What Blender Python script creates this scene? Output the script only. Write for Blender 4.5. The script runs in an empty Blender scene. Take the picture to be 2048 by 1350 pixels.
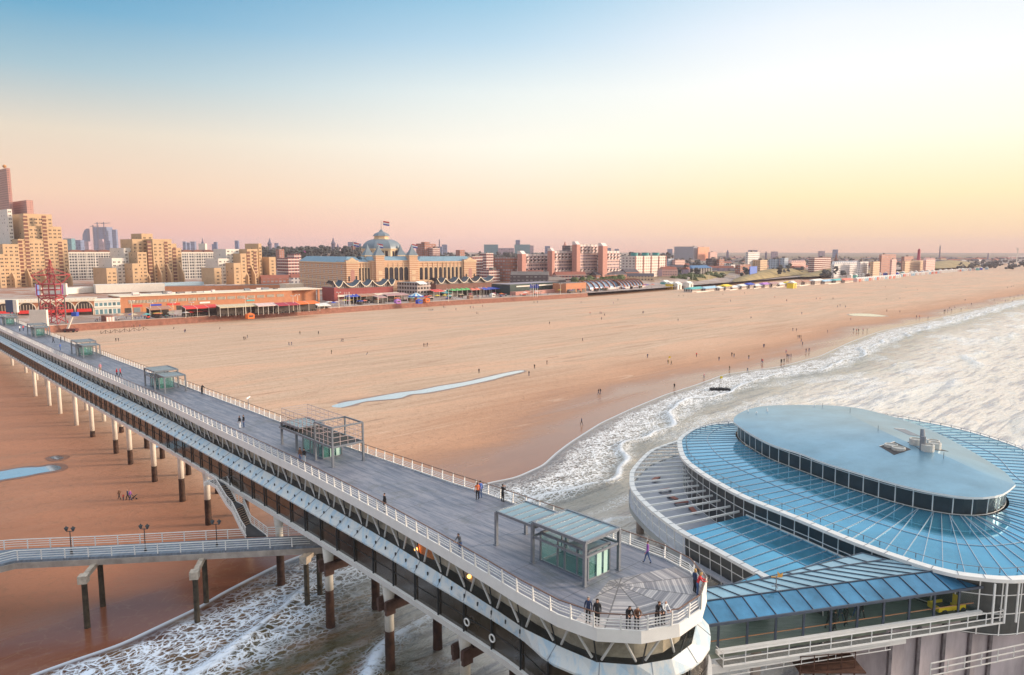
import bpy, bmesh, math, random
from math import radians, sin, cos, pi, sqrt, atan, atan2, floor
from mathutils import Vector, Matrix, noise
random.seed(7)
sc = bpy.context.scene
# ------------------------------------------------------------------ camera
HC = 38.0; FPX = 1430.0; PITCH = atan(172.0/FPX)
cam_d = bpy.data.cameras.new('camera'); cam = bpy.data.objects.new('camera', cam_d)
sc.collection.objects.link(cam); sc.camera = cam
cam_d.sensor_width = 36.0; cam_d.lens = FPX/2048*36.0
cam_d.clip_start = 0.5; cam_d.clip_end = 60000
cam.location = (0, 0, HC); cam.rotation_euler = (pi/2-PITCH, 0, 0)
sc.render.resolution_x = 1024; sc.render.resolution_y = 675
# ------------------------------------------------------------------ light
SUN_EL = radians(12.0); SUN_AZ = radians(82.0)      # azimuth clockwise from +Y
SUN_STRENGTH = 5.0; SKY_K = 0.1; UPPER_SKY = 1.65
sun_d = bpy.data.lights.new('sun', 'SUN'); sun_d.energy = SUN_STRENGTH; sun_d.angle = radians(11)
sun_d.color = (1.0, 0.78, 0.56)
sun = bpy.data.objects.new('sun', sun_d); sc.collection.objects.link(sun)
sd = Vector((sin(SUN_AZ)*cos(SUN_EL), cos(SUN_AZ)*cos(SUN_EL), sin(SUN_EL)))
sun.rotation_euler = sd.to_track_quat('Z', 'Y').to_euler(); sun.location = (300, 0, 200)
world = bpy.data.worlds.new('World'); sc.world = world; world.use_nodes = True
def s2l(c):
    return tuple(((v/255)/12.92 if v/255 <= .04045 else ((v/255+.055)/1.055)**2.4) for v in c)
def build_world():
    nt = world.node_tree; N = nt.nodes; L = nt.links; N.clear()
    out = N.new('ShaderNodeOutputWorld'); bg = N.new('ShaderNodeBackground'); bg.inputs[1].default_value = SKY_K
    sky = N.new('ShaderNodeTexSky'); sky.sky_type = 'NISHITA'; sky.sun_disc = False
    sky.sun_elevation = SUN_EL; sky.sun_rotation = SUN_AZ
    tc = N.new('ShaderNodeTexCoord'); sep = N.new('ShaderNodeSeparateXYZ'); L.new(tc.outputs['Generated'], sep.inputs[0])
    zz = N.new('ShaderNodeMath'); zz.operation = 'MAXIMUM'; zz.inputs[1].default_value = 0; L.new(sep.outputs['Z'], zz.inputs[0])
    def ramp(stops):
        r = N.new('ShaderNodeValToRGB'); cr = r.color_ramp; cr.interpolation = 'EASE'
        cr.interpolation = 'LINEAR'
        while len(cr.elements) < len(stops): cr.elements.new(.5)
        for e, (p, c) in zip(cr.elements, stops):
            e.position = p; e.color = s2l(c)+(1,)
        L.new(zz.outputs[0], r.inputs[0]); return r
    left = ramp([(0, (214,160,160)), (.02, (236,178,164)), (.07, (243,206,178)), (.14, (228,214,194)), (.208, (162,192,204)), (.27, (100,166,200)), (.34, (44,138,186)), (.6, (185,195,205)), (1, (205,208,212))])
    mid = ramp([(0, (240,186,170)), (.02, (255,210,188)), (.07, (255,231,202)), (.14, (255,250,235)), (.208, (236,243,240)), (.27, (190,219,236)), (.34, (138,194,224)), (.6, (205,208,210)), (1, (205,208,212))])
    right = ramp([(0, (240,190,158)), (.02, (253,214,172)), (.07, (255,238,190)), (.14, (255,255,232)), (.208, (255,255,250)), (.27, (240,246,253)), (.34, (203,227,244)), (.6, (225,222,215)), (1, (205,208,212))])
    def mapr(src, a, b):
        m = N.new('ShaderNodeMapRange'); m.interpolation_type = 'SMOOTHSTEP'
        m.inputs[1].default_value = a; m.inputs[2].default_value = b; L.new(src, m.inputs[0]); return m
    m1 = mapr(sep.outputs['X'], -.62, .08); m2 = mapr(sep.outputs['X'], -.06, .4)
    def mix(f, a, b):
        m = N.new('ShaderNodeMix'); m.data_type = 'RGBA'; L.new(a, m.inputs[6]); L.new(b, m.inputs[7])
        if isinstance(f, float): m.inputs[0].default_value = f
        else: L.new(f, m.inputs[0])
        return m.outputs[2]
    c = mix(m1.outputs[0], left.outputs[0], mid.outputs[0])
    c = mix(m2.outputs[0], c, right.outputs[0])
    bo = N.new('ShaderNodeMapRange'); bo.interpolation_type = 'SMOOTHSTEP'; bo.inputs[1].default_value = .36; bo.inputs[2].default_value = .62; bo.inputs[3].default_value = 1.0/SKY_K; bo.inputs[4].default_value = UPPER_SKY/SKY_K; L.new(zz.outputs[0], bo.inputs[0])
    sc10 = N.new('ShaderNodeVectorMath'); sc10.operation = 'SCALE'; L.new(bo.outputs[0], sc10.inputs[3]); L.new(c, sc10.inputs[0])
    c = mix(0.06, sc10.outputs[0], sky.outputs[0])
    L.new(c, bg.inputs[0]); L.new(bg.outputs[0], out.inputs[0])
build_world()
sc.view_settings.view_transform = 'Standard'; sc.view_settings.look = 'None'
sc.view_settings.gamma = 1.0; sc.view_settings.use_curve_mapping = False; sc.view_settings.exposure = 0.15
# ------------------------------------------------------------------ helpers
CP, SP = cos(PITCH), sin(PITCH)
def P(px, py, z=0.0):                       # photo pixel -> point on the level plane z
    a = px-1024; b = 675-py
    d = Vector((a, FPX*CP+b*SP, b*CP-FPX*SP)); t = (z-HC)/d.z
    return Vector((d.x*t, d.y*t, z))
def PY(px, py, Y):                          # photo pixel -> point at depth Y
    a = px-1024; b = 675-py
    d = Vector((a, FPX*CP+b*SP, b*CP-FPX*SP)); t = Y/d.y
    return Vector((d.x*t, Y, HC+d.z*t))
def ZV(py, Y):                              # height of photo row py at depth Y
    return PY(1024, py, Y).z
MATS = {}
def mat(name, col, rough=.6, metal=0.0, var=.12, scale=1.5, bump=0.0, spec=.5, emit=None, es=0, stretch=None, coat=0):
    if name in MATS: return MATS[name]
    m = bpy.data.materials.new(name); m.use_nodes = True; nt = m.node_tree; N = nt.nodes; L = nt.links
    b = N['Principled BSDF']; b.inputs['Roughness'].default_value = rough; b.inputs['Metallic'].default_value = metal
    b.inputs['Specular IOR Level'].default_value = spec; b.inputs['Base Color'].default_value = (*col, 1)
    b.inputs['Coat Weight'].default_value = coat
    if emit: b.inputs['Emission Color'].default_value = (*emit, 1); b.inputs['Emission Strength'].default_value = es
    if var or bump:
        tc = N.new('ShaderNodeTexCoord'); n = N.new('ShaderNodeTexNoise'); n.inputs['Scale'].default_value = scale
        n.inputs['Detail'].default_value = 6; n.inputs['Roughness'].default_value = .65
        if stretch:
            mp = N.new('ShaderNodeMapping'); mp.inputs['Scale'].default_value = stretch
            L.new(tc.outputs['Object'], mp.inputs[0]); L.new(mp.outputs[0], n.inputs[0])
        else: L.new(tc.outputs['Object'], n.inputs[0])
        mr = N.new('ShaderNodeMapRange'); mr.inputs[1].default_value = .3; mr.inputs[2].default_value = .7
        mr.inputs[3].default_value = 1-var; mr.inputs[4].default_value = 1+var; L.new(n.outputs[0], mr.inputs[0])
        vm = N.new('ShaderNodeVectorMath'); vm.operation = 'SCALE'; vm.inputs[0].default_value = col
        L.new(mr.outputs[0], vm.inputs[3]); L.new(vm.outputs[0], b.inputs['Base Color'])
        if bump:
            bp = N.new('ShaderNodeBump'); bp.inputs['Strength'].default_value = bump; bp.inputs['Distance'].default_value = .05
            L.new(n.outputs[0], bp.inputs['Height']); L.new(bp.outputs[0], b.inputs['Normal'])
    MATS[name] = m; return m
def facade(name, wall, win, sx=3.0, sz=3.0, wx=.5, wz=.5, rough=.7, band=None, var=.1, x0=0, z0=0, glass_rough=.15):
    """wall colour with a regular grid of darker panes (far buildings only)"""
    if name in MATS: return MATS[name]
    m = bpy.data.materials.new(name); m.use_nodes = True; nt = m.node_tree; N = nt.nodes; L = nt.links
    b = N['Principled BSDF']; tc = N.new('ShaderNodeTexCoord'); ge = N.new('ShaderNodeTexCoord')
    sp = N.new('ShaderNodeSeparateXYZ'); L.new(tc.outputs['Object'], sp.inputs[0])
    sn = N.new('ShaderNodeSeparateXYZ'); L.new(ge.outputs['Normal'], sn.inputs[0])
    def M(op, a, b_=None, c=None):
        n = N.new('ShaderNodeMath'); n.operation = op
        for i, v in enumerate((a, b_, c)):
            if v is None: continue
            if isinstance(v, (int, float)): n.inputs[i].default_value = v
            else: L.new(v, n.inputs[i])
        return n.outputs[0]
    ax = M('ABSOLUTE', sn.outputs[0]); isx = M('GREATER_THAN', ax, .6)
    u = M('ADD', M('MULTIPLY', sp.outputs[0], M('SUBTRACT', 1, isx)), M('MULTIPLY', sp.outputs[1], isx))
    uf = M('FRACT', M('DIVIDE', M('ADD', u, x0+500*sx), sx)); zf = M('FRACT', M('DIVIDE', M('ADD', sp.outputs[2], z0+100*sz), sz))
    inx = M('LESS_THAN', M('ABSOLUTE', M('SUBTRACT', uf, .5)), wx/2); inz = M('LESS_THAN', M('ABSOLUTE', M('SUBTRACT', zf, .5)), wz/2)
    flat = M('LESS_THAN', M('ABSOLUTE', sn.outputs[2]), .5)
    k = M('MULTIPLY', M('MULTIPLY', inx, inz), flat)
    # each pane a bit different
    wn = N.new('ShaderNodeTexWhiteNoise'); wn.noise_dimensions = '2D'; cb = N.new('ShaderNodeCombineXYZ')
    L.new(M('FLOOR', M('DIVIDE', M('ADD', u, x0+500*sx), sx)), cb.inputs[0]); L.new(M('FLOOR', M('DIVIDE', M('ADD', sp.outputs[2], z0+100*sz), sz)), cb.inputs[1]); L.new(cb.outputs[0], wn.inputs[0])
    vs = N.new('ShaderNodeVectorMath'); vs.operation = 'SCALE'; vs.inputs[0].default_value = win; L.new(M('ADD', M('MULTIPLY', wn.outputs[0], 1.1), .45), vs.inputs[3])
    ns = N.new('ShaderNodeTexNoise'); ns.inputs['Scale'].default_value = .35; L.new(tc.outputs['Object'], ns.inputs[0])
    vw = N.new('ShaderNodeVectorMath'); vw.operation = 'SCALE'; vw.inputs[0].default_value = wall; L.new(M('ADD', M('MULTIPLY', ns.outputs[0], 2*var), 1-var), vw.inputs[3])
    wallc = vw.outputs[0]
    if band:
        bm_ = M('MULTIPLY', M('GREATER_THAN', M('ABSOLUTE', M('SUBTRACT', zf, .5)), .5-band[3]/2), flat)
        mb = N.new('ShaderNodeMix'); mb.data_type = 'RGBA'; mb.inputs[7].default_value = (*band[:3], 1); L.new(wallc, mb.inputs[6]); L.new(bm_, mb.inputs[0]); wallc = mb.outputs[2]
    mx = N.new('ShaderNodeMix'); mx.data_type = 'RGBA'; L.new(k, mx.inputs[0]); L.new(wallc, mx.inputs[6]); L.new(vs.outputs[0], mx.inputs[7])
    L.new(mx.outputs[2], b.inputs['Base Color'])
    L.new(M('ADD', M('MULTIPLY', k, glass_rough-rough), rough), b.inputs['Roughness'])
    MATS[name] = m; return m
class MB:
    """collects shapes, becomes one mesh"""
    def __init__(s): s.v = []; s.f = []; s.m = []; s.T = None
    def tr(s, M): s.T = M; return s
    def add(s, vs, fs, m=0):
        o = len(s.v)
        for p in vs:
            p = Vector(p)
            s.v.append(tuple(s.T @ p) if s.T else tuple(p))
        for f in fs: s.f.append([i+o for i in f]); s.m.append(m)
        return s
    def box(s, x0, y0, z0, x1, y1, z1, m=0):
        return s.add([(x0,y0,z0),(x1,y0,z0),(x1,y1,z0),(x0,y1,z0),(x0,y0,z1),(x1,y0,z1),(x1,y1,z1),(x0,y1,z1)],
            [(0,3,2,1),(4,5,6,7),(0,1,5,4),(1,2,6,5),(2,3,7,6),(3,0,4,7)], m)
    def prism(s, poly, z0, z1, m=0, mt=None, mbm=None):
        n = len(poly); A = sum(poly[i][0]*poly[(i+1)%n][1]-poly[(i+1)%n][0]*poly[i][1] for i in range(n))
        if A < 0: poly = poly[::-1]
        vs = [(p[0],p[1],z0) for p in poly]+[(p[0],p[1],z1) for p in poly]
        s.add(vs, [(i,(i+1)%n,n+(i+1)%n,n+i) for i in range(n)], m)
        o = len(s.v)-2*n
        s.f.append([o+n+i for i in range(n)]); s.m.append(m if mt is None else mt)
        s.f.append([o+n-1-i for i in range(n)]); s.m.append(m if mbm is None else mbm)
        return s
    def tube(s, p, q, r, r2=None, n=6, m=0, cap=True):
        p = Vector(p); q = Vector(q); r2 = r if r2 is None else r2; d = (q-p)
        if d.length < 1e-6: return s
        d.normalize(); a = d.orthogonal().normalized(); b = d.cross(a)
        vs = [p+(a*cos(2*pi*i/n)+b*sin(2*pi*i/n))*r for i in range(n)]+[q+(a*cos(2*pi*i/n)+b*sin(2*pi*i/n))*r2 for i in range(n)]
        fs = [(i,(i+1)%n,n+(i+1)%n,n+i) for i in range(n)]
        if cap: fs += [tuple(range(n-1,-1,-1)), tuple(range(n,2*n))]
        return s.add(vs, fs, m)
    def bar(s, p, q, w, h, m=0, up=(0,0,1)):
        """rectangular bar from p to q, w wide, h high, centred"""
        p = Vector(p); q = Vector(q); d = (q-p).normalized(); u = Vector(up)
        if abs(d.dot(u)) > .98: u = Vector((1,0,0))
        a = d.cross(u).normalized()*w/2; b = a.cross(d).normalized()*h/2
        vs = [p-a-b, p+a-b, p+a+b, p-a+b, q-a-b, q+a-b, q+a+b, q-a+b]
        return s.add(vs, [(0,3,2,1),(4,5,6,7),(0,1,5,4),(1,2,6,5),(2,3,7,6),(3,0,4,7)], m)
    def lathe(s, c, prof, n=12, m=0):
        c = Vector(c); vs = []; k = len(prof)
        for r, z in prof: vs += [(c.x+r*cos(2*pi*i/n), c.y+r*sin(2*pi*i/n), c.z+z) for i in range(n)]
        fs = [(j*n+i, j*n+(i+1)%n, (j+1)*n+(i+1)%n, (j+1)*n+i) for j in range(k-1) for i in range(n)]
        fs += [tuple(range(n-1,-1,-1)), tuple((k-1)*n+i for i in range(n))]
        return s.add(vs, fs, m)
    def strip(s, A, B, m=0, closed=False, flip=False):
        """quads between two polylines of equal length"""
        n = len(A); fs = []
        for i in range(n if closed else n-1):
            j = (i+1) % n; f = (i, j, n+j, n+i); fs.append(f[::-1] if flip else f)
        return s.add(list(A)+list(B), fs, m)
    def build(s, name, mats, parent=None, smooth=False, loc=None, origin=None):
        me = bpy.data.meshes.new(name)
        o3 = Vector(origin) if origin is not None else (parent.matrix_world.translation if False else None)
        vs = s.v
        if origin is not None: vs = [(v[0]-o3.x, v[1]-o3.y, v[2]-o3.z) for v in s.v]
        me.from_pydata(vs, [], s.f)
        for m in (mats if isinstance(mats, (list, tuple)) else [mats]): me.materials.append(m)
        me.polygons.foreach_set('material_index', s.m)
        if smooth: me.polygons.foreach_set('use_smooth', [True]*len(s.f))
        me.update()
        o = bpy.data.objects.new(name, me); sc.collection.objects.link(o)
        if origin is not None: o.location = o3
        if parent: o.parent = parent
        return o
def tag(o, label=None, cat=None, group=None, kind=None):
    if label: o['label'] = label
    if cat: o['category'] = cat
    if group: o['group'] = group
    if kind: o['kind'] = kind
    return o
def thing(name, label, cat, loc=(0,0,0), rz=0, group=None):
    o = bpy.data.objects.new(name, None); sc.collection.objects.link(o)
    o.location = loc; o.rotation_euler = (0, 0, rz); o.empty_display_size = .5
    return tag(o, label, cat, group)
def structure(o): o['kind'] = 'structure'; return o
def dup(o, parent=None):
    c = o.copy(); sc.collection.objects.link(c)
    if parent is not None: c.parent = parent
    for ch in list(o.children): dup(ch, c)
    return c
def frame(pl, pr, z):                       # local frame: x along pl->pr, y away from viewer, origin pl
    pl = Vector((pl[0], pl[1], z)); pr = Vector((pr[0], pr[1], z)); d = pr-pl; L = d.length
    return pl, atan2(d.y, d.x), L
def resample(pts, step):
    out = [Vector(pts[0])]; acc = 0
    for a, b in zip(pts, pts[1:]):
        a = Vector(a); b = Vector(b); L = (b-a).length
        while acc+L >= step:
            a = a+(b-a)*((step-acc)/L); L = (b-a).length; out.append(a.copy()); acc = 0
        acc += L
    return out
def catmull(pts, k=8, closed=True):
    n = len(pts); out = []; pts = [Vector(p) for p in pts]
    for i in range(n if closed else n-1):
        p0, p1, p2, p3 = (pts[(i-1) % n] if closed or i > 0 else pts[0]), pts[i], pts[(i+1) % n], (pts[(i+2) % n] if closed or i+2 < n else pts[-1])
        for j in range(k):
            t = j/k
            out.append(.5*((2*p1)+(p2-p0)*t+(2*p0-5*p1+4*p2-p3)*t*t+(3*p1-p0-3*p2+p3)*t**3))
    if not closed: out.append(pts[-1])
    return out
# ------------------------------------------------------------------ ground, sea
Q = Vector((.72, -.694, 0)).normalized()            # offshore direction
SH = [(60,1350),(150,1318),(240,1288),(330,1245),(400,1212),(440,1187),(500,1156),(560,1126),(620,1103),(760,1048),(880,1003),(975,965),(1030,955),(1085,930),(1112,905),(1140,884),(1200,846),(1260,818),(1330,789),(1390,770),(1450,748),(1560,733),(1640,712),(1700,684),(1760,662),(1850,644),(1900,630),(1960,616),(2048,597)]
shore = [P(x, y, 0) for x, y in SH]
shore = [Vector((-2300,-2700,0)), Vector((-500,-560,0)), Vector((-200,-170,0)), Vector((-95,-10,0)), Vector((-60,38,0))]+shore+[Vector((700,880,0)), Vector((1300,1480,0)), Vector((3500,3750,0)), Vector((12000,12600,0))]
WL = [(-150,700),(0,672),(148,660),(250,654),(380,648),(478,639),(575,633),(673,625.5),(778,617.5),(860,613),(973,605.5),(1028,603),(1097,599),(1155,595),(1274,587),(1340,580),(1450,571),(1580,560),(1700,549),(1800,543),(1950,533),(2048,528)]
wall_line = [P(x, y, 0) for x, y in WL]
def node_mat(name):
    m = bpy.data.materials.new(name); m.use_nodes = True; MATS[name] = m
    nt = m.node_tree; N = nt.nodes; L = nt.links
    def M(op, a, b_=None, c=None, clamp=False):
        n = N.new('ShaderNodeMath'); n.operation = op; n.use_clamp = clamp
        for i, v in enumerate((a, b_, c)):
            if v is None: continue
            if isinstance(v, (int, float)): n.inputs[i].default_value = v
            else: L.new(v, n.inputs[i])
        return n.outputs[0]
    def NZ(vec, scale, detail=5, rough=.6, dist=0, kind='N'):
        n = N.new('ShaderNodeTexNoise' if kind == 'N' else 'ShaderNodeTexVoronoi'); n.inputs['Scale'].default_value = scale
        if kind == 'N': n.inputs['Detail'].default_value = detail; n.inputs['Roughness'].default_value = rough; n.inputs['Distortion'].default_value = dist
        else: n.feature = 'DISTANCE_TO_EDGE'
        if vec is not None: L.new(vec, n.inputs[0])
        return n.outputs[0]
    def MAP(vec, scale=(1,1,1), rot=(0,0,0), loc=(0,0,0)):
        n = N.new('ShaderNodeMapping'); n.inputs['Scale'].default_value = scale; n.inputs['Rotation'].default_value = rot; n.inputs['Location'].default_value = loc
        L.new(vec, n.inputs[0]); return n.outputs[0]
    def MIX(f, a, b_):
        n = N.new('ShaderNodeMix'); n.data_type = 'RGBA'
        for i, v in ((0, f), (6, a), (7, b_)):
            if isinstance(v, (int, float)): n.inputs[i].default_value = v
            elif isinstance(v, tuple): n.inputs[i].default_value = (*v, 1)
            else: L.new(v, n.inputs[i])
        return n.outputs[2]
    def MR(v, a, b_, c=0., d=1., smooth=True):
        n = N.new('ShaderNodeMapRange'); n.interpolation_type = 'SMOOTHSTEP' if smooth else 'LINEAR'
        L.new(v, n.inputs[0])
        for i, k in enumerate((a, b_, c, d)): n.inputs[i+1].default_value = k
        return n.outputs[0]
    def ATTR(a):
        n = N.new('ShaderNodeAttribute'); n.attribute_name = a; return n.outputs['Fac']
    return m, N, L, N['Principled BSDF'], M, NZ, MAP, MIX, MR, ATTR
def sand_material():
    m, N, L, b, M, NZ, MAP, MIX, MR, ATTR = node_mat('sand')
    tc = N.new('ShaderNodeTexCoord'); co = tc.outputs['Object']
    off = ATTR('inland')                                # metres from the water line
    rot = MAP(co, rot=(0, 0, -.76))                     # x along the shore
    big = NZ(MAP(rot, (.012, .05, 1)), 1, 6, .6, .6)
    streak = NZ(MAP(rot, (.02, .35, 1)), 1, 7, .65, .8)
    fine = NZ(co, 1.6, 8, .7)
    prints = NZ(co, .5, 8, .8)
    dist = M('ADD', off, M('MULTIPLY', M('SUBTRACT', big, .5), 46))
    wet = MR(dist, 2, 26, 1, 0)
    damp = MR(dist, 14, 62, 1, 0)
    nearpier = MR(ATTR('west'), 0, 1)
    dry = MIX(MR(streak, .3, .74), (.50, .335, .23), (.635, .45, .325))
    dry = MIX(MR(big, .45, .62), dry, (.64, .40, .27))
    dry = MIX(M('MULTIPLY', MR(prints, .52, .7), .3), dry, (.38, .22, .13))
    c = MIX(M('MULTIPLY', damp, .62), dry, (.46, .20, .10))
    c = MIX(M('MULTIPLY', nearpier, .75), c, (.37, .135, .07))  # wetter, redder sand near the pier, with corner darkening painted into it
    c = MIX(M('MULTIPLY', wet, .78), c, MIX(nearpier, (.25, .105, .055), (.13, .045, .028)))  # wet band; its deeper tone near the pier also holds painted corner shade
    trk = NZ(MAP(rot, (.006, .09, 1), loc=(1,4,0)), 1, 2, .4, .2)
    trkl = M('MULTIPLY', M('SUBTRACT', 1, MR(M('ABSOLUTE', M('SUBTRACT', M('FRACT', M('MULTIPLY', trk, 9)), .5)), .015, .05)), MR(NZ(MAP(rot, (.02, .1, 1)), 1, 3), .48, .6))
    c = MIX(M('MULTIPLY', M('MULTIPLY', trkl, .38), M('MULTIPLY', M('SUBTRACT', 1, nearpier), M('SUBTRACT', 1, wet))), c, (.74, .55, .42))
    spk = M('SUBTRACT', 1, MR(NZ(MAP(co, (.5, .5, 1)), 1.3, kind='V'), 0, .09))
    c = MIX(M('MULTIPLY', M('MULTIPLY', spk, MR(prints, .45, .6)), .5), c, (.26, .14, .08))
    ds = M('MULTIPLY', MR(NZ(MAP(rot, (.018, .16, 1), loc=(6,2,0)), 1, 6, .65, .4), .56, .64), MR(off, 30, 60))
    c = MIX(M('MULTIPLY', ds, .42), c, (.36, .20, .13))
    # dark debris dashes along the tide lines
    deb = M('MULTIPLY', MR(NZ(MAP(rot, (.05, .5, 1), loc=(3, 7, 0)), 1, 3, .5), .66, .74), MR(NZ(MAP(rot, (.012, .03, 1), loc=(9, 1, 0)), 1, 2), .45, .6))
    c = MIX(M('MULTIPLY', deb, .75), c, (.16, .085, .05))
    c = MIX(M('MULTIPLY', MR(fine, .5, .75), .18), c, (.25, .14, .08))
    L.new(c, b.inputs['Base Color'])
    L.new(M('ADD', M('MULTIPLY', wet, -.62), .8), b.inputs['Roughness'])
    b.inputs['Specular IOR Level'].default_value = .35
    bp = N.new('ShaderNodeBump'); bp.inputs['Strength'].default_value = .6; bp.inputs['Distance'].default_value = .4
    h = M('ADD', M('MULTIPLY', M('MULTIPLY', prints, M('SUBTRACT', 1, wet)), 1.), M('MULTIPLY', M('MULTIPLY', streak, .25), M('SUBTRACT', 1, wet)))
    L.new(h, bp.inputs['Height']); L.new(bp.outputs[0], b.inputs['Normal'])
    return m
def water_material():
    m, N, L, b, M, NZ, MAP, MIX, MR, ATTR = node_mat('sea_water')
    tc = N.new('ShaderNodeTexCoord'); co = tc.outputs['Object']
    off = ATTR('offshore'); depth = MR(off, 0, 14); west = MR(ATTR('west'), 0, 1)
    rot = MAP(co, rot=(0, 0, -.76))
    warp = NZ(MAP(rot, (.05, .08, 1)), 1, 4, .6)
    offw = M('ADD', off, M('MULTIPLY', M('SUBTRACT', warp, .5), 14))
    # lace foam: the edges of cells, thick where the surf breaks
    nv = N.new('ShaderNodeTexNoise'); nv.inputs['Scale'].default_value = .9; nv.inputs['Detail'].default_value = 4; L.new(rot, nv.inputs[0])
    vs_ = N.new('ShaderNodeVectorMath'); vs_.operation = 'MULTIPLY_ADD'; vs_.inputs[1].default_value = (1.5, 1.5, 0); L.new(nv.outputs[1], vs_.inputs[0]); L.new(MAP(rot, (.8, 1.15, 1)), vs_.inputs[2]); wc = vs_.outputs[0]
    v1 = NZ(wc, 1.25, kind='V'); v2 = NZ(wc, 3.1, kind='V'); thick = NZ(MAP(rot, (.25, .5, 1)), 1, 4, .6)
    lace = M('SUBTRACT', 1, MR(v1, .02, .17)); lace_b = M('MULTIPLY', M('SUBTRACT', 1, MR(v2, .02, .15)), MR(thick, .4, .62))
    lace = M('MAXIMUM', M('MULTIPLY', lace, MR(thick, .3, .5, .35, 1)), lace_b)
    froth = MR(NZ(rot, 1.4, 6, .75), .57, .66)
    lace = M('MAXIMUM', lace, M('MULTIPLY', froth, .85))
    edge = MR(off, .0, .9, 1, 0)                         # bright line at the very edge
    zone = M('MULTIPLY', MR(offw, 1, 4), MR(offw, 11.5, 17, 1, 0))
    swash = M('MULTIPLY', MR(off, .3, 2.5), M('MULTIPLY', MR(offw, 6, 22, 1, 0), .35))
    crest = M('MULTIPLY', ATTR('crest'), MR(off, 40, 75, 1, .35))
    patch = MR(NZ(MAP(rot, (.035, .09, 1), loc=(2, 5, 0)), 1, 3, .55), .5, .62)
    zone2 = M('MULTIPLY', M('MULTIPLY', MR(offw, 10, 20), MR(off, 36, 55, 1, 0)), M('MULTIPLY', patch, .6))
    amount = M('MINIMUM', M('MAXIMUM', M('MAXIMUM', zone, M('MULTIPLY', crest, 1.0)), M('MAXIMUM', zone2, swash)), 1)
    foam = M('MULTIPLY', lace, amount)
    foam = M('MAXIMUM', foam, M('MULTIPLY', edge, .75))
    foam = M('MAXIMUM', foam, M('MULTIPLY', MR(crest, .45, .9), MR(NZ(rot, 1.1, 5, .7), .32, .5)), None, True)
    body = MIX(depth, (.085, .035, .022), (.055, .048, .018))
    east_sheen = MIX(M('MULTIPLY', MR(NZ(MAP(rot, (.05, .5, 1)), 1, 4, .55, .3), .36, .5), MR(NZ(MAP(rot, (.12, 1.15, 1), loc=(5,3,0)), 1, 3, .55, .3), .30, .46)), (.38, .38, .42), (.80, .74, .68))  # bright sky reflection painted into the water colour, with darker ripple dashes
    body = MIX(M('MULTIPLY', MR(off, 4, 40), M('SUBTRACT', 1, west)), body, east_sheen)
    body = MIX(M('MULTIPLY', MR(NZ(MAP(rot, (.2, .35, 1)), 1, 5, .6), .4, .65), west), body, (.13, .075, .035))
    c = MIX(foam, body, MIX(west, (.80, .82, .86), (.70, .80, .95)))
    L.new(c, b.inputs['Base Color'])
    L.new(M('ADD', M('MULTIPLY', foam, .55), .09), b.inputs['Roughness'])
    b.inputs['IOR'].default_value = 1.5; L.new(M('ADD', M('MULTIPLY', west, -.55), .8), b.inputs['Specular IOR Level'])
    # ripples
    sw = NZ(MAP(rot, (.16, .42, 1)), 1, 4, .6, .3); rp = NZ(MAP(rot, (.6, 1.5, 1)), 1, 6, .65, .4); fr = NZ(MAP(rot, (2.2, 4, 1)), 1, 4, .6)
    h = M('ADD', M('ADD', M('MULTIPLY', sw, 2.6), M('MULTIPLY', rp, .75)), M('MULTIPLY', fr, .12))
    h = M('MULTIPLY', M('MULTIPLY', h, MR(off, 2, 16, .05, 1)), MR(off, 40, 130, 1, .55)); h = M('ADD', h, M('MULTIPLY', foam, .12))
    bp = N.new('ShaderNodeBump'); bp.inputs['Strength'].default_value = .9; bp.inputs['Distance'].default_value = .45
    L.new(h, bp.inputs['Height']); L.new(bp.outputs[0], b.inputs['Normal'])
    return m
def steps(segs):
    out = []
    for a, b_, n in segs: out += [a+(b_-a)*i/n for i in range(n)]
    return out+[segs[-1][1]]
def smooth01(a, b_, x):
    t = min(1, max(0, (x-a)/(b_-a))); return t*t*(3-2*t)
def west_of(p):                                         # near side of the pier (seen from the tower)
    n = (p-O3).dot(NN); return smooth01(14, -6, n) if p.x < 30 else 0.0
def coast_grid(name, us, offs, attr, mats, zfun, sign):
    vs = []; fs = []; av = []; wv = []; cv = []
    for i, a in enumerate(us):
        for o in offs:
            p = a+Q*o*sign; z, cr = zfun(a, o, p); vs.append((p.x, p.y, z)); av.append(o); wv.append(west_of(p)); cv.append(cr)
    k = len(offs)
    for i in range(len(us)-1):
        for j in range(k-1):
            f = (i*k+j, i*k+j+1, (i+1)*k+j+1, (i+1)*k+j); fs.append(f if sign < 0 else f[::-1])
    me = bpy.data.meshes.new(name); me.from_pydata(vs, [], fs); me.materials.append(mats)
    for nm, d in ((attr, av), ('west', wv), ('crest', cv)):
        at = me.attributes.new(nm, 'FLOAT', 'POINT'); at.data.foreach_set('value', d)
    me.polygons.foreach_set('use_smooth', [True]*len(fs)); me.update()
    o = bpy.data.objects.new(name, me); sc.collection.objects.link(o); return o
DD = Vector((-.68475, .72878, 0)); NN = Vector((.72878, .68475, 0)); O3 = P(340, 811.6, 15.0); O3.z = 0
def SN(s, n, z=0.0): p = O3+DD*s+NN*n; return Vector((p.x, p.y, z))
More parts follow.
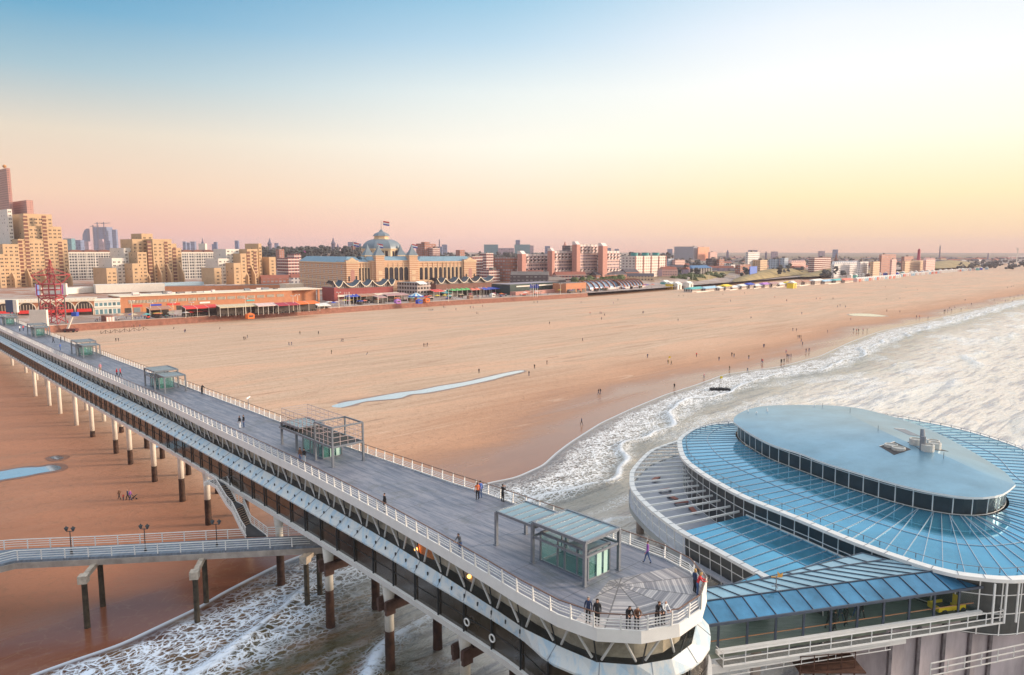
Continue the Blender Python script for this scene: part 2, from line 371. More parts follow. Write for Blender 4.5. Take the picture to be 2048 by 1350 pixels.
def line_sample(pts, near_step):
    out = []
    for a, b_ in zip(pts, pts[1:]):
        a = Vector(a); b_ = Vector(b_); L = (b_-a).length; t = 0
        while t < L:
            p = a+(b_-a)*(t/L); out.append(p); t += max(near_step, near_step*p.length/90)
    out.append(Vector(pts[-1]))
    for _ in range(6): out = [out[0]]+[(out[i-1]+out[i]*2+out[i+1])/4 for i in range(1, len(out)-1)]+[out[-1]]
    u = Vector((-Q.y, Q.x, 0)); keep = [out[0]]
    for p in out[1:]:
        if (p-keep[-1]).dot(u) > .15*near_step: keep.append(p)
    return keep
us = line_sample(shore, .7)
offs = steps([(0, 4, 10), (4, 40, 60), (40, 110, 60), (110, 400, 60), (400, 2500, 30), (2500, 16000, 10)])
def zsea(a, o, p):
    w1 = noise.noise(Vector((p.dot(Vector((.694,.72,0)))*.035, 3, 0)))
    fade = smooth01(1, 12, o); far = 1-smooth01(300, 900, o)
    z = .03+.05*smooth01(0, 2, o)
    cr = 0
    for c0, w, hgt in ((11.5, 1.3, .5), (27, 1.6, .55), (47, 2.2, .55), (78, 3.2, .6)):
        c = c0+8*w1+2.4*noise.noise(Vector((p.x*.11, p.y*.11, c0)))
        amp = smooth01(-.25, .2, noise.noise(Vector((p.x*.02, p.y*.02, c0*3.1)))) if c0 > 15 else 1
        d = o-c
        g = math.exp(-(d/w)**2) if d > 0 else math.exp(-(d/(w*.45))**2)
        z += hgt*g*amp; cr = max(cr, (math.exp(-(d/(w*.75))**2))*amp*(1 if c0 < 40 else .75))
    z += far*fade*(.22*noise.noise(Vector((p.dot(Q)*.16, p.dot(Vector((.694,.72,0)))*.05, 1)))+.10*noise.noise(Vector((p.x*.35, p.y*.35, 2))))
    return z, cr
sea = structure(coast_grid('sea', us, offs, 'offshore', water_material(), zsea, 1))
ioffs = steps([(-60, 0, 12), (0, 60, 40), (60, 400, 40), (400, 3000, 12), (3000, 20000, 4)])
us2 = line_sample(shore, 3)
def zsand(a, o, p):
    return (-.25 if o < -4 else (-.02 if o < 0 else .12*smooth01(0, 30, o)*noise.noise(Vector((p.x*.03, p.y*.03, 0))))), 0
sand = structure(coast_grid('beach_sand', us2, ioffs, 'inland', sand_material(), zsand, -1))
def pool(name, px, mat_, z=.045):
    pts = catmull([P(x, y, z) for x, y in px], 5); n = len(pts); r = MB(); rim = []
    for i, p in enumerate(pts):
        t = (pts[(i+1)%n]-pts[i-1]); t = t.normalized() if t.length > 1e-6 else Vector((1,0,0)); rim.append((p, t))
    A = sum(pts[i].x*pts[(i+1)%n].y-pts[(i+1)%n].x*pts[i].y for i in range(n)); sg = 1 if A > 0 else -1
    rm = [Vector((p.x+t.y*sg*w, p.y-t.x*sg*w, z-.02)) for i, (p, t) in enumerate(rim) for w in [1.1+.8*noise.noise(p*.3)]]
    r.strip([p-Vector((0,0,.02)) for p in pts], rm, closed=True); structure(r.build('wet_sand_rim', mat('wet_rim', (.24,.11,.065), .3, 0, .3, .6)))
    me = MB(); me.add(pts, [tuple(range(len(pts)))])
    o = me.build(name, mat_); 
    if o.data.polygons[0].normal.z < 0: o.data.flip_normals()
    return structure(o)
pool_m = mat('pool_water', (.62, .72, .80), .06, .75, .05, .5, spec=1.0)
pool('tide_pool', [(663,812),(690,804),(716,800),(760,792),(800,785),(840,780),(880,772),(930,764),(975,754),(1010,746),(1040,741),(1047,743),(1010,752),(985,759),(930,771),(890,779),(850,786),(820,789),(800,796),(760,800),(730,803),(700,811),(680,815)], pool_m)
pool('tide_pool', [(-60,950),(0,943),(40,936),(80,934),(105,930),(122,934),(116,940),(80,946),(50,952),(0,960),(-60,972)], pool_m)
pool('tide_pool', [(1698,628),(1720,627),(1745,628),(1772,632),(1750,633),(1720,632),(1704,631)], pool_m, .1)
pool('tide_pool', [(100,915),(115,912),(128,915),(116,919)], pool_m)
pool('tide_pool', [(300,893),(316,886),(322,890),(310,896)], pool_m)
# land behind the promenade
wl = [Vector((-900,-150,0)), Vector((-520,130,0))]+wall_line+[Vector((1500,2300,0)), Vector((3600,5000,0)), Vector((9000,12000,0))]
wl_s = line_sample(wl, 5)
def land_h(o, p):
    if o <= 26: return 3.2
    ramp = smooth01(26, 75, o)*3.6
    far = smooth01(60, 400, o)
    right = smooth01(-100, 500, p.x)
    dune = (.5+.5*noise.noise(Vector((p.x*.012, p.y*.012, 3))))*7*right*smooth01(30, 70, o)
    return 3.2+ramp+dune*.8+far*(2+3*noise.noise(Vector((p.x*.002, p.y*.002, 0))))
def land_material():
    m, N, L, b, M, NZ, MAP, MIX, MR, ATTR = node_mat('land')
    tc = N.new('ShaderNodeTexCoord'); co = tc.outputs['Object']; o = ATTR('inland')
    sx_ = N.new('ShaderNodeSeparateXYZ'); L.new(co, sx_.inputs[0])
    pave = MIX(NZ(co, .8, 6, .7), (.36, .29, .27), (.50, .43, .40))
    veg = MIX(MR(NZ(co, .02, 6, .65), .4, .6), (.09, .075, .03), (.26, .17, .09))
    veg = MIX(MR(NZ(co, .15, 4, .65), .5, .7), veg, (.045, .05, .025))
    c = MIX(MR(M('ADD', o, M('MULTIPLY', NZ(co, .02, 3), 60)), 70, 110), MIX(MR(NZ(co, .06, 4, .7), .42, .6), pave, (.30,.20,.16)), MIX(M('MULTIPLY', MR(sx_.outputs[0], -60, 60, 1, 0), MR(o, 500, 700, 1, 0)), veg, MIX(MR(NZ(co, .05, 5, .7), .4, .6), (.34,.15,.09), (.42,.34,.30))))
    L.new(c, b.inputs['Base Color']); b.inputs['Roughness'].default_value = .85
    return m
lo = steps([(0, 26, 4), (26, 100, 14), (100, 600, 24), (600, 3000, 14), (3000, 18000, 8)])
land = structure(coast_grid('land', wl_s, lo, 'inland', land_material(), lambda a, o, p: (land_h(o, p), 0), -1))
# brown sea wall along the promenade, a coping on top
mbw = MB(); brickm = mat('seawall_brick', (.27, .11, .075), .8, 0, .3, .6, bump=.3); cop = mat('coping', (.55, .42, .36), .7)
wseg = [p for p in wl_s if -420 < p.x and 200 < p.y < 620 and p.x < 140]
base = [p+Q*1.1 for p in wseg]; top = [p+Q*.0+Vector((0,0,3.3)) for p in wseg]
mbw.strip([Vector((p.x,p.y,-.3)) for p in base], top, 0)
sea_wall = mbw.build('sea_wall', [brickm]); tag(sea_wall, 'long sloping brown brick sea wall between beach and promenade', 'wall')
mc = MB()
for a, b_ in zip(wseg, wseg[1:]):
    if (b_-a).length > 30: continue
    mc.bar(a+Vector((0,0,3.36)), b_+Vector((0,0,3.36)), .7, .22)
mc.build('coping', [cop], sea_wall)

if 0: pass
# ------------------------------------------------------------------ pier
white = mat('white_paint', (.78, .76, .74), .45, 0, .06, .8)
whitem = mat('white_metal', (.80, .79, .78), .35, 0, .05, 2)
steel = mat('grey_steel', (.23, .25, .29), .4, .5, .12, 2)
dark = mat('dark_metal', (.035, .04, .045), .5, .2, .2, 2)
hand = mat('handrail_wood', (.16, .085, .06), .5, 0, .2, 3)
concrete = mat('concrete', (.36, .31, .28), .8, 0, .3, .7, bump=.3)
rust = mat('barnacled_pile', (.05, .022, .014), .75, 0, .7, 1.2, bump=.6)
def glass_mat(name, col, rough=.06, metal=.35, alpha=1.0, var=.15, scale=.3, trans=0):
    m = mat(name, col, rough, metal, var, scale, spec=.8)
    b = m.node_tree.nodes['Principled BSDF']
    if alpha < 1: b.inputs['Alpha'].default_value = alpha
    return m
glass_low = glass_mat('gallery_glass', (.055, .045, .035), .12, .25, 1, .5, .25)
glass_up = glass_mat('band_glass', (.16, .20, .19), .08, .1, .13)
glass_teal = glass_mat('teal_glass', (.14, .42, .38), .06, .15, .36, .15)
roof_glass = glass_mat('blue_roof_glass', (.10, .38, .57), .05, .6, 1, .25, .12)
roof_glass_pale = glass_mat('pale_roof_glass', (.24, .40, .50), .2, .2, 1, .25, .3)
def ledge_mat():
    m, N, L, b, M, NZ, MAP, MIX, MR, ATTR = node_mat('ledge_roof')
    tc = N.new('ShaderNodeTexCoord'); co = tc.outputs['Object']
    r = MAP(co, rot=(0, 0, -2.325))                     # x along the pier
    c = MIX(MR(NZ(MAP(r, (.25, 1.6, 1)), 1, 5, .6, .5), .42, .62), (.62, .64, .64), (.42, .55, .66))
    c = MIX(M('MULTIPLY', MR(NZ(MAP(r, (.9, .5, 1)), 1, 6, .7, 1), .55, .72), .6), c, (.30, .33, .35))
    L.new(c, b.inputs['Base Color']); b.inputs['Roughness'].default_value = .42
    return m
def deck_mat():
    m, N, L, b, M, NZ, MAP, MIX, MR, ATTR = node_mat('deck_boards')
    tc = N.new('ShaderNodeTexCoord'); co = tc.outputs['Object']
    sp = N.new('ShaderNodeSeparateXYZ'); L.new(co, sp.inputs[0])     # object frame: x = along pier, y = across
    x, y = sp.outputs[0], sp.outputs[1]
    row = M('FLOOR', M('DIVIDE', y, .145)); gap = M('LESS_THAN', M('FRACT', M('DIVIDE', y, .145)), .1)
    def WN(a, b_):
        cb = N.new('ShaderNodeCombineXYZ'); L.new(a, cb.inputs[0]) if not isinstance(a, (int, float)) else None
        if not isinstance(b_, (int, float)): L.new(b_, cb.inputs[1])
        w = N.new('ShaderNodeTexWhiteNoise'); w.noise_dimensions = '2D'; L.new(cb.outputs[0], w.inputs[0]); return w.outputs[0]
    seg = M('FLOOR', M('DIVIDE', M('ADD', x, M('MULTIPLY', WN(row, row), 9)), 4.2))
    r1 = WN(row, seg)
    joint = M('LESS_THAN', M('FRACT', M('DIVIDE', M('ADD', x, 500), 5.3)), .012)
    base = MIX(r1, (.10, .12, .175), (.20, .215, .27))
    base = MIX(MR(NZ(MAP(co, (.25, 1.6, 1)), 1, 6, .7), .38, .68), base, (.28, .28, .33))
    base = MIX(M('MULTIPLY', M('MAXIMUM', gap, M('MULTIPLY', joint, 1)), .6), base, (.06, .06, .07))
    # boards laid in a fan at the head
    cx, cy = FANC
    dx = M('SUBTRACT', x, cx); dy = M('SUBTRACT', y, cy)
    ang = M('ARCTAN2', dy, M('MULTIPLY', dx, -1)); sec = M('FLOOR', M('DIVIDE', M('ADD', ang, 3.14159), .5236))
    mid = M('SUBTRACT', M('MULTIPLY', M('ADD', sec, .5), .5236), 3.14159)
    rad = M('ADD', M('MULTIPLY', M('MULTIPLY', dx, -1), M('COSINE', mid)), M('MULTIPLY', dy, M('SINE', mid)))
    ring = M('FLOOR', M('DIVIDE', rad, .145)); r2 = WN(ring, sec)
    tanc = M('ABSOLUTE', M('SUBTRACT', M('MULTIPLY', dy, M('COSINE', mid)), M('MULTIPLY', M('MULTIPLY', dx, -1), M('SINE', mid))))
    seam = M('GREATER_THAN', tanc, M('SUBTRACT', M('MULTIPLY', rad, .2679), .05))
    fan = MIX(M('POWER', r2, 2.), (.22, .21, .235), (.60, .55, .54))
    fan = MIX(M('MULTIPLY', MR(NZ(co, .5, 4), .4, .7), .4), fan, (.25, .23, .24))
    fan = MIX(M('MULTIPLY', M('MAXIMUM', seam, M('LESS_THAN', M('FRACT', M('DIVIDE', rad, .145)), .12)), .7), fan, (.07, .065, .07))
    k = M('LESS_THAN', M('ADD', dx, M('MULTIPLY', M('ABSOLUTE', dy), .35)), .9)
    base = MIX(k, base, fan)
    base = MIX(M('MULTIPLY', MR(NZ(co, .22, 6, .75, .5), .53, .68), .5), base, (.10, .105, .10))
    L.new(base, b.inputs['Base Color']); b.inputs['Roughness'].default_value = .5
    b.inputs['Specular IOR Level'].default_value = .5
    return m
_f = P(1238, 1170, 15.0)-O3; FANC = (_f.x*DD.x+_f.y*DD.y, -(_f.x*NN.x+_f.y*NN.y))
near_edge = [(215,-.4),(150,-.4),(118,-.4),(90,-.4),(60,-.4),(36,-.3),(26,-.15),(12,0),(0,0),(-16.7,-.34),(-29.6,-.44),(-42.5,-.6),(-53.7,-1.08),(-60.9,-1.45),(-68.7,-2.0),(-75.2,-2.55),(-79,-2.95)]
nose = [(-82.6,-3.12),(-85.4,-2.61),(-87.4,-.91),(-88.5,1.47),(-88.4,4.0),(-87.2,6.58),(-84.9,8.32),(-82.2,8.95)]
far_edge = [(-79.3,9.0),(-70.8,8.95),(-62.3,8.65),(-57.3,8.3),(-37,7.45),(-13,7.3),(5,7.15),(36,7.1),(118,6.6),(215,6.4)]
outline = near_edge+nose+far_edge
ZD = 15.0
def W(p, z): return SN(p[0], p[1], z)
def offset_poly(pts, d):                                # inward positive, polyline open
    out = []
    for i, p in enumerate(pts):
        a = Vector(pts[max(0, i-1)]); b_ = Vector(pts[min(len(pts)-1, i+1)]); t = (b_-a).normalized()
        out.append((p[0]+t.y*(-1)*(-d)*1.0 if False else p[0]-t.y*-d*-1, p[1]+t.x*-d))
    return out
def inset(pts, d):
    out = []
    for i, p in enumerate(pts):
        a = Vector(pts[max(0, i-1)]); b_ = Vector(pts[min(len(pts)-1, i+1)]); t = (b_-a).normalized()
        # travelling near edge (decreasing s) then nose then far edge: inside is to the left when n grows upward -> (-t.y, t.x) in (s,n) is mirrored
        out.append((p[0]+t.y*d, p[1]-t.x*d))
    return out
pier = thing('pier', 'long two level white pier with timber promenade deck on top', 'pier', SN(0,0,0))
pier.rotation_euler = (0, 0, atan2(DD.y, DD.x))
# local frame of the pier: x = s, y = -n  (right handed)
def LP(p, z): return Vector((p[0], -p[1], z))
def dens(pts, step):
    out = [Vector(pts[0])]
    for a, b_ in zip(pts, pts[1:]):
        a = Vector(a); b_ = Vector(b_); n = max(1, int((b_-a).length/step)); out += [a+(b_-a)*i/n for i in range(1, n+1)]
    return out
m = MB(); poly = [LP(p, 0) for p in outline]
m.prism([(p.x, p.y) for p in poly], ZD-.25, ZD, 0)
m.build('deck', [deck_mat()], pier)
# fascia: white band leaning slightly out
def band(name, A, zA, B, zB, mats, parent=pier, th=.12, thin=None):
    mm = MB(); a = [LP(p, zA) for p in A]; b_ = [LP(p, zB) for p in B]
    mm.strip(a, b_, 0); ai = [LP(p, zA) for p in inset(A, th)]; bi = [LP(p, zB) for p in inset(B, th)]
    mm.strip(bi, ai, 0); mm.strip(a, ai, 0, flip=True); mm.strip(b_, bi, 0)
    return mm.build(name, mats, parent)
edge = near_edge+nose+far_edge
band('fascia', inset(edge, -.06), ZD+.12, inset(edge, -.14), ZD-.68, [white])
side = near_edge+nose                                   # the visible glazed side
def below(pts, far_n, near_n):                          # line of the lower storey
    return pts
ring_out = [(215,-1.7),(60,-1.7),(26,-1.65),(0,-1.55),(-29.6,-1.6),(-45,-1.72),(-60,-1.95),(-68.7,-2.2),(-75.2,-2.4),(-79,-2.7),(-82.3,-3.35),(-85.2,-2.6),(-87.2,-.6),(-88.4,1.2),(-88.7,2.75),(-88.5,5.0),(-87.5,7.0),(-86.0,8.7),(-83,9.8),(-79.3,9.9),(-60,9.2),(-37,8.2),(215,7.2)]
glass_bot = inset(near_edge, .28)+[(-82.4,-2.5),(-85.0,-2.15),(-86.9,-.6),(-88.0,1.55),(-87.9,4.0),(-86.7,6.4),(-84.6,8.0),(-82,8.6)]+inset(far_edge, .3)
ZT, ZG, ZL = ZD-.68, 12.55, 11.75
gbm = MB(); A = [LP(p, ZT) for p in inset(edge, .02)]; B = [LP(p, ZG) for p in glass_bot]; gbm.strip(A, B, 0)
inner = inset(edge, 1.3)
m = MB(); m.strip([LP(p, ZT-.05) for p in inner], [LP(p, ZG) for p in inner], 0); m.build('inner_wall', [mat('gallery_inside', (.50, .44, .34), .8, 0, .6, .5)], pier)
# mullions and white V braces behind the band glass
m = MB(); t_ = MB(); Ad = dens([(p[0], p[1]) for p in inset(edge, .01)], 2.6); acc = 0
Aring = resample([Vector((p[0], p[1], 0)) for p in inset(edge, .0)], 3.3); Gr = []
def nearest_on(poly, p):
    best = None
    for a, b_ in zip(poly, poly[1:]):
        a = Vector((a[0], a[1], 0)); b_ = Vector((b_[0], b_[1], 0)); d = b_-a; t = max(0, min(1, (p-a).dot(d)/max(d.dot(d), 1e-9))); q = a+d*t
        if best is None or (q-p).length < best[0]: best = ((q-p).length, q)
    return best[1]
frm = [p for p in Aring if p.y < 5.5 and p.x < 160]
for i, p in enumerate(frm):
    q = nearest_on(glass_bot, p); gbm.bar(LP(p, ZT), LP(q, ZG), .07, .07, 1)
    if i+1 < len(frm):
        r = frm[i+1]; qr = nearest_on(glass_bot, r); mid = (p+r)/2; c = Vector((-50, 2.8, 0))
        ins = Vector((0, 1, 0))*.16 if p.x > -80 else (Vector((-80, 3, 0))-mid).normalized()*.16
        q1 = q+(qr-q)*.12+ins; q2 = q+(qr-q)*.88+ins; tm = mid+ins
        t_.tube(LP(q1, ZG+.05), LP(tm+(p-r)*.08, ZT), .085, n=5); t_.tube(LP(tm+(r-p)*.08, ZT), LP(q2, ZG+.05), .085, n=5)
gb = gbm.build('glass_band', [glass_up, dark], pier); t_.build('truss', [whitem], gb)
_ro = catmull([Vector((p[0], p[1], 0)) for p in ring_out], 5, closed=False); ring_out = [(p.x, p.y) for p in _ro]
# ledge (white sheet roof of the lower gallery)
def ring_at(poly, pts): return [nearest_on(poly, Vector((p[0], p[1], 0))) for p in pts]
G2 = dens(glass_bot, 1.1); R2_ = ring_at(ring_out, G2)
m = MB(); m.strip([LP(p, ZG-.02) for p in G2], [LP(p, ZL) for p in R2_], 0); m.strip([LP(p, ZL) for p in R2_], [LP(p, ZL-.14) for p in R2_], 0)
st = m
for i, (p, q) in enumerate(zip(resample([Vector((p[0],p[1],0)) for p in glass_bot], 3.3), range(999))):
    r = nearest_on(ring_out, p)
    if p.y < 4 or p.x < -80: m.bar(LP(p, ZG+.0), LP(r, ZL+.02), .05, .03, 1)
for p in resample([Vector((p[0],p[1],0)) for p in glass_bot], 1.65):
    r = nearest_on(ring_out, p)
    if p.y < 2 and -80 < p.x < 130:
        c = p+(r-p)*.62; st.box(*(LP(c, 0)+Vector((-.05,-.05,12.0))), *(LP(c, 0)+Vector((.05,.05,12.28))), 2)
ledge = m.build('gallery_roof', [ledge_mat(), steel, dark], pier)
# lower gallery glass
ZF = 9.35
lower = [p for p in ring_out]
gl_in = [(p[0], p[1]) for p in inset(ring_out, .12)]
m = MB(); m.strip([LP(p, ZL-.14) for p in gl_in], [LP(p, ZF) for p in gl_in], 0)
for i, p in enumerate(resample([Vector((p[0],p[1],0)) for p in ring_out if True], 3.3)):
    if p.y < 5.5 and p.x < 170: q = LP(p, 0); m.box(q.x-.04, q.y-.07, ZF, q.x+.04, q.y+.07, ZL-.1, 1)
m.strip([LP(p, 10.62) for p in inset(ring_out, .09)], [LP(p, 10.54) for p in inset(ring_out, .09)], 1)
lg = m.build('gallery_glass', [glass_low, dark], pier)
out2 = inset(ring_out, -.16)
m = MB(); a = [LP(p, ZF+.02) for p in out2]; b_ = [LP(p, ZF-.55) for p in inset(ring_out, -.05)]
m.strip(a, b_, 0); m.strip([LP(p, ZF+.02) for p in inset(ring_out, .2)], a, 0)
m.build('floor_edge', [white], pier)
m = MB(); m.prism([(p[0], -p[1]) for p in inset(ring_out, .05)], ZF-.5, ZF-.3, 0); m.build('lower_floor', [mat('underside', (.12, .09, .08), .8, 0, .3, .5)], pier)
m = MB()
for n_ in (.2, 5.2): m.box(-78, -n_-.3, ZF-1.25, 200, -n_+.3, ZF-.52)
m.build('girder', [mat('brown_girder', (.13, .075, .055), .7, 0, .4, .8)], pier)
# railing
hr = inset(edge, .02)
rail = MB(); rp = [LP(p, 0) for p in edge]
for h in (.34, .52, .70):
    q = [LP(p, ZD+h) for p in inset(edge, .05+.1*h)]
    for a, b_ in zip(q, q[1:]): rail.bar(a, b_, .045, .05)
rl = rail.build('railing', [whitem], pier)
hm = MB(); q = [LP(p, ZD+1.08) for p in inset(edge, .02)]
for a, b_ in zip(q, q[1:]): hm.bar(a, b_, .09, .05)
hm.build('handrail', [hand], rl)
def stub_mesh():
    mm = MB(); mm.add([(-.05,-.06,0),(.05,-.06,0),(.05,.10,0),(-.05,.10,0),(-.035,.06,.98),(.035,.06,.98),(.035,.12,.98),(-.035,.12,.98)],
        [(0,3,2,1),(4,5,6,7),(0,1,5,4),(1,2,6,5),(2,3,7,6),(3,0,4,7)]); return mm
pts = resample([Vector((p[0], p[1], 0)) for p in edge], 1.65)
proto = None; cnt = 0; rest = MB()
pts2 = sorted([(i, p) for i, p in enumerate(pts) if p.x < 190], key=lambda t: (SN(t[1].x, t[1].y, ZD)-Vector((0,0,HC))).length)
for i, p in pts2:
    a = pts[max(0, i-1)]; b_ = pts[min(len(pts)-1, i+1)]; t = b_-a; q = LP(p, ZD+.1); ang = atan2(-t.y, t.x)
    if cnt < 100:
        if proto is None: o = proto = stub_mesh().build('railing_post', [whitem], rl)
        else: o = proto.copy(); sc.collection.objects.link(o)
        o.location = q; o.rotation_euler = (0, 0, ang+pi); cnt += 1
    else:
        rest.tr(Matrix.Translation(q) @ Matrix.Rotation(ang+pi, 4, 'Z')); mm = stub_mesh(); rest.add(mm.v, mm.f)
tag(rest.build('railing_post', [whitem], rl), kind='stuff')
# solid end panel of the parapet on the sea side of the head
m = MB(); pp = [(-88.4,4.0),(-87.2,6.58),(-86.3,7.3)]
m.strip([LP(p, ZD+1.12) for p in inset(pp, -.10)], [LP(p, ZD) for p in inset(pp, -.10)], 0); m.strip([LP(p, ZD) for p in inset(pp, -.05)], [LP(p, ZD+1.12) for p in inset(pp, -.05)], 0)
m.build('parapet_panel', [white], rl)
# piles
pile_sn = [(175.8,5.5,3),(156,6.1,3),(138.5,6,3),(125,6,3),(110,.8,3),(94,1.0,3),(81.7,.9,3),(66,.9,3),(52.4,.9,3),(35.7,1.0,3),(26.2,.9,3),(12.7,.9,3),(-.4,.9,3),(-12.6,.3,3),(-36.8,-.5,3),(-49,-1.0,3),(-59.8,-.95,3),(-70.5,-.9,3),(-81,1,3)]
pile_w = mat('pile_paint', (.76, .72, .66), .5, 0, .12, 1, bump=.1)
for s, n, h in pile_sn:
    for k, nn in enumerate((n, n+5.4)):
        if s > 120 and k: continue
        pd = (SN(s, nn, 0)); dark_top = 0 if s > 60 else (1.2 if s > 40 else (2.6 if s > 10 else 3.6))
        if s < -20: dark_top = 3.9
        m = MB(); z0 = dark_top if dark_top else -.6
        m.lathe(LP((s, nn), 0), [(.42, z0), (.42, 6.6), (.50, 7.3), (.62, ZF-.55)], 14)
        o = m.build('pile', [pile_w], pier, smooth=True)
        if dark_top:
            m = MB(); m.lathe(LP((s, nn), 0), [(.44, -1), (.47, .4), (.43, 1.2), (.45, dark_top*.6), (.42, dark_top-.15), (.44, dark_top+.08)], 14); m.build('pile_foot', [rust], o, smooth=True)
        if s < -45 and k == 0:
            m = MB(); c = LP((s, nn), 0); m.box(c.x-.75, c.y-.2, 5.8, c.x-.45, c.y+.75, 7.1); m.box(c.x+.45, c.y-.2, 5.8, c.x+.75, c.y+.75, 7.1)
            m.box(c.x-.75, c.y+.75, 5.8, c.x+.75, c.y+1.0, 7.0) if False else None
            m.box(c.x-.8, c.y-5.4, 6.2, c.x-.42, c.y+.8, 7.0); m.box(c.x+.42, c.y-5.4, 6.2, c.x+.8, c.y+.8, 7.0)
            m.build('pile_bracket', [mat('bracket_iron', (.10, .055, .045), .7, .2, .4, 2)], o)
# ring lifebuoys behind the glass, near the head
for s in (-72.6, -75.6):
    m = MB(); c = nearest_on(ring_out, Vector((s, -2.3, 0))); cc = LP(c, 10.35)
    for i in range(16):
        a, b_ = 2*pi*i/16, 2*pi*(i+1)/16
        m.tube(cc+Vector((.27*cos(a), .12, .27*sin(a))), cc+Vector((.27*cos(b_), .12, .27*sin(b_))), .06, n=6)
    o = m.build('lifebuoy', [whitem]); o.location = pier.location; o.rotation_euler = pier.rotation_euler
    tag(o, 'white ring lifebuoy on the pier gallery glass, '+('second from the pier head' if s > -74 else 'nearest to the pier head'), 'lifebuoy', 'lifebuoys on the gallery')
lampm = mat('warm_lamp', (1, .6, .2), .4, 0, 0, 1, emit=(1, .45, .1), es=5)
m = MB()
for s in (-64.2, -71.2, -76): 
    p = LP((s, -1.0), 13.0); m.lathe(p, [(.02, -.16), (.16, -.05), (.16, .08), (.02, .16)], 8)
m.build('gallery_lamp', [lampm], gb)
orange = mat('orange_wall', (.75, .25, .06), .6, 0, .5, .7)
m = MB()
for s0, s1 in ((-64, -66.2), (-76.3, -81)): m.box(s1, .55, ZG+.1, s0, .75, ZT-.2)
m.build('orange_panel', [orange], gb)

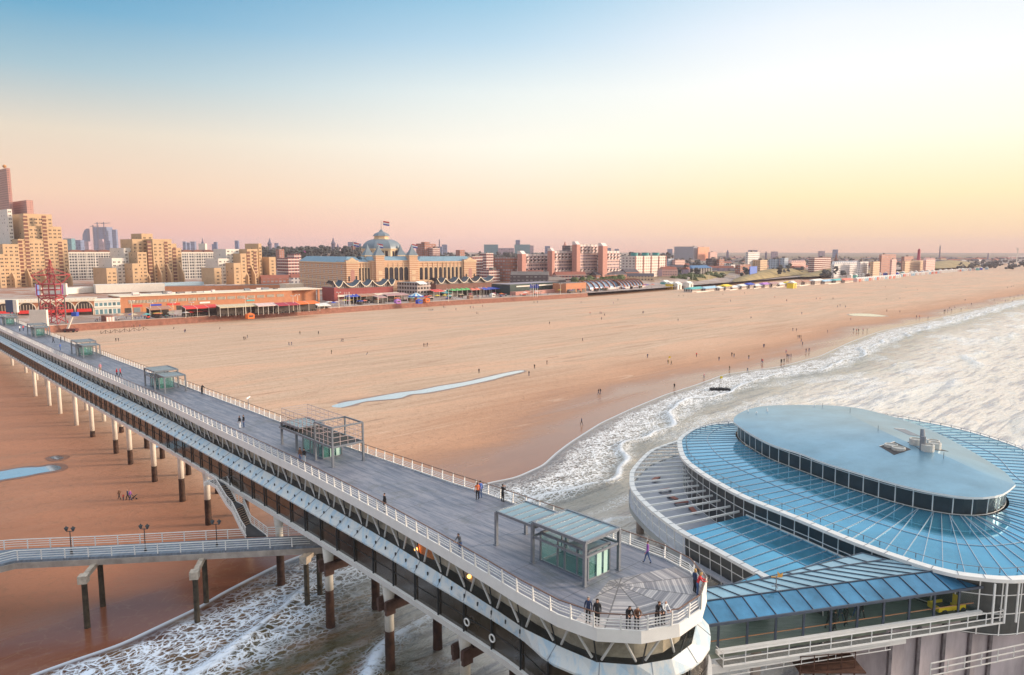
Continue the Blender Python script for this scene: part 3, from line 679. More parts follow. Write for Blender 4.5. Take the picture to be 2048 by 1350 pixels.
# ------------------------------------------------------------------ stair pavilions on the deck
def beam_frame(m, x0, y0, x1, y1, z, w=.14, h=.2):
    for a, b_ in (((x0,y0),(x1,y0)), ((x1,y0),(x1,y1)), ((x1,y1),(x0,y1)), ((x0,y1),(x0,y0))): m.bar((*a, z), (*b_, z), w, h)
def pavilion(px, py, label, rot=0.0, flip=False, scaffold=False, k=1.0):
    """origin = foot of the post nearest the pier head on the town side of the canopy"""
    p = P(px, py, ZD)
    t = thing('deck_pavilion', label, 'pavilion', p, atan2(DD.y, DD.x)+rot, 'stair pavilions along the pier deck')
    if flip: t.scale = (-k, k, k)
    H1, H2 = 3.1, 2.7; Lx, Wy = 5.1, 3.75; sb = 2.0
    # local x runs towards the shore (+s), local y towards the camera side; canopy spans y 0..-Wy
    def post(x, y, h): 
        m = MB(); m.box(x-.11, y-.11, 0, x+.11, y+.11, h); m.box(x-.2, y-.2, 0, x+.2, y+.2, .05); m.build('post', [steel], t)
    if not scaffold:
        for x, y in ((0,0),(Lx,0),(0,-Wy),(Lx,-Wy)): post(x, y, H1)
        m = MB(); beam_frame(m, 0, 0, Lx, -Wy, H1, .16, .22); beam_frame(m, 0, 0, Lx, -Wy, H1-1.05, .12, .16)
        for i in range(1, 7): m.bar((Lx*i/7, 0, H1+.03), (Lx*i/7, -Wy, H1+.03), .08, .1)
        fr = m.build('canopy_frame', [steel], t)
        m = MB(); m.box(.08, -Wy+.08, H1+.0, Lx-.08, -.08, H1+.04); m.build('canopy_glass', [mat('canopy_panel', (.24,.34,.39), .25, .1, .1, .5)], t)
    else:
        for x, y in ((-3.2,.0),(-3.2,-Wy),(Lx,0),(Lx,-Wy)): post(x, y, H1-1.0)
        for x in (.6,): post(x, .0, H1-1.0)
    x2 = Lx+4.3
    for y in (-.25, -Wy+.25): post(x2, y, H2)
    m = MB(); beam_frame(m, Lx, -.25, x2, -Wy+.25, H2, .14, .2)
    for i in range(1, 5): m.bar((Lx+(x2-Lx)*i/5, -.25, H2+.03), (Lx+(x2-Lx)*i/5, -Wy+.25, H2+.03), .07, .1)
    m.build('side_canopy_frame', [steel], t)
    m = MB(); m.box(Lx+.05, -Wy+.3, H2, x2-.05, -.3, H2+.04); m.build('side_canopy_glass', [mat('canopy_panel', (.24,.34,.39), .25, .1, .1, .5)], t)
    # glass box with stairs going down
    gx0, gx1, gy0, gy1, gh = .35, Lx-.1, -.75, -Wy+.65, 2.15
    m = MB()
    for x in (gx0, gx0+1.0, gx0+2.2, gx0+2.9, gx1):
        for y in (gy0, gy1): m.box(x-.06, y-.06, 0, x+.06, y+.06, gh)
    m.box(gx0-.06, (gy0+gy1)/2-.05, 0, gx0+.06, (gy0+gy1)/2+.05, gh)
    beam_frame(m, gx0, gy0, gx1, gy1, gh, .14, .16); beam_frame(m, gx0, gy0, gx1, gy1, .06, .14, .12)
    m.build('box_frame', [steel], t)
    m = MB(); m.strip([(gx0,gy0,.1),(gx1,gy0,.1),(gx1,gy1,.1),(gx0,gy1,.1)], [(gx0,gy0,gh),(gx1,gy0,gh),(gx1,gy1,gh),(gx0,gy1,gh)], 0, closed=True)
    m.build('glass_wall', [glass_teal], t)
    m = MB(); m.box(gx0+.1, gy1+.1, gh-.02, gx0+1.9, gy0-.1, gh+.03); m.build('box_roof', [mat('canopy_panel', (.24,.34,.39))], t)
    m = MB(); m.box(gx0+1.2, gy1+.25, .004, gx1-.25, gy0-.25, .012); 
    for k in range(6): m.box(gx0+.5+k*.12, gy1+.35, .02+k*.02, gx0+.6+k*.12, gy0-.35, .05+k*.03)
    m.build('stairwell', [mat('stairwell_dark', (.02, .05, .06), .5, 0, .3, 1)], t)
    m = MB(); m.box(gx0-.11, gy1+.35, .1, gx0-.07, gy1+.75, gh-.1); m.box(gx0-.11, gy1+1.0, .1, gx0-.07, gy1+1.5, gh-.1); m.build('pale_panel', [mat('pale_green_panel', (.45,.66,.60), .4, 0, .05)], t)
    if scaffold:
        m = MB(); x0, x1 = -3.2, .6
        zb, zt = H1-1.0, H1+1.2
        beam_frame(m, x0, 0, Lx+4.3, -Wy, zb+.05, .16, .2); beam_frame(m, x0, 0, x1, -Wy, zt, .14, .16)
        for x in (x0, x1):
            for y in (0, -Wy): m.box(x-.09, y-.09, zb, x+.09, y+.09, zt)
        m.build('platform_frame', [steel], t)
        m = MB()
        for i in range(1, 4):
            z = zb+(zt-zb)*i/4
            for a, b_ in (((x0,0),(x1,0)), ((x0,-Wy),(x1,-Wy)), ((x0,0),(x0,-Wy))): m.bar((*a, z), (*b_, z), .045, .045)
            x = x0+(x1-x0)*i/4
            for y in (0, -Wy): m.bar((x, y, zb), (x, y, zt), .045, .045)
            y = -Wy*i/4; m.bar((x0, y, zb), (x0, y, zt), .045, .045)
        m.build('cage_bars', [mat('pink_grey_tube', (.50, .40, .40), .4, .3, .1)], t)
        m = MB()
        for k in range(8): m.box(x0+.1+k*.46, -Wy+.15, zb+.1, x0+.36+k*.46, -.15, zb+.16)
        for k in range(20): m.box(x1+.15+k*.45, -Wy+.2, zb+.1, x1+.35+k*.45, -.2, zb+.18)
        m.build('platform_grating', [dark], t)
        m = MB(); xa, xb = x1+.4, Lx+4.2
        za, zt2 = zb+.2, zb+2.3
        for i in range(9):
            x = xa+(xb-xa)*i/8
            for y in (-.3, -Wy+.1): m.bar((x, y, za), (x, y, zt2), .05, .05)
        for i in range(4):
            z = za+(zt2-za)*(i+1)/4
            for y in (-.3, -Wy+.1): m.bar((xa, y, z), (xb, y, z), .05, .05)
            for x in (xa, xb): m.bar((x, -.3, z), (x, -Wy+.1, z), .05, .05)
        for i in range(1, 8): x = xa+(xb-xa)*i/8; m.bar((x, -.3, zt2), (x, -Wy+.1, zt2), .04, .04)
        m.build('scaffold_tube', [mat('pink_grey_tube', (.50, .40, .40))], t)
    return t
pavilion(1169, 1172, 'nearest and largest glass stair pavilion under two steel canopies at the pier head')
pavilion(637, 922, 'stair pavilion topped by an open cage of scaffold tubes, mid pier', scaffold=True)
pavilion(291, 772, 'third stair pavilion from the pier head, with low canopies beside the cable rail', flip=True)
pavilion(144, 708, 'fourth stair pavilion from the pier head, in shade on the deck', flip=True)
pavilion(56, 670, 'fifth stair pavilion from the pier head, below the white billboard', flip=True)
pavilion(0, 648, 'brown roofed stair pavilion farthest along the deck towards the shore', flip=True)
# ------------------------------------------------------------------ restaurant island
C2 = lambda v: Vector((v.x, v.y, 0))
def z_(poly, z): return [Vector((p.x, p.y, z)) for p in poly]
def shrink(poly, d):                                    # closed ccw or cw world polygon, d>0 inward
    n = len(poly); A = sum(poly[i].x*poly[(i+1)%n].y-poly[(i+1)%n].x*poly[i].y for i in range(n)); sg = 1 if A > 0 else -1; out = []
    for i, p in enumerate(poly):
        t = (poly[(i+1)%n]-poly[i-1]).normalized(); out.append(Vector((p.x-t.y*d*sg, p.y+t.x*d*sg, p.z)))
    return out
def near_closed(poly, p): return nearest_on(list(poly)+[poly[0]], Vector((p.x, p.y, 0)))
rest = thing('pier_restaurant', 'large oval pier restaurant with stacked blue glass roofs and white rings', 'restaurant', P(1750, 950, 9))
RP = Vector(rest.location)
def rb(m, name, mats, parent=rest, smooth=False):
    m.v = [(v[0]-RP.x, v[1]-RP.y, v[2]-RP.z) for v in m.v]; return m.build(name, mats, parent, smooth)
Z3, Z2, Z1, ZFL = 14.4, 12.0, 9.3, 6.8; DZ3 = Z3-18.0; ZJ1 = 9.8
L3 = [(1665,811),(1631,810),(1570,810),(1521,813),(1485,823),(1467,838),(1478,852),(1536.7,885.5),(1600,906),(1648,924.5),(1730.7,949.6),(1795,968),(1855,982),(1910,991),(1961,994.7),(2005,988),(2031,969)]
Rt = [(1665,811),(1715,816),(1774,829.8),(1825,846),(1870.7,864),(1925,892),(1973,920),(2012,946),(2031,969)]
Rg = [((1665,811),18),((1700,832),18.5),((1755,862),18.95),((1800,884),19.05),((1850,904),19.0),((1890,917),18.85),((1940,938),18.55),((1990,957),18.25),((2031,969),18)]
l3 = [C2(P(x, y, Z3)) for x, y in L3]; r3 = [C2(P(x, y, Z3)) for x, y in Rt]; rg = [P(x, y, z+DZ3) for (x, y), z in Rg]
def even(pts, n):
    pts = catmull(pts, 6, closed=False); cum = [0]
    for a, b_ in zip(pts, pts[1:]): cum.append(cum[-1]+(b_-a).length)
    out = []; j = 0
    for i in range(n+1):
        t = cum[-1]*i/n
        while j < len(cum)-2 and cum[j+1] < t: j += 1
        f = (t-cum[j])/max(1e-9, cum[j+1]-cum[j]); out.append(pts[j]+(pts[j+1]-pts[j])*min(1, f))
    return out
NL = 48; el, er, eg = even(l3, NL), even(r3, NL), even(rg, NL)
m = MB(); K = 7; rows = []
for i in range(NL+1):
    row = []
    for k in range(K+1):
        t = k/K; a = el[i]; g = eg[i]; p = a+(Vector((g.x, g.y, 0))-a)*t; row.append(Vector((p.x, p.y, Z3+(g.z-Z3)*1.35*(t**.8))))
    for k in range(1, K+1):
        t = k/K; a = er[i]; g = eg[i]; p = Vector((g.x, g.y, 0))+(a-Vector((g.x, g.y, 0)))*t; row.append(Vector((p.x, p.y, Z3+(g.z-Z3)*1.35*(1-t**1.1))))
    rows.append(row)
k2 = len(rows[0]); m.add([p for r in rows for p in r], [(i*k2+j, (i+1)*k2+j, (i+1)*k2+j+1, i*k2+j+1) for i in range(NL) for j in range(k2-1)])
metal_roof = mat('grey_blue_roof', (.19, .35, .47), .3, .55, .2, .2)
from mathutils.bvhtree import BVHTree
_bvh = BVHTree.FromPolygons([Vector(v) for v in m.v], m.f)
def on_roof(px, py):
    o = Vector((0,0,HC)); d = (P(px, py, 5)-o).normalized(); h = _bvh.ray_cast(o, d)[0]
    return h if h else P(px, py, Z3)
rf = rb(m, 'top_roof', [metal_roof])
out3 = el+er[::-1][1:-1]                                # closed outline
m = MB(); m.strip(z_(out3, Z3), z_(out3, Z3-.22), 0, closed=True); m.strip(z_(out3, Z3-.22), z_(shrink(out3, .5), Z3-.2), 0, closed=True); rb(m, 'roof_edge', [white], rf)
def vent(px, py, z, r, h, lab='roof_vent'):
    r *= 1.18; p = on_roof(px, py); m = MB(); m.lathe(p, [(r*.95, -.2), (r, 0), (r, h), (r*.82, h+.02), (r*.8, h-.12), (r*.3, h-.1)], 14); return rb(m, lab, [mat('vent_metal', (.55,.53,.50), .4, .2, .1)], rf)
def roofquad(pxs, z, name, mt, dz=.03):
    a = [on_roof(x, y)+Vector((0,0,dz)) for x, y in pxs]; n = len(a); m = MB(); m.add(a+[p-Vector((0,0,.3)) for p in a], [tuple(range(n))]+[(i,(i+1)%n,n+(i+1)%n,n+i) for i in range(n)])
    for i in range(n): m.bar(a[i], a[(i+1)%n], .12, .1, 1); return rb(m, name, [mt, white], rf)
wellm = mat('well_dark', (.06, .055, .06), .7, 0, .2)
roofquad([(1759,893),(1789,884),(1822,899),(1788,910)], 18.78, 'roof_well', wellm)
roofquad([(1815,884),(1850,890),(1897,903),(1878,901),(1838,898)], 18.95, 'roof_well', wellm)
roofquad([(1788,857),(1810,859),(1842,873),(1818,870)], 18.55, 'roof_hatch', mat('hatch_grey', (.16,.18,.22), .5))
for x, y in ((1782,893),(1797,899)): vent(x, y, 18.8, .62, .28)
for x, y in ((1831,889),(1866,892),(1869,897),(1855,901)): vent(x, y, 18.8, .58, .7)
m = MB(); c = on_roof(1845, 899); m.tube(c, c+Vector((0,0,1.5)), .35, .3, 10); m.tube(c+Vector((.1,.3,1.2)), c+Vector((.2,.6,2.2)), .28, .22, 10); rb(m, 'chimney_pipe', [steel], rf)
for x, y in ((1756,862),(1887,917),(1645,815),(1700,826)):
    m = MB(); c = on_roof(x, y); m.tube(c, c+Vector((0,0,.7)), .03, n=4); rb(m, 'roof_rod', [steel], rf)
# glazing helper: wall between two closed rings with white mullions
winm = glass_mat('dark_window', (.03, .036, .038), .3, .2, 1, .5, .4)
def glazed(top, bot, zt, zb, name, step, rows=(), thin=.045, msk=None):
    m = MB(); m.strip(z_(top, zt), z_(bot, zb), 0, closed=True); g = rb(m, name, [winm]); m = MB()
    for p in resample(list(top)+[top[0]], step)[:-1]:
        q = near_closed(bot, p); 
        if msk and not msk(p): continue
        m.bar((p.x, p.y, zt), (q.x, q.y, zb), thin*2, thin*2)
    for f in rows:
        z = zb+(zt-zb)*f; ring = [Vector((a.x+(b_.x-a.x)*f, a.y+(b_.y-a.y)*f, z)) for a, b_ in zip([near_closed(bot, p) for p in top], top)]
        for a, b_ in zip(ring, ring[1:]+ring[:1]): m.bar(a, b_, thin*1.6, thin*1.6)
    rb(m, 'window_mullions', [whitem], g); return g
o3s = out3
for _ in range(5): o3s = [(o3s[i-1]+o3s[i]*2+o3s[(i+1)%len(o3s)])/4 for i in range(len(o3s))]
w3 = shrink(o3s, .35); w3b = shrink(o3s, .42)
glazed(w3, w3b, Z3-.2, Z3-2.2, 'top_windows', 1.75, rows=(.03, .86,), msk=lambda p: (p-C2(P(2031,969,Z3))).length > 2.0)
# second ring
L2 = [(1473,842),(1426.6,847),(1389,856),(1360,873),(1355,889),(1364.4,917),(1400,946),(1445,973),(1490,996),(1560,1024),(1600,1039.8),(1665,1067),(1730.7,1092.7),(1800,1117),(1870.7,1139),(1942,1153),(2048,1159),(2160,1135),(2230,1080),(2200,1020),(2110,960)]
ring2 = [C2(P(x, y, Z2)) for x, y in L2]+[Vector((68,90,0)), Vector((66,104,0)), Vector((57,114,0)), Vector((45,118,0))]
ring2 = catmull(ring2, 6)
in2 = shrink(ring2, .62)
def ringbeam(out, w, z, h, name):
    i_ = shrink(out, w); m = MB(); m.strip(z_(out, z), z_(i_, z+.05), 0, closed=True); m.strip(z_(out, z), z_(out, z-h), 0, closed=True); m.strip(z_(i_, z+.05), z_(i_, z-h), 0, closed=True); m.strip(z_(out, z-h), z_(i_, z-h), 0, closed=True)
    for p in resample(list(out)+[out[0]], 1.9): q = near_closed(i_, p); m.bar((p.x, p.y, z+.01), (q.x, q.y, z+.06), .05, .03, 1)
    return rb(m, name, [white, steel])
rg2 = ringbeam(ring2, .62, Z2, .3, 'middle_ring')
j3 = shrink(o3s, .1)
def glassroof(inner, zi, outer, zo, step, name, keep=lambda p: True, mats=roof_glass):
    pts = [p for p in resample(list(outer)+[outer[0]], step)[:-1]]
    m = MB(); r = MB(); n = len(pts)
    for i, p in enumerate(pts):
        p2 = pts[(i+1)%n]
        if not (keep(p) and keep(p2)): continue
        q = near_closed(inner, p); q2 = near_closed(inner, p2)
        m.add([(p.x,p.y,zo),(p2.x,p2.y,zo),(q2.x,q2.y,zi),(q.x,q.y,zi)], [(0,1,2,3)])
        r.bar((p.x,p.y,zo+.04), (q.x,q.y,zi+.04), .045, .07)
        mp = p+(q-p)*.45; mp2 = p2+(q2-p2)*.45; zm = zo+(zi-zo)*.45+.04; r.bar((mp.x,mp.y,zm), (mp2.x,mp2.y,zm), .05, .05)
    g = rb(m, name, [mats]); rb(r, 'roof_rib', [mat('rib_paint', (.42,.48,.55), .35, .2, .05)], g); return g
g2 = glassroof(j3, min(Z3-1.9, Z3-2.15), in2, Z2-.02, 1.55, 'middle_glass_roof')
m = MB(); rr = [Vector((p.x, p.y, Z2+.45)) for p in shrink(ring2, 1.15)]
for a, b_ in zip(rr, rr[1:]+rr[:1]): m.bar(a, b_, .04, .04)
for p in resample(rr+[rr[0]], 1.55): m.bar(p, p-Vector((0,0,.4)), .06, .06)
rb(m, 'safety_rail', [steel], g2)
# white walkway ledge round the top windows
wl2 = shrink(ring2, .75); wall2b = shrink(ring2, .85)
glazed(wl2, wall2b, Z2-.2, ZFL, 'middle_windows', 1.7, rows=(.02, .38, .70))
# first (outer) ring
L1 = [(1470,866),(1410,868),(1358,879.5),(1325,890),(1296,903),(1265,935.5),(1259,954),(1263,979),(1290,1010),(1324,1038),(1364,1066),(1426.6,1099),(1504.4,1142),(1560,1171),(1640,1215)]
ring1 = [C2(P(x, y, Z1)) for x, y in L1]+[Vector((27,42.5,0)), Vector((37,45,0)), Vector((48,52,0)), Vector((54,66,0)), Vector((54,84,0)), Vector((46,98,0)), Vector((33,104,0))]
# keep the outer ring inside the middle one on the far side
ring1 = catmull(ring1, 6)
r1a = [p for p in ring1 if True]
def arc(poly, cond):
    idx = [i for i, p in enumerate(poly) if cond(p)]; return [poly[i] for i in idx]
# open polyline of the visible ring: from behind the top roof round the west side to the covered bridge
vis1 = catmull([C2(P(x, y, Z1)) for x, y in L1], 8, closed=False)
vis1 = vis1[::-1]                                        # start at the bridge, end on the far side
def off_open(poly, d):
    out = []
    for i, p in enumerate(poly):
        t = (poly[min(len(poly)-1, i+1)]-poly[max(0, i-1)]).normalized(); out.append(Vector((p.x+t.y*d, p.y-t.x*d, 0)))
    return out
in1 = off_open(vis1, .6); 
m = MB(); o_, i_ = vis1, in1
m.strip(z_(o_, Z1), z_(i_, Z1+.05)); m.strip(z_(o_, Z1), z_(o_, Z1-.3)); m.strip(z_(i_, Z1+.05), z_(i_, Z1-.3)); m.strip(z_(o_, Z1-.3), z_(i_, Z1-.3))
for p in resample(vis1, 1.8): q = nearest_on(i_, p); m.bar((p.x,p.y,Z1+.01), (q.x,q.y,Z1+.06), .05, .03, 1)
rg1 = rb(m, 'outer_ring', [white, steel])
cut = C2(P(1364, 1066, Z1)); icut = min(range(len(vis1)), key=lambda i: (vis1[i]-cut).length)
near1, far1 = vis1[:icut+1], vis1[icut:]
wbase = shrink(ring2, .8)
# glass roof on the near side
pts = resample([p for p in off_open(vis1, .6)[:icut+2]], 1.35)
m = MB(); r = MB()
qs = []
for p in pts:
    q = near_closed(wbase, p); qs.append(q)
for (p, q), (p2, q2) in zip(zip(pts, qs), zip(pts[1:], qs[1:])):
    m.add([(p.x,p.y,Z1),(p2.x,p2.y,Z1),(q2.x,q2.y,ZJ1),(q.x,q.y,ZJ1)], [(0,1,2,3)])
    r.bar((p.x,p.y,Z1+.04), (q.x,q.y,ZJ1+.04), .06, .08); a = p+(q-p)*.5; b_ = p2+(q2-p2)*.5; r.bar((a.x,a.y,(Z1+ZJ1)/2+.04), (b_.x,b_.y,(Z1+ZJ1)/2+.04), .05, .05)
g1 = rb(m, 'lower_glass_roof', [roof_glass]); rb(r, 'roof_rib', [mat('rib_paint', (.42,.48,.55))], g1)
r = MB(); ring_j = [q for q in qs]
for a, b_ in zip(ring_j, ring_j[1:]): r.bar((a.x,a.y,ZJ1+.06), (b_.x,b_.y,ZJ1+.06), .25, .12)
rb(r, 'roof_flashing', [white], g1)
# near wall under the ring
m = MB(); a = off_open(near1, .35); b_ = off_open(near1, .6); m.strip(z_(a, Z1-.3), z_(b_, 5.8)); nw = rb(m, 'lower_windows', [winm]); m = MB()
for p in resample(a, 1.5): q = nearest_on(b_, p); m.bar((p.x,p.y,Z1-.3), (q.x,q.y,5.8), .08, .08)
for f in (.35, .7): 
    zz_ = [Vector((x.x+(y.x-x.x)*f, x.y+(y.y-x.y)*f, (Z1-.3)*(1-f)+5.8*f)) for x, y in zip(a, b_)]
    for u, v in zip(zz_, zz_[1:]): m.bar(u, v, .07, .07)
rb(m, 'window_mullions', [whitem], nw)
# open terrace on the far side: beams, windscreen, floor
m = MB()
for p in resample(far1, 2.1)[1:]:
    q = near_closed(wbase, p)
    if (q-p).length < 11: m.bar((p.x,p.y,Z1-.1), (q.x,q.y,ZJ1), .14, .2)
rb(m, 'terrace_beam', [whitem], rg1)
m = MB(); a = off_open(far1, .15); b_ = off_open(far1, .35); m.strip(z_(a, Z1-.3), z_(b_, ZFL+.1)); ws = rb(m, 'windscreen', [glass_mat('screen_glass', (.30,.38,.38), .08, .1, .16)]); m = MB()
for p in resample(a, 1.7): q = nearest_on(b_, p); m.bar((p.x,p.y,Z1-.3), (q.x,q.y,ZFL), .07, .07)
for u, v in zip(b_, b_[1:]): m.bar((u.x,u.y,ZFL+1.0), (v.x,v.y,ZFL+1.0), .06, .06)
rb(m, 'screen_frame', [whitem], ws)
whole = vis1+[Vector((52,108,0)), Vector((48,84,0)), Vector((38,64,0)), Vector((32,54,0))]
m = MB(); m.prism([(p.x, p.y) for p in whole], ZFL-.3, ZFL, 0); rb(m, 'terrace_floor', [mat('terrace_paving', (.34,.36,.42), .5, 0, .15, .8)])
m = MB(); o_ = off_open(far1, -.02); b_ = off_open(far1, 1.1); m.strip(z_(o_, ZFL+.15), z_(o_, ZFL-.5)); m.strip(z_(o_, ZFL-.5), z_(b_, ZFL-1.5)); rb(m, 'skirt', [mat('skirt_grey', (.30,.33,.34), .5, 0, .15, .5)])
# furniture and people on the terrace
for bi_, (px, py) in enumerate(((1312,962),(1330,985),(1345,1000),(1362,1010),(1385,1025))):
    p = P(px, py, ZFL); t = thing('terrace_bench', 'low reddish bench on the oval restaurant terrace, %s from the far side' % ('first','second','third','fourth','fifth')[bi_], 'bench', p, random.random()*3, 'benches on the restaurant terrace')
    m = MB(); m.box(-.9,-.3,.35,.9,.3,.45); m.build('seat', [mat('bench_red', (.35,.14,.11), .6)], t); m = MB()
    m.box(-.85,-.25,0,-.75,.25,.35); m.box(.75,-.25,0,.85,.25,.35); m.build('leg', [steel], t)
# stilts
for px, py in ((1280,1066),(1330,1100),(1400,1130),(1460,1160)):
    c = C2(P(px, py, 0)); m = MB(); m.lathe(c, [(.55,-1),(.5,4),(.7,6.6)], 12); rb(m, 'stilt', [concrete], smooth=True)
m = MB(); bp = [P(x, y, 8.3) for x, y in ((1700,1255),(1776,1262),(1985,1215),(2250,1200))]; 
cb = [(30.2,44.4),(40.5,50.5),(58,56),(60,90),(36,96),(28,70)]
m.prism([(bp[1].x,bp[1].y),(bp[2].x,bp[2].y),(bp[3].x,bp[3].y),(66,100),(48,100),(33,62),(bp[0].x,bp[0].y+2)], -1, 8.3, 0)
base_o = rb(m, 'concrete_base', [mat('stained_concrete', (.40,.35,.37), .8, 0, .35, .5, bump=.25, stretch=(1,1,.25))])
m = MB(); a, b_ = bp[1], bp[2]
for f in (.02, .28, .52, .78, .99): p = a+(b_-a)*f; m.box(p.x-.12, p.y-.3, -.5, p.x+.12, p.y+.1, 8.2)
rb(m, 'rib', [mat('dark_concrete', (.16,.14,.15), .8, 0, .4)], base_o)
# wall below the middle ring on the right
m = MB()
for k in range(8):
    p = P(1985+k*24, 1232-k*2, 9.0); m.box(p.x-.06, p.y-.06, 8.3, p.x+.06, p.y+.06, 11.7)
rb(m, 'white_fin', [whitem])
# ------------------------------------------------------------------ covered bridge
cbg = thing('covered_bridge', 'glazed covered bridge with folded blue glass roof between pier and restaurant', 'bridge', P(1700, 1280, 8.5)); CB = Vector(cbg.location)
def cbb(m, name, mats, parent=cbg): m.v = [(v[0]-CB.x, v[1]-CB.y, v[2]-CB.z) for v in m.v]; return m.build(name, mats, parent)
ZB = 8.5; a0, a1 = P(1425, 1309, ZB), P(1957, 1228, ZB); ax = (a1-a0).normalized(); ay = Vector((-ax.y, ax.x, 0)); BL = (a1-a0).length
B_ = lambda x, y, z: a0*1.0+ax*x+ay*y+Vector((0,0,z-ZB))
BWD = 4.6
m = MB(); m.prism([B_(-2.5,0,0)[:2], B_(BL+.5,0,0)[:2], B_(BL+.5,BWD,0)[:2], B_(-2.5,BWD,0)[:2]], ZB-.35, ZB, 0); cbb(m, 'bridge_floor', [mat('bridge_boards', (.24,.27,.22), .5, 0, .25, 1.5, stretch=(.4,3,1))])
ZE, ZR = 10.9, 11.75
fr = [P(1412,1249,ZE), P(1566,1225,ZE), P(1957,1170,ZE)]; 
m = MB(); r = MB(); NP_ = 16; e0 = B_(-1.2,-.15,ZE); e1 = B_(BL+.2,-.15,ZE)
def lerp(a, b_, t): return a+(b_-a)*t
ridge0, ridge1 = B_(-1.4,1.7,ZR), B_(BL-.2,1.7,ZR)
back0, back1 = B_(-1.4,3.6,ZR-.1), B_(BL-5,BWD+.2,ZR-.1)
for i in range(NP_):
    t0, t1 = i/NP_, (i+1)/NP_
    m.add([lerp(e0,e1,t0), lerp(e0,e1,t1), lerp(ridge0,ridge1,t1), lerp(ridge0,ridge1,t0)], [(0,1,2,3)], 0)
    m.add([lerp(ridge0,ridge1,t0), lerp(ridge0,ridge1,t1), lerp(back0,back1,t1), lerp(back0,back1,t0)], [(0,1,2,3)], 1)
    for (p, q) in ((lerp(e0,e1,t0), lerp(ridge0,ridge1,t0)), (lerp(ridge0,ridge1,t0), lerp(back0,back1,t0))): r.bar(p+Vector((0,0,.04)), q+Vector((0,0,.04)), .06, .07)
r.bar(ridge0+Vector((0,0,.05)), ridge1+Vector((0,0,.05)), .09, .09); r.bar(e0, e1, .12, .2); r.bar(back0, back1, .1, .15)
ap = P(1725, 1106, 11.6); bb0 = lerp(back0, back1, .35)
for i in range(7):
    t0, t1 = i/7, (i+1)/7; u0, u1 = lerp(bb0, back1, t0), lerp(bb0, back1, t1); v0, v1 = lerp(bb0, ap, t0), lerp(bb0, ap, t1)
    m.add([u0, u1, v1, v0], [(0,1,2,3)], 1); r.bar(u0+Vector((0,0,.05)), v0+Vector((0,0,.05)), .06, .07)
r.bar(bb0, ap, .09, .1); r.bar(ap, back1, .09, .1)
cr = cbb(m, 'glass_roof', [mat('bridge_roof_glass', (.07,.23,.40), .12, .4, .35, .35), roof_glass_pale]); cbb(r, 'roof_bars', [mat('blue_grey_bar', (.07,.09,.13), .4, .4)], cr)
m = MB(); r = MB()
for y in (0, BWD): m.add([B_(-2,y,ZB), B_(BL+.3,y,ZB), B_(BL+.3,y,ZE), B_(-2,y,ZE)], [(0,1,2,3)])
for i in range(12):
    for y in (0, BWD): x = -2+(BL+2.3)*i/11; r.bar(B_(x,y,ZB), B_(x,y,ZE), .13, .16)
r.bar(B_(-2,0,ZE-.08), B_(BL+.3,0,ZE-.08), .12, .16)
sg = cbb(m, 'side_glass', [glass_mat('bridge_glass', (.12,.27,.22), .05, 0, .06)]); cbb(r, 'glass_posts', [mat('blue_grey_bar', (.07,.09,.13))], sg)
m = MB(); m.bar(B_(-2,.15,ZB+.95), B_(BL,.15,ZB+.95), .06, .06); m.bar(B_(-2,BWD-.2,ZB+.95), B_(BL,BWD-.2,ZB+.95), .06, .06); cbb(m, 'inner_handrail', [mat('wood_rail', (.45,.20,.09), .5)], sg)
# service gantry
m = MB(); r = MB()
m.prism([B_(.2,-1.1,0)[:2], B_(BL+1.3,-1.1,0)[:2], B_(BL+1.3,-.15,0)[:2], B_(.2,-.15,0)[:2]], ZB-.42, ZB-.38, 0)
for z in (ZB-.3, ZB+.2, ZB+.7): r.bar(B_(.2,-1.15,z), B_(BL+1.3,-1.15,z), .06, .06 if z > ZB else .14)
for i in range(15): x = .2+(BL+1.1)*i/14; r.bar(B_(x,-1.15,ZB-.3), B_(x,-1.15,ZB+.72), .06, .06)
for z in (ZB+.2, ZB+.7): r.bar(B_(.2,-1.15,z), B_(.2,-.1,z), .05, .05); r.bar(B_(BL+1.3,-1.15,z), B_(BL+1.3,-.1,z), .05, .05)
r.bar(B_(.2,-.2,ZB+.28), B_(BL,-.2,ZB+.28), .3, .3)
gt = cbb(m, 'gantry_grating', [mat('grating', (.20,.20,.19), .6, 0, .4, 6)]); cbb(r, 'gantry_railing', [whitem], gt)
m = MB(); m.bar(B_(-3,-.6,ZB-.75), B_(BL*.68,-.6,ZB-.75), .3, .6); cbb(m, 'edge_beam', [white])
for x in (-.5, 5): m = MB(); m.bar(B_(x,2,7.8), B_(x,2,-1), .6, .6); cbb(m, 'bridge_pile', [concrete])
m = MB()
for z in (ZB-1.3, ZB-.9): m.bar(B_(1,-.8,z), B_(15,-.8,z), .05, .05)
for i in range(10): m.bar(B_(1+i*1.5,-.8,ZB-1.35), B_(1+i*1.5,-.8,ZB-.85), .04, .04)
cbb(m, 'lower_rail', [whitem])
m = MB(); b0 = P(1860,1352,6.4); b1 = P(2120,1296,6.4)
for z in (0,.5,1.0): m.bar(b0+Vector((0,0,z)), b1+Vector((0,0,z)), .07, .07)
for i in range(9): q = lerp(b0,b1,i/8); m.bar(q, q+Vector((0,0,1)), .07, .07)
o = m.build('lower_railing', [mat('pale_rail', (.62,.60,.58), .5)]); tag(o, 'pale three bar railing in front of the concrete base, bottom right', 'railing')
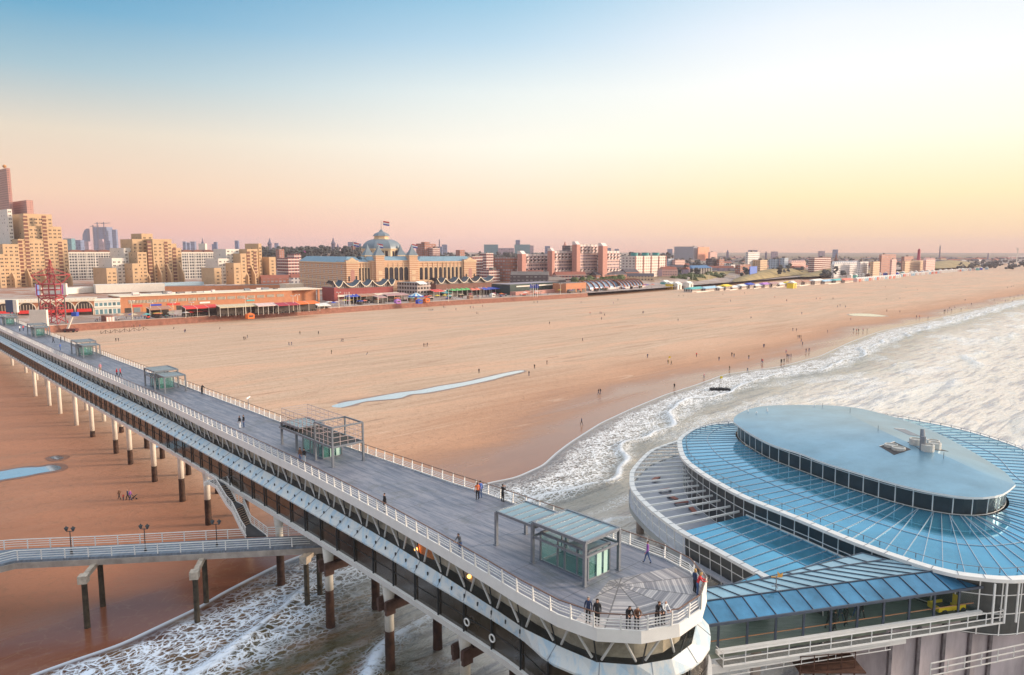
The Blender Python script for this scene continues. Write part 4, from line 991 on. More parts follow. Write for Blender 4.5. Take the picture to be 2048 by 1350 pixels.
# dark stair frame below the bridge
m = MB(); s0 = P(1600,1345,6.5); 
for i in range(5): q = s0+Vector((i*1.1, i*.15, 0)); m.bar(q, q+Vector((0,0,1.3)), .06, .06); m.bar(q, q-Vector((0,0,6)), .1, .1)
for z in (.05,.6,1.25): m.bar(s0+Vector((0,0,z)), s0+Vector((4.4,.6,z)), .05, .05)
m.box(s0.x, s0.y, s0.z-.1, s0.x+5, s0.y+3, s0.z)
o = m.build('service_platform', [mat('rusty_steel', (.10,.045,.03), .7, .2, .5)]); tag(o, 'rusty dark service platform below the covered bridge', 'platform')
# small glass lantern roof between pier head and restaurant, and a dark roof under it
q = [P(x, y, 10.9) for x, y in ((1466,1170),(1476,1182),(1540,1174),(1514,1150))]
m = MB(); m.prism([(p.x,p.y) for p in q], 8.6, 10.9, 0); m.v = [tuple(v) for v in m.v]
o = m.build('glass_lantern', [mat('teal_box', (.05,.16,.18), .3, .1)]); tag(o, 'small boxy glass lantern behind the bridge roof beside the restaurant', 'roof lantern')
m = MB(); c = sum(q, Vector())/4; 
for i in range(4): m.bar(q[i]+Vector((0,0,.06)), q[(i+1)%4]+Vector((0,0,.06)), .1, .1)
m.bar(lerp(q[0],q[3],.5)+Vector((0,0,.06)), lerp(q[1],q[2],.5)+Vector((0,0,.06)), .08, .08); m.prism([(p.x,p.y) for p in q], 10.92, 10.98, 1); m.build('lantern_roof', [mat('blue_grey_bar', (.07,.09,.13)), roof_glass], o)
# weather vane
wv = B_(6.3, 1.7, ZR); t = thing('weather_vane', 'small golden weather vane on the covered bridge ridge', 'weather vane', wv)
m = MB(); m.tube((0,0,0), (0,0,1.3), .04, n=6); m.bar((-.35,0,.5), (.35,0,.5), .05, .05); m.bar((0,-.35,.5), (0,.35,.5), .05, .05); m.build('mast', [steel], t)
m = MB(); m.prism([(-.4,-.02),(.4,-.02),(.4,.02),(-.4,.02)], 1.2, 1.28); m.add([(.1,0,1.25),(.45,0,1.2),(.5,0,1.6),(.3,0,1.45),(.05,0,1.7)], [(0,1,2,3,4)]); m.build('vane', [mat('gilt', (.75,.42,.12), .35, .6)], t)
# yellow cart in the bridge
yc = P(1897, 1222, ZB); t = thing('yellow_cart', 'bright yellow open utility cart parked inside the covered bridge', 'cart', yc, atan2(ax.y, ax.x))
yel = mat('yellow_paint', (.85,.62,.02), .35, 0, .05)
m = MB(); m.prism([(-1.5,-.55),(.3,-.55),(.3,.55),(-1.5,.55)], .35, .5, 0); m.box(-1.5,-.6,.5,.2,-.52,.78); m.box(-1.5,.52,.5,.2,.6,.78); m.box(-1.58,-.6,.35,-1.5,.6,.8); m.box(.2,-.6,.3,1.25,.6,.72); m.box(1.15,-.55,.72,1.25,.55,1.0); m.build('body', [yel], t)
m = MB(); m.box(-1.45,-.5,.5,.15,.5,.56); m.build('load_bed', [dark], t)
m = MB(); m.prism([(.28,-.5),(.42,-.5),(.42,.5),(.28,.5)], .7, 1.5); m.build('seat_back', [yel], t)
m = MB(); m.box(.45,-.5,.7,.95,.5,.82); m.build('seat', [dark], t)
for x in (-1.0, .8):
    for y in (-.58, .58):
        m = MB(); m.tube((x, y-.08, .26), (x, y+.08, .26), .26, n=14); m.build('wheel', [dark], t)
# gulls on the roof
for k, (px, py) in enumerate(((1496,824),(1513,827),(1534,820),(1535,824),(1629,813))):
    p = on_roof(px, py); t = MB(); t.lathe((0,0,.05), [(.02,0),(.09,.05),(.1,.12),(.04,.2),(.06,.26),(.02,.33)], 8); t.bar((-.18,0,.14), (.12,0,.16), .12, .08)
    o = t.build('gull', [mat('gull_white', (.75,.75,.75), .7)]); o.location = p; tag(o, '%s white gull from the left on the blue restaurant roof' % ('first','second','third','fourth','fifth')[k], 'gull', 'gulls on the restaurant roof')
# ------------------------------------------------------------------ jetty, stairs, lamps
ZJ = 6.2
jn = [P(-120,1152,ZJ), P(0,1136,ZJ), P(200,1112,ZJ), P(400,1102,ZJ), P(620,1093,ZJ), P(700,1092,ZJ)]
jd = Vector((.99,.1,0)).normalized()
nearl = [P(0,1127,ZJ), P(700,1090,ZJ)]
jt = thing('footbridge', 'low timber footbridge with white railings passing under the pier', 'footbridge', P(300,1100,ZJ)); JT = Vector(jt.location)
def jb(m, name, mats, parent=jt): m.v = [(v[0]-JT.x, v[1]-JT.y, v[2]-JT.z) for v in m.v]; return m.build(name, mats, parent)
n0 = [P(-260,1190,ZJ), P(-40,1138,ZJ), P(30,1121,ZJ), P(200,1113,ZJ), P(400,1103,ZJ), P(620,1092,ZJ)]; n0.append(n0[-1]+(n0[-1]-n0[-2]).normalized()*8)
f0 = [P(-260,1106,ZJ), P(-40,1104,ZJ), P(30,1098,ZJ), P(200,1091,ZJ), P(400,1081,ZJ), P(620,1070,ZJ)]; f0.append(f0[-1]+(f0[-1]-f0[-2]).normalized()*8)
m = MB()
for i in range(len(n0)-1):
    a, b_, c, d = n0[i], n0[i+1], f0[i+1], f0[i]; dz = Vector((0,0,.25))
    m.add([a, b_, c, d, a-dz, b_-dz, c-dz, d-dz], [(0,1,2,3),(4,7,6,5),(0,4,5,1),(2,6,7,3)])
jb(m, 'footbridge_deck', [mat('wet_boards', (.16,.19,.24), .35, 0, .35, 1.2, stretch=(3,.4,1))])
m = MB()
for i in range(len(n0)-1): m.bar(n0[i]-Vector((0,0,.55)), n0[i+1]-Vector((0,0,.55)), .35, .6); m.bar(f0[i]-Vector((0,0,.55)), f0[i+1]-Vector((0,0,.55)), .35, .6)
jb(m, 'edge_beam', [concrete])
def fence3(pts, step, name, parent, jb, h=1.05, bars=(.3,.55,.8)):
    m = MB()
    for a, b_ in zip(pts, pts[1:]):
        m.bar(a+Vector((0,0,h)), b_+Vector((0,0,h)), .09, .07)
        for z in bars: m.bar(a+Vector((0,0,z)), b_+Vector((0,0,z)), .045, .045)
    for p in resample(pts, step): m.bar(p, p+Vector((0,0,h)), .08, .08)
    return jb(m, name, [whitem], parent)
fence3(n0[:-1], 2.3, 'railing', jt, jb); fl = f0[:4]+[P(487,1076,ZJ)]; fence3(fl, 2.3, 'railing', jt, jb)
fence3([P(535,1073,ZJ), P(640,1069,ZJ)], 2.3, 'railing', jt, jb)
m_cap = mat('weathered_cap', (.42,.36,.30), .8, 0, .4, 1.5, bump=.3); pilem = mat('timber_pile', (.05,.04,.028), .8, 0, .7, 1.5, bump=.5)
for (x, y), (x2, y2) in (((395,1245),(413,1205)), ((175,1255),(206,1212)), ((615,1210),(640,1190))):
    p, q = P(x, y, 0), P(x2, y2, 0); m = MB()
    m.tube(p+Vector((0,0,-1)), p+Vector((0,0,5.4)), .3, .27, 10); pl_ = jb(m, 'pile', [pilem]); m = MB(); m.tube(q+Vector((0,0,-1)), q+Vector((0,0,5.6)), .3, .27, 10); jb(m, 'pile', [pilem]); m = MB(); d = (q-p).normalized(); m.bar(p-d*.5+Vector((0,0,5.3)), q+d*.4+Vector((0,0,5.3)), .5, .5); m.bar(p-d*.55+Vector((0,0,5.25)), p+d*.35+Vector((0,0,5.25)), .85, .8); jb(m, 'trestle_cap', [m_cap])
def twin_lamp(px, py, lab):
    p = P(px, py, ZJ); t = thing('street_lamp', lab, 'street lamp', p, 0, 'twin lamps on the footbridge'); m = MB()
    m.lathe((0,0,0), [(.14,0),(.12,.3),(.05,.35),(.045,2.5)], 8); m.bar((-.38,0,2.45), (.38,0,2.45), .05, .05); m.build('lamp_post', [dark], t)
    for s_ in (-.36, .36):
        m = MB(); m.lathe((s_,0,2.45), [(.03,0),(.10,.06),(.19,.32),(.20,.34)], 8); o = m.build('lantern', [mat('lantern_glass', (.10,.11,.12), .2, .2)], t)
        m = MB(); m.lathe((s_,0,2.79), [(.24,0),(.2,.06),(.06,.16),(.02,.26)], 8); m.build('lantern_cap', [dark], o)
twin_lamp(143, 1107, 'twin black lamp on the footbridge, leftmost of the three'); twin_lamp(291, 1102, 'middle one of the three twin black lamps on the footbridge'); twin_lamp(434, 1092, 'twin black lamp on the footbridge nearest to the staircase')
# staircase from the gallery down to the footbridge
stt = thing('staircase', 'white sided dark staircase descending from the pier gallery to the footbridge', 'staircase', P(480,1050,ZJ)); ST = Vector(stt.location)
def sb_(m, name, mats, parent=stt): m.v = [(v[0]-ST.x, v[1]-ST.y, v[2]-ST.z) for v in m.v]; return m.build(name, mats, parent)
zt = 9.2
T = dict(a=P(407,973,zt), b=P(433,950,zt), c=P(448,956,zt), d=P(430,976,zt))
# left string (viewer side) and right string as polylines: landing, flight, landing, flight, foot
Ls = [P(412,960,zt), P(432,972,zt), P(454,1008,7.75), P(465,1020,7.75), P(482,1056,ZJ), P(492,1072,ZJ)]
Rs = [P(447,957,zt), P(455,968,zt), P(473,1003,7.75), P(487,1010,7.75), P(502,1047,ZJ), P(534,1071,ZJ)]
for (i, k) in ((0,1),(2,3),(4,5)):
    m = MB(); a, b_, c, d = Ls[i], Ls[k], Rs[k], Rs[i]; dz = Vector((0,0,.15)); m.add([a,b_,c,d,a-dz,b_-dz,c-dz,d-dz], [(0,1,2,3),(4,7,6,5),(0,4,5,1),(1,5,6,2),(2,6,7,3),(3,7,4,0)])
    sb_(m, 'landing', [mat('dark_tread', (.05,.05,.055), .7, 0, .2)])
m = MB(); nz = MB()
for (i, k) in ((1,2),(3,4)):
    for j in range(9):
        t0, t1 = j/9, (j+1)/9; a, b_, c, d = lerp(Ls[i],Ls[k],t0), lerp(Ls[i],Ls[k],t1), lerp(Rs[i],Rs[k],t1), lerp(Rs[i],Rs[k],t0)
        z = a.z-.08; m.add([(a.x,a.y,z),(b_.x,b_.y,z),(c.x,c.y,z),(d.x,d.y,z),(b_.x,b_.y,z-.16),(c.x,c.y,z-.16)], [(0,1,2,3),(1,4,5,2)])
        nz.bar((b_.x,b_.y,z+.02), (c.x,c.y,z+.02), .05, .03)
sb_(m, 'step', [mat('dark_tread', (.05,.05,.055))]); sb_(nz, 'nosing', [mat('nosing_tan', (.5,.36,.26), .6)])
for S, nm in ((Ls,'left'),(Rs,'right')):
    m = MB()
    for a, b_ in zip(S, S[1:]):
        m.bar(a+Vector((0,0,1.0)), b_+Vector((0,0,1.0)), .08, .07); m.bar(a-Vector((0,0,.12)), b_-Vector((0,0,.12)), .12, .42)
        for z in (.3,.53,.76): m.bar(a+Vector((0,0,z)), b_+Vector((0,0,z)), .04, .04)
    for p in resample(S, 1.3): m.bar(p, p+Vector((0,0,1)), .06, .06)
    sb_(m, 'stair_railing', [whitem])
m = MB(); e = P(407,968,zt); m.bar(P(408,965,zt)-Vector((0,0,.2)), P(447,953,zt)-Vector((0,0,.2)), .3, .5); sb_(m, 'top_beam', [white])

tp = P(497, 815, ZD); t = thing('coin_telescope', 'small silver coin telescope at the far railing by the scaffold pavilion', 'telescope', tp, 1.0)
m = MB(); m.lathe((0,0,0), [(.16,0),(.06,.08),(.05,1.3)], 8); m.build('stand', [steel], t); m = MB(); m.tube((-.3,0,1.35),(.35,0,1.6),.13,.10,8); m.build('scope', [whitem], t)
# ------------------------------------------------------------------ people
def person_proto(pose='stand', hands=False, coat=False, skirt=False):
    """one continuous skinned body; faces +y; returns mesh with slots skin, top, legs, shoes"""
    V = {}; E_ = []
    def v(n, p, r, m): V[n] = (Vector(p), r, m)
    lean = {'lean': .34, 'bend': .5}.get(pose, .03)
    def up(x, y, z):                                    # torso leaning about the pelvis
        dz = z-.93; return (x, y+dz*sin(lean), .93+dz*cos(lean))
    c = .03 if coat else 0
    v('pel', (0,0,.93), .125+c, 2 if not coat else 1); v('bel', up(0,0,1.06), .12+c, 1); v('che', up(0,0,1.27), .15+c, 1); v('nb', up(0,.0,1.43), .085, 1)
    v('ne', up(0,.012,1.49), .05, 0); v('he', up(0,.03,1.575), .083, 0); v('ht', up(0,.02,1.66), .078, 0)
    E_ += [('pel','bel'),('bel','che'),('che','nb'),('nb','ne'),('ne','he'),('he','ht')]
    st = {'walk': .22, 'walk2': -.2}.get(pose, 0)
    for s, k in ((1, 'r'), (-1, 'l')):
        v('hi'+k, (.085*s,0,.87), .092, 2 if not coat else 1)
        a = st*s
        if pose == 'sit':
            v('kn'+k, (.11*s,.42,.50), .06, 2); v('an'+k, (.12*s,.45,.12), .045, 3); v('to'+k, (.13*s,.6,.05), .04, 3)
        else:
            v('kn'+k, (.095*s,a*.5+.03,.5), .066+(.05 if skirt else 0)+(.02 if coat else 0), 2); v('an'+k, (.10*s,a*1.1-.02,.10), .046, 2); v('to'+k, (.11*s,a*1.1+.12,.045), .042, 3)
        E_ += [('pel','hi'+k),('hi'+k,'kn'+k),('kn'+k,'an'+k),('an'+k,'to'+k)]
        v('sh'+k, up(.165*s,0,1.39), .062+c*.5, 1)
        if pose in ('lean', 'bend'): v('el'+k, up(.22*s,.20,1.18), .048, 1); v('wr'+k, (.15*s,.52,1.12), .036, 1); v('ha'+k, (.10*s,.60,1.10), .033, 0)
        elif pose == 'photo': v('el'+k, up(.23*s,.12,1.2), .048, 1); v('wr'+k, (.09*s,.28,1.42), .036, 1); v('ha'+k, (.05*s,.31,1.48), .033, 0)
        elif pose == 'hug' and s > 0: v('el'+k, up(.32*s,.08,1.22), .05, 1); v('wr'+k, (.42,.22,1.3), .036, 1); v('ha'+k, (.44,.28,1.32), .033, 0)
        else: v('el'+k, up(.225*s,-.02-a*.3,1.14), .048, 1); v('wr'+k, (.23*s,.07-a*.5,.91), .036, 1); v('ha'+k, (.225*s,.10-a*.6,.84), .034, 0)
        E_ += [('nb','sh'+k),('sh'+k,'el'+k),('el'+k,'wr'+k),('wr'+k,'ha'+k)]
        if hands:
            h = V['ha'+k][0]; w = V['wr'+k][0]; d = (h-w).normalized(); side = Vector((0,1,0)) if abs(d.y) < .7 else Vector((1,0,0)); side = (side-d*side.dot(d)).normalized()
            for f in range(4):
                p1 = h+d*.035+side*(f-1.5)*.02; v('f%d%s' % (f,k), p1, .010, 0); v('g%d%s' % (f,k), p1+d*(.045,.055,.05,.04)[f]+Vector((-.012*s,0,0)), .008, 0); E_ += [('ha'+k,'f%d%s' % (f,k)),('f%d%s' % (f,k),'g%d%s' % (f,k))]
            v('t1'+k, h+side*.04-d*.005, .011, 0); v('t2'+k, h+side*.055+d*.03, .009, 0); E_ += [('ha'+k,'t1'+k),('t1'+k,'t2'+k)]
    if coat or skirt:
        v('hem', (0,.0,.62), .17, 1 if coat else 2); E_.append(('pel','hem'))
    nm = list(V); me = bpy.data.meshes.new('person'); me.from_pydata([tuple(V[n][0]) for n in nm], [(nm.index(a), nm.index(b_)) for a, b_ in E_], [])
    o = bpy.data.objects.new('tmp', me); sc.collection.objects.link(o)
    sm = o.modifiers.new('s', 'SKIN'); sm.use_smooth_shade = True
    for i, n in enumerate(nm): me.skin_vertices[0].data[i].radius = (V[n][1], V[n][1]*(.78 if n in ('che','bel','pel') else 1)); me.skin_vertices[0].data[i].use_root = (n == 'pel')
    ss = o.modifiers.new('u', 'SUBSURF'); ss.levels = 1; ss.render_levels = 1
    dg = bpy.context.evaluated_depsgraph_get(); out = bpy.data.meshes.new_from_object(o.evaluated_get(dg)); bpy.data.objects.remove(o)
    out.name = 'person'; out.materials.clear()
    for _ in range(4): out.materials.append(None)
    for f in out.polygons:
        best = None
        for a, b_ in E_:
            pa, pb = V[a][0], V[b_][0]; d = pb-pa; t = max(0, min(1, (f.center-pa).dot(d)/d.dot(d))); q = pa+d*t; r = V[a][1]*(1-t)+V[b_][1]*t
            dd = (f.center-q).length-r*.8
            if best is None or dd < best[0]: best = (dd, V[b_][2] if t > .35 else V[a][2])
        f.material_index = best[1]; f.use_smooth = True
    return out, V
PROTO = {}
def get_proto(*a):
    if a not in PROTO: PROTO[a] = person_proto(*a)
    return PROTO[a]
CL = {'black': (.02,.02,.025), 'navy': (.03,.05,.12), 'white': (.7,.72,.75), 'red': (.65,.04,.05), 'orange': (.65,.15,.05), 'blue': (.05,.13,.45), 'grey': (.15,.15,.16), 'jeans': (.07,.12,.25), 'paleblue': (.35,.42,.5), 'brown': (.16,.08,.05), 'pink': (.6,.25,.3), 'purple': (.25,.08,.35), 'teal': (.06,.25,.27), 'olive': (.12,.12,.06), 'tan': (.4,.28,.18)}
skinm = mat('skin', (.55,.30,.21), .5, 0, .05, 5)
for n_, c_ in CL.items(): mat('cloth_'+n_, c_, .8, 0, .15, 6)
def hair_mesh(V, long=False):
    m = MB(); h = V['he'][0]; t = V['ht'][0]; up_ = (t-h).normalized(); c = h+up_*.045
    for i in range(9):
        pass
    rings = [(-.02 if not long else -.22, .088 if not long else .075), (.0, .100), (.05, .100), (.09, .07), (.112, .02)]; vs = []; n = 10
    for z, r in rings:
        for i in range(n):
            a = 2*pi*i/n; y = sin(a)*r; back = -.022
            if y > 0 and z < .06: y *= .35
            vs.append(c+Vector((cos(a)*r, y+back, 0))+up_*z)
    fs = [(j*n+i, j*n+(i+1)%n, (j+1)*n+(i+1)%n, (j+1)*n+i) for j in range(len(rings)-1) for i in range(n)]+[tuple((len(rings)-1)*n+i for i in range(n)), tuple(range(n-1,-1,-1))]
    m.add(vs, fs); return m
HC_ = {'dark': (.03,.018,.012), 'blonde': (.6,.36,.12), 'grey': (.35,.33,.32), 'brown': (.12,.06,.03), 'bald': None}
def person(p, label, top='black', legs='black', pose='stand', rz=0.0, hair='dark', long=False, hands=False, coat=False, skirt=False, sc_=1.0, group=None):
    me, V = get_proto(pose, hands, coat, skirt)
    o = bpy.data.objects.new('person', me); sc.collection.objects.link(o)
    for i, mm in enumerate((skinm, MATS['cloth_'+top], MATS['cloth_'+legs], MATS['cloth_black'])):
        o.material_slots[i].link = 'OBJECT'; o.material_slots[i].material = mm
    o.location = p; o.rotation_euler = (0, 0, rz); o.scale = (sc_,)*3
    tag(o, label, 'person', group)
    if hands and HC_.get(hair): hair_mesh(V, long).build('hair', [mat('hair_'+hair, HC_[hair], .7, 0, .2, 8)], o, smooth=True)
    if hands:
        m = MB(); h = V['he'][0]; f = (V['ht'][0]-h).normalized(); fw = Vector((0,cos(.0),0))
        for s in (-1,1): m.lathe(h+f*.02+Vector((.03*s,.076,0)), [(.004,-.008),(.010,0),(.004,.008)], 6)
        m.build('eyes', [MATS['cloth_black']], o)
        m = MB(); m.lathe(h+Vector((0,.088,-.015)), [(.013,-.012),(.012,.0),(.005,.03)], 6); m.build('nose', [skinm], o)
    return o
DK = 'people on the pier deck'
_edge = [Vector((p[0], p[1], 0)) for p in edge]
def dk(px, py, label, **k):
    w = P(px, py, ZD); f = w-O3; q = Vector((f.x*DD.x+f.y*DD.y, f.x*NN.x+f.y*NN.y, 0)); e = nearest_on(_edge, q); c = Vector((max(-80, q.x), 3, 0))
    inw = (c-e).normalized(); gap = (q-e).dot(inw)
    if gap < .42: q = q+inw*(.42-gap)
    return person(SN(q.x, q.y, ZD), label, group=DK, **k)
dk(1176,1249,'man in navy jacket at the pier head beside a woman in long black coat', top='navy', legs='black', rz=pi*.9, hair='grey', hands=True)
dk(1194,1251,'woman in long black coat and long dark hair beside the man in navy', top='black', legs='black', rz=pi*.95, long=True, hands=True, coat=True)
dk(1264,1268,'person in black leaning on the pier head railing, left one of the leaning pair', top='black', legs='black', pose='bend', rz=pi*1.02, hands=True)
dk(1284,1271,'person in black leaning on the pier head railing, right one of the leaning pair', top='brown', legs='black', pose='bend', rz=pi*.98, hair='grey', hands=True)
dk(1328,1262,'person in black standing close beside the one in a white shirt', top='black', legs='black', pose='lean', rz=pi*1.1, hair='brown', hands=True)
dk(1340,1259,'person in white shirt and black trousers at the pier head railing', top='white', legs='black', rz=pi*1.15, pose='lean', hair='bald', hands=True)
dk(1389,1186,'person in dark clothes with blonde hair hugging at the right tip of the pier head', top='navy', legs='black', pose='stand', rz=-pi*.4, hair='blonde', long=True, hands=True)
dk(1399,1193,'person in bright red top and jeans leaning at the right tip of the pier head', top='red', legs='jeans', pose='lean', rz=-pi*.55, hair='blonde', long=True, hands=True)
dk(1295,1126,'person with a backpack walking alone towards the pier head', top='purple', legs='jeans', pose='walk', rz=pi*.5, hands=True)
dk(921,1107,'man in grey leaning over the near railing left of the large pavilion', top='grey', legs='jeans', pose='lean', rz=pi*.8, hands=True)
dk(768,1024,'person in black hood and pale skirt walking by the near railing', top='black', legs='paleblue', rz=pi*.7, hands=True, coat=True)
dk(955,1000,'person in orange jacket by the far railing', top='orange', legs='black', rz=.4, hair='brown', long=True, hands=True)
dk(961,997,'person in bright blue jacket behind the one in orange', top='blue', legs='jeans', rz=.5, hands=True)
dk(1019,1000,'person in black taking a photo over the far railing', top='black', legs='black', pose='photo', rz=-.7, hands=True)
dk(601,925,'person in black with dark jeans, left of the couple by the scaffold pavilion', top='brown', legs='jeans', rz=2.6, hands=True)
dk(609,927,'person in black with pale jeans, right of the couple by the scaffold pavilion', top='black', legs='paleblue', rz=2.8, hands=True)
dk(480,857,'person in black with white trousers, left of the pair on the open deck', top='black', legs='white', rz=2.6, long=True, hands=True)
dk(488,855,'person in black with blue jeans, right of the pair on the open deck', top='black', legs='jeans', rz=2.4, hands=True)
dk(409,788,'person in long black coat leaning on the far railing', top='black', legs='black', pose='lean', rz=-.4, coat=True)
dk(234,754,'walker in red jacket, left of the pair in red', top='red', legs='black', pose='walk', rz=-1.2)
dk(241,754,'walker in darker red jacket, right of the pair in red', top='red', legs='black', pose='walk2', rz=-1.2)
dk(201,744,'person in pink beside the near railing', top='pink', legs='tan', rz=.6)
dk(107,686,'dark walker on the deck below the red tower', top='black', legs='black', pose='walk', rz=2.2)
dk(122,685,'dark person at the far railing, left of two', top='black', legs='black', rz=2)
dk(130,684,'dark person at the far railing, right of two', top='brown', legs='black', rz=2)
dk(121,701,'person in bright blue on the shoreward deck', top='blue', legs='jeans', rz=1.6)
dk(40,663,'person in white top on the shoreward deck', top='white', legs='black', rz=1.6)
dk(47,662,'person in dark red on the shoreward deck', top='red', legs='navy', rz=1.6)
for px, py, l, kw in ((1657,1258,'leftmost walker inside the covered bridge', dict(top='black',legs='black',pose='walk')), (1668,1262,'walker in black coat nearest the glass in the covered bridge', dict(top='black',legs='black',pose='walk2',coat=True)),
    (1680,1243,'walker at the back of the covered bridge', dict(top='navy',legs='navy',pose='walk')), (1691,1252,'walker with a brown bag in the covered bridge', dict(top='black',legs='black',pose='walk2',skirt=True)),
    (1712,1234,'walker in blue in the covered bridge', dict(top='blue',legs='jeans',pose='walk')), (1722,1238,'rightmost walker in the covered bridge', dict(top='black',legs='black',pose='walk'))):
    person(P(px, py, ZB), l, rz=-1.3, hands=True, group='walkers in the covered bridge', **kw)
g_ = 'family on the sand under the pier'
person(P(239,999,0), 'adult striding at the left of the family on the sand', 'brown', 'black', 'walk', 1.6, group=g_); person(P(247,1001,0), 'small child in the family on the sand', 'red', 'navy', 'stand', 1.6, sc_=.62, group=g_)
person(P(256,1000,0), 'adult in dark navy in the family on the sand', 'navy', 'black', 'walk2', 1.6, group=g_); person(P(261,1001,0), 'person in purple pushing the stroller on the sand', 'purple', 'navy', 'walk', -1.5, group=g_)
t = thing('stroller', 'dark stroller pushed across the sand by the family', 'stroller', P(268,999,0)); m = MB(); m.bar((-.1,0,.35), (.45,0,.75), .45, .12); m.bar((-.5,0,1.0), (.2,0,.3), .05, .05); m.build('seat', [dark], t)
for x, y in ((-.25,-.25),(-.25,.25),(.4,0)): m = MB(); m.tube((x,y-.03,.14), (x,y+.03,.14), .14, n=10); m.build('wheel', [dark], t)
BP = [(1180,629),(1200,628),(1203,628),(1209,632),(1203,640),(1227,607.5),(1285,627),(1287,627),(1356,642.5),(1461,602.6),(1573,602.6),(1502,637),(1603.6,629),(1585.6,662),(1593,663),(1596,677),(1599,677),(1602,677),(1602.5,684),(1605,690.6),(1527,695.6),(1529,695),(1612,705),(1618,704),(1572,707),(1574,716),(1577.5,717),(1582,715),(1562,727),(1563.5,727),(1568,726),(1523,726),(1525,727),(1497.5,718.6),(1463.6,713),(1468,715),(1438,722),(1459,741),(1495,745),(1393,714),(1295,716),(1336,729),(1342.6,730),(1408,757),(1348.6,778),(1197,789),(1200.6,788.6),(232,683),(237,683),(369,665),(371,665),(348,658),(440,658),(488,680),(491,680),(495,676),(578,691),(583,691),(600,669),(637,669),(683,684),(686,684),(663,708),(735,709),(848,694),(852,694),(855,693),(1099,649),(1163,850),(1165,683),(958,747),(1069,738),(1094,729),(1058,752),
(264,655),(268,655),(274,655),(280,655),(292,651),(230,656),(318,650),(858,622),(862,622.5),(865.5,622),(887,616),(890,616),(912,621),(941,617),(946.6,617),(965,614),(953.4,628.6),(956,628.6),(1666,599),(1675,615),(1680,613),(1691,615.5),(1701.5,640),(1773.4,599.5),(1799.7,598.4),(1773.4,624),(1799.7,625),(1833,636),(1839,636),(1856,638),(1888,625),(1890,624),(1895,623),(1899,618),(1903,622),(1909.5,616),(1922,621),(1943,610),(1930,602),(1988,602),(2011,603),(2016,601.5),(2020,595),(2028,597),(2025,604),(2036,592),(2045,591),(2015,576.6),(2023,574),(2027,573.7),(1834.6,580.5),(1812,576.6),(1770.5,575),(1719,565),(1357.6,593),(1367,593),(1445.5,590),(1488.5,588),(1461,603.5),(1549.6,596),(1573.4,602.6),(1632.4,599),(1640,599),(1666,598.7),(1707,663),(1713,664),(1717,664),(1726,663),(1734,663),(1655,666),(1162,606),(1236,601),(1075,606),(1068,606)]
ORD = 'first second third fourth fifth sixth seventh eighth ninth tenth eleventh twelfth thirteenth fourteenth fifteenth sixteenth seventeenth eighteenth nineteenth twentieth'.split()
zones = {}
for x, y in BP:
    if x < 500: z = 'beach left of the middle near the sea wall' if y < 675 else 'open sand just beyond the shoreward pier'
    elif x < 760: z = 'dry sand in front of the domed hotel'
    elif x < 1000: z = 'sand below the promenade carousel' if y < 660 else 'sand above the long tide pool'
    elif x < 1260: z = 'sand in front of the pink apartment row' if y < 670 else 'sand between tide pool and surf'
    elif x < 1450: z = 'sand in front of the white beach tents' if y < 690 else 'wet sand above the central surf'
    elif x < 1560: z = 'upper sand right of centre' if y < 690 else 'sand near the water right of centre'
    elif x < 1680: z = 'sand below the beach huts' if y < 670 else 'water edge behind the restaurant roof'
    elif x < 1860: z = 'distant sand around the white pool'
    elif x < 1950: z = 'far water line'
    else: z = 'farthest beach at the right edge'
    zones.setdefault(z, []).append((x, y))
tops = ['black','black','navy','black','black','brown','red','black','black','olive','navy','pink']
rngp = random.Random(3)
for z, L_ in zones.items():
    for i, (x, y) in enumerate(sorted(L_)):
        lg = rngp.choice(['black','black','jeans','navy']); tp = rngp.choice(tops); pose = 'sit' if (x, y) in ((735,709),(1502,637),(348,658),(440,658)) else rngp.choice(['walk','walk2','stand'])
        pp = P(x, y, 0); pp.z = (-.42 if pose == 'sit' else 0)
        person(pp, '%s figure from left, %s' % (ORD[i], z), tp, lg, pose, rngp.random()*6.28, group='people on the '+z)
# small yellow kite flags and the wreck at the waterline
m = MB(); c = P(1441, 781, 0)
rr_ = random.Random(5)
for i in range(40):
    a = rr_.random()*6.28; r_ = rr_.random(); m.box(c.x+(i/40-.5)*5-.2, c.y+rr_.uniform(-.8,.8), -.1, c.x+(i/40-.5)*5+.25, c.y+rr_.uniform(.9,1.4), rr_.uniform(.2,.75))
t = m.build('washed_up_net', [mat('wet_black', (.02,.02,.025), .4, 0, .4)]); tag(t, 'dark heap washed up at the surf with a yellow topped pole', 'wreckage')
m = MB(); q = P(1439, 779, 0); m.tube(q, q+Vector((.1,0,3.6)), .06, n=5); m.build('marker_pole', [dark], t); m = MB(); m.add([q+Vector((.05,0,3.0)), q+Vector((.05,0,3.8)), q+Vector((.8,.1,3.7)), q+Vector((.75,.1,3.1))], [(0,1,2,3)]); m.build('marker_flag', [yel], t)
m = MB(); m.tube((0,0,0), (.1,0,2.4), .05, n=5); m.add([(0,0,1.9),(0,0,2.5),(.8,0,2.4),(.7,0,1.95)], [(0,1,2,3)]); o = m.build('beach_flag', [yel]); o.location = P(1337, 727, 0); tag(o, 'small yellow flag held up on the sand near two figures', 'flag')
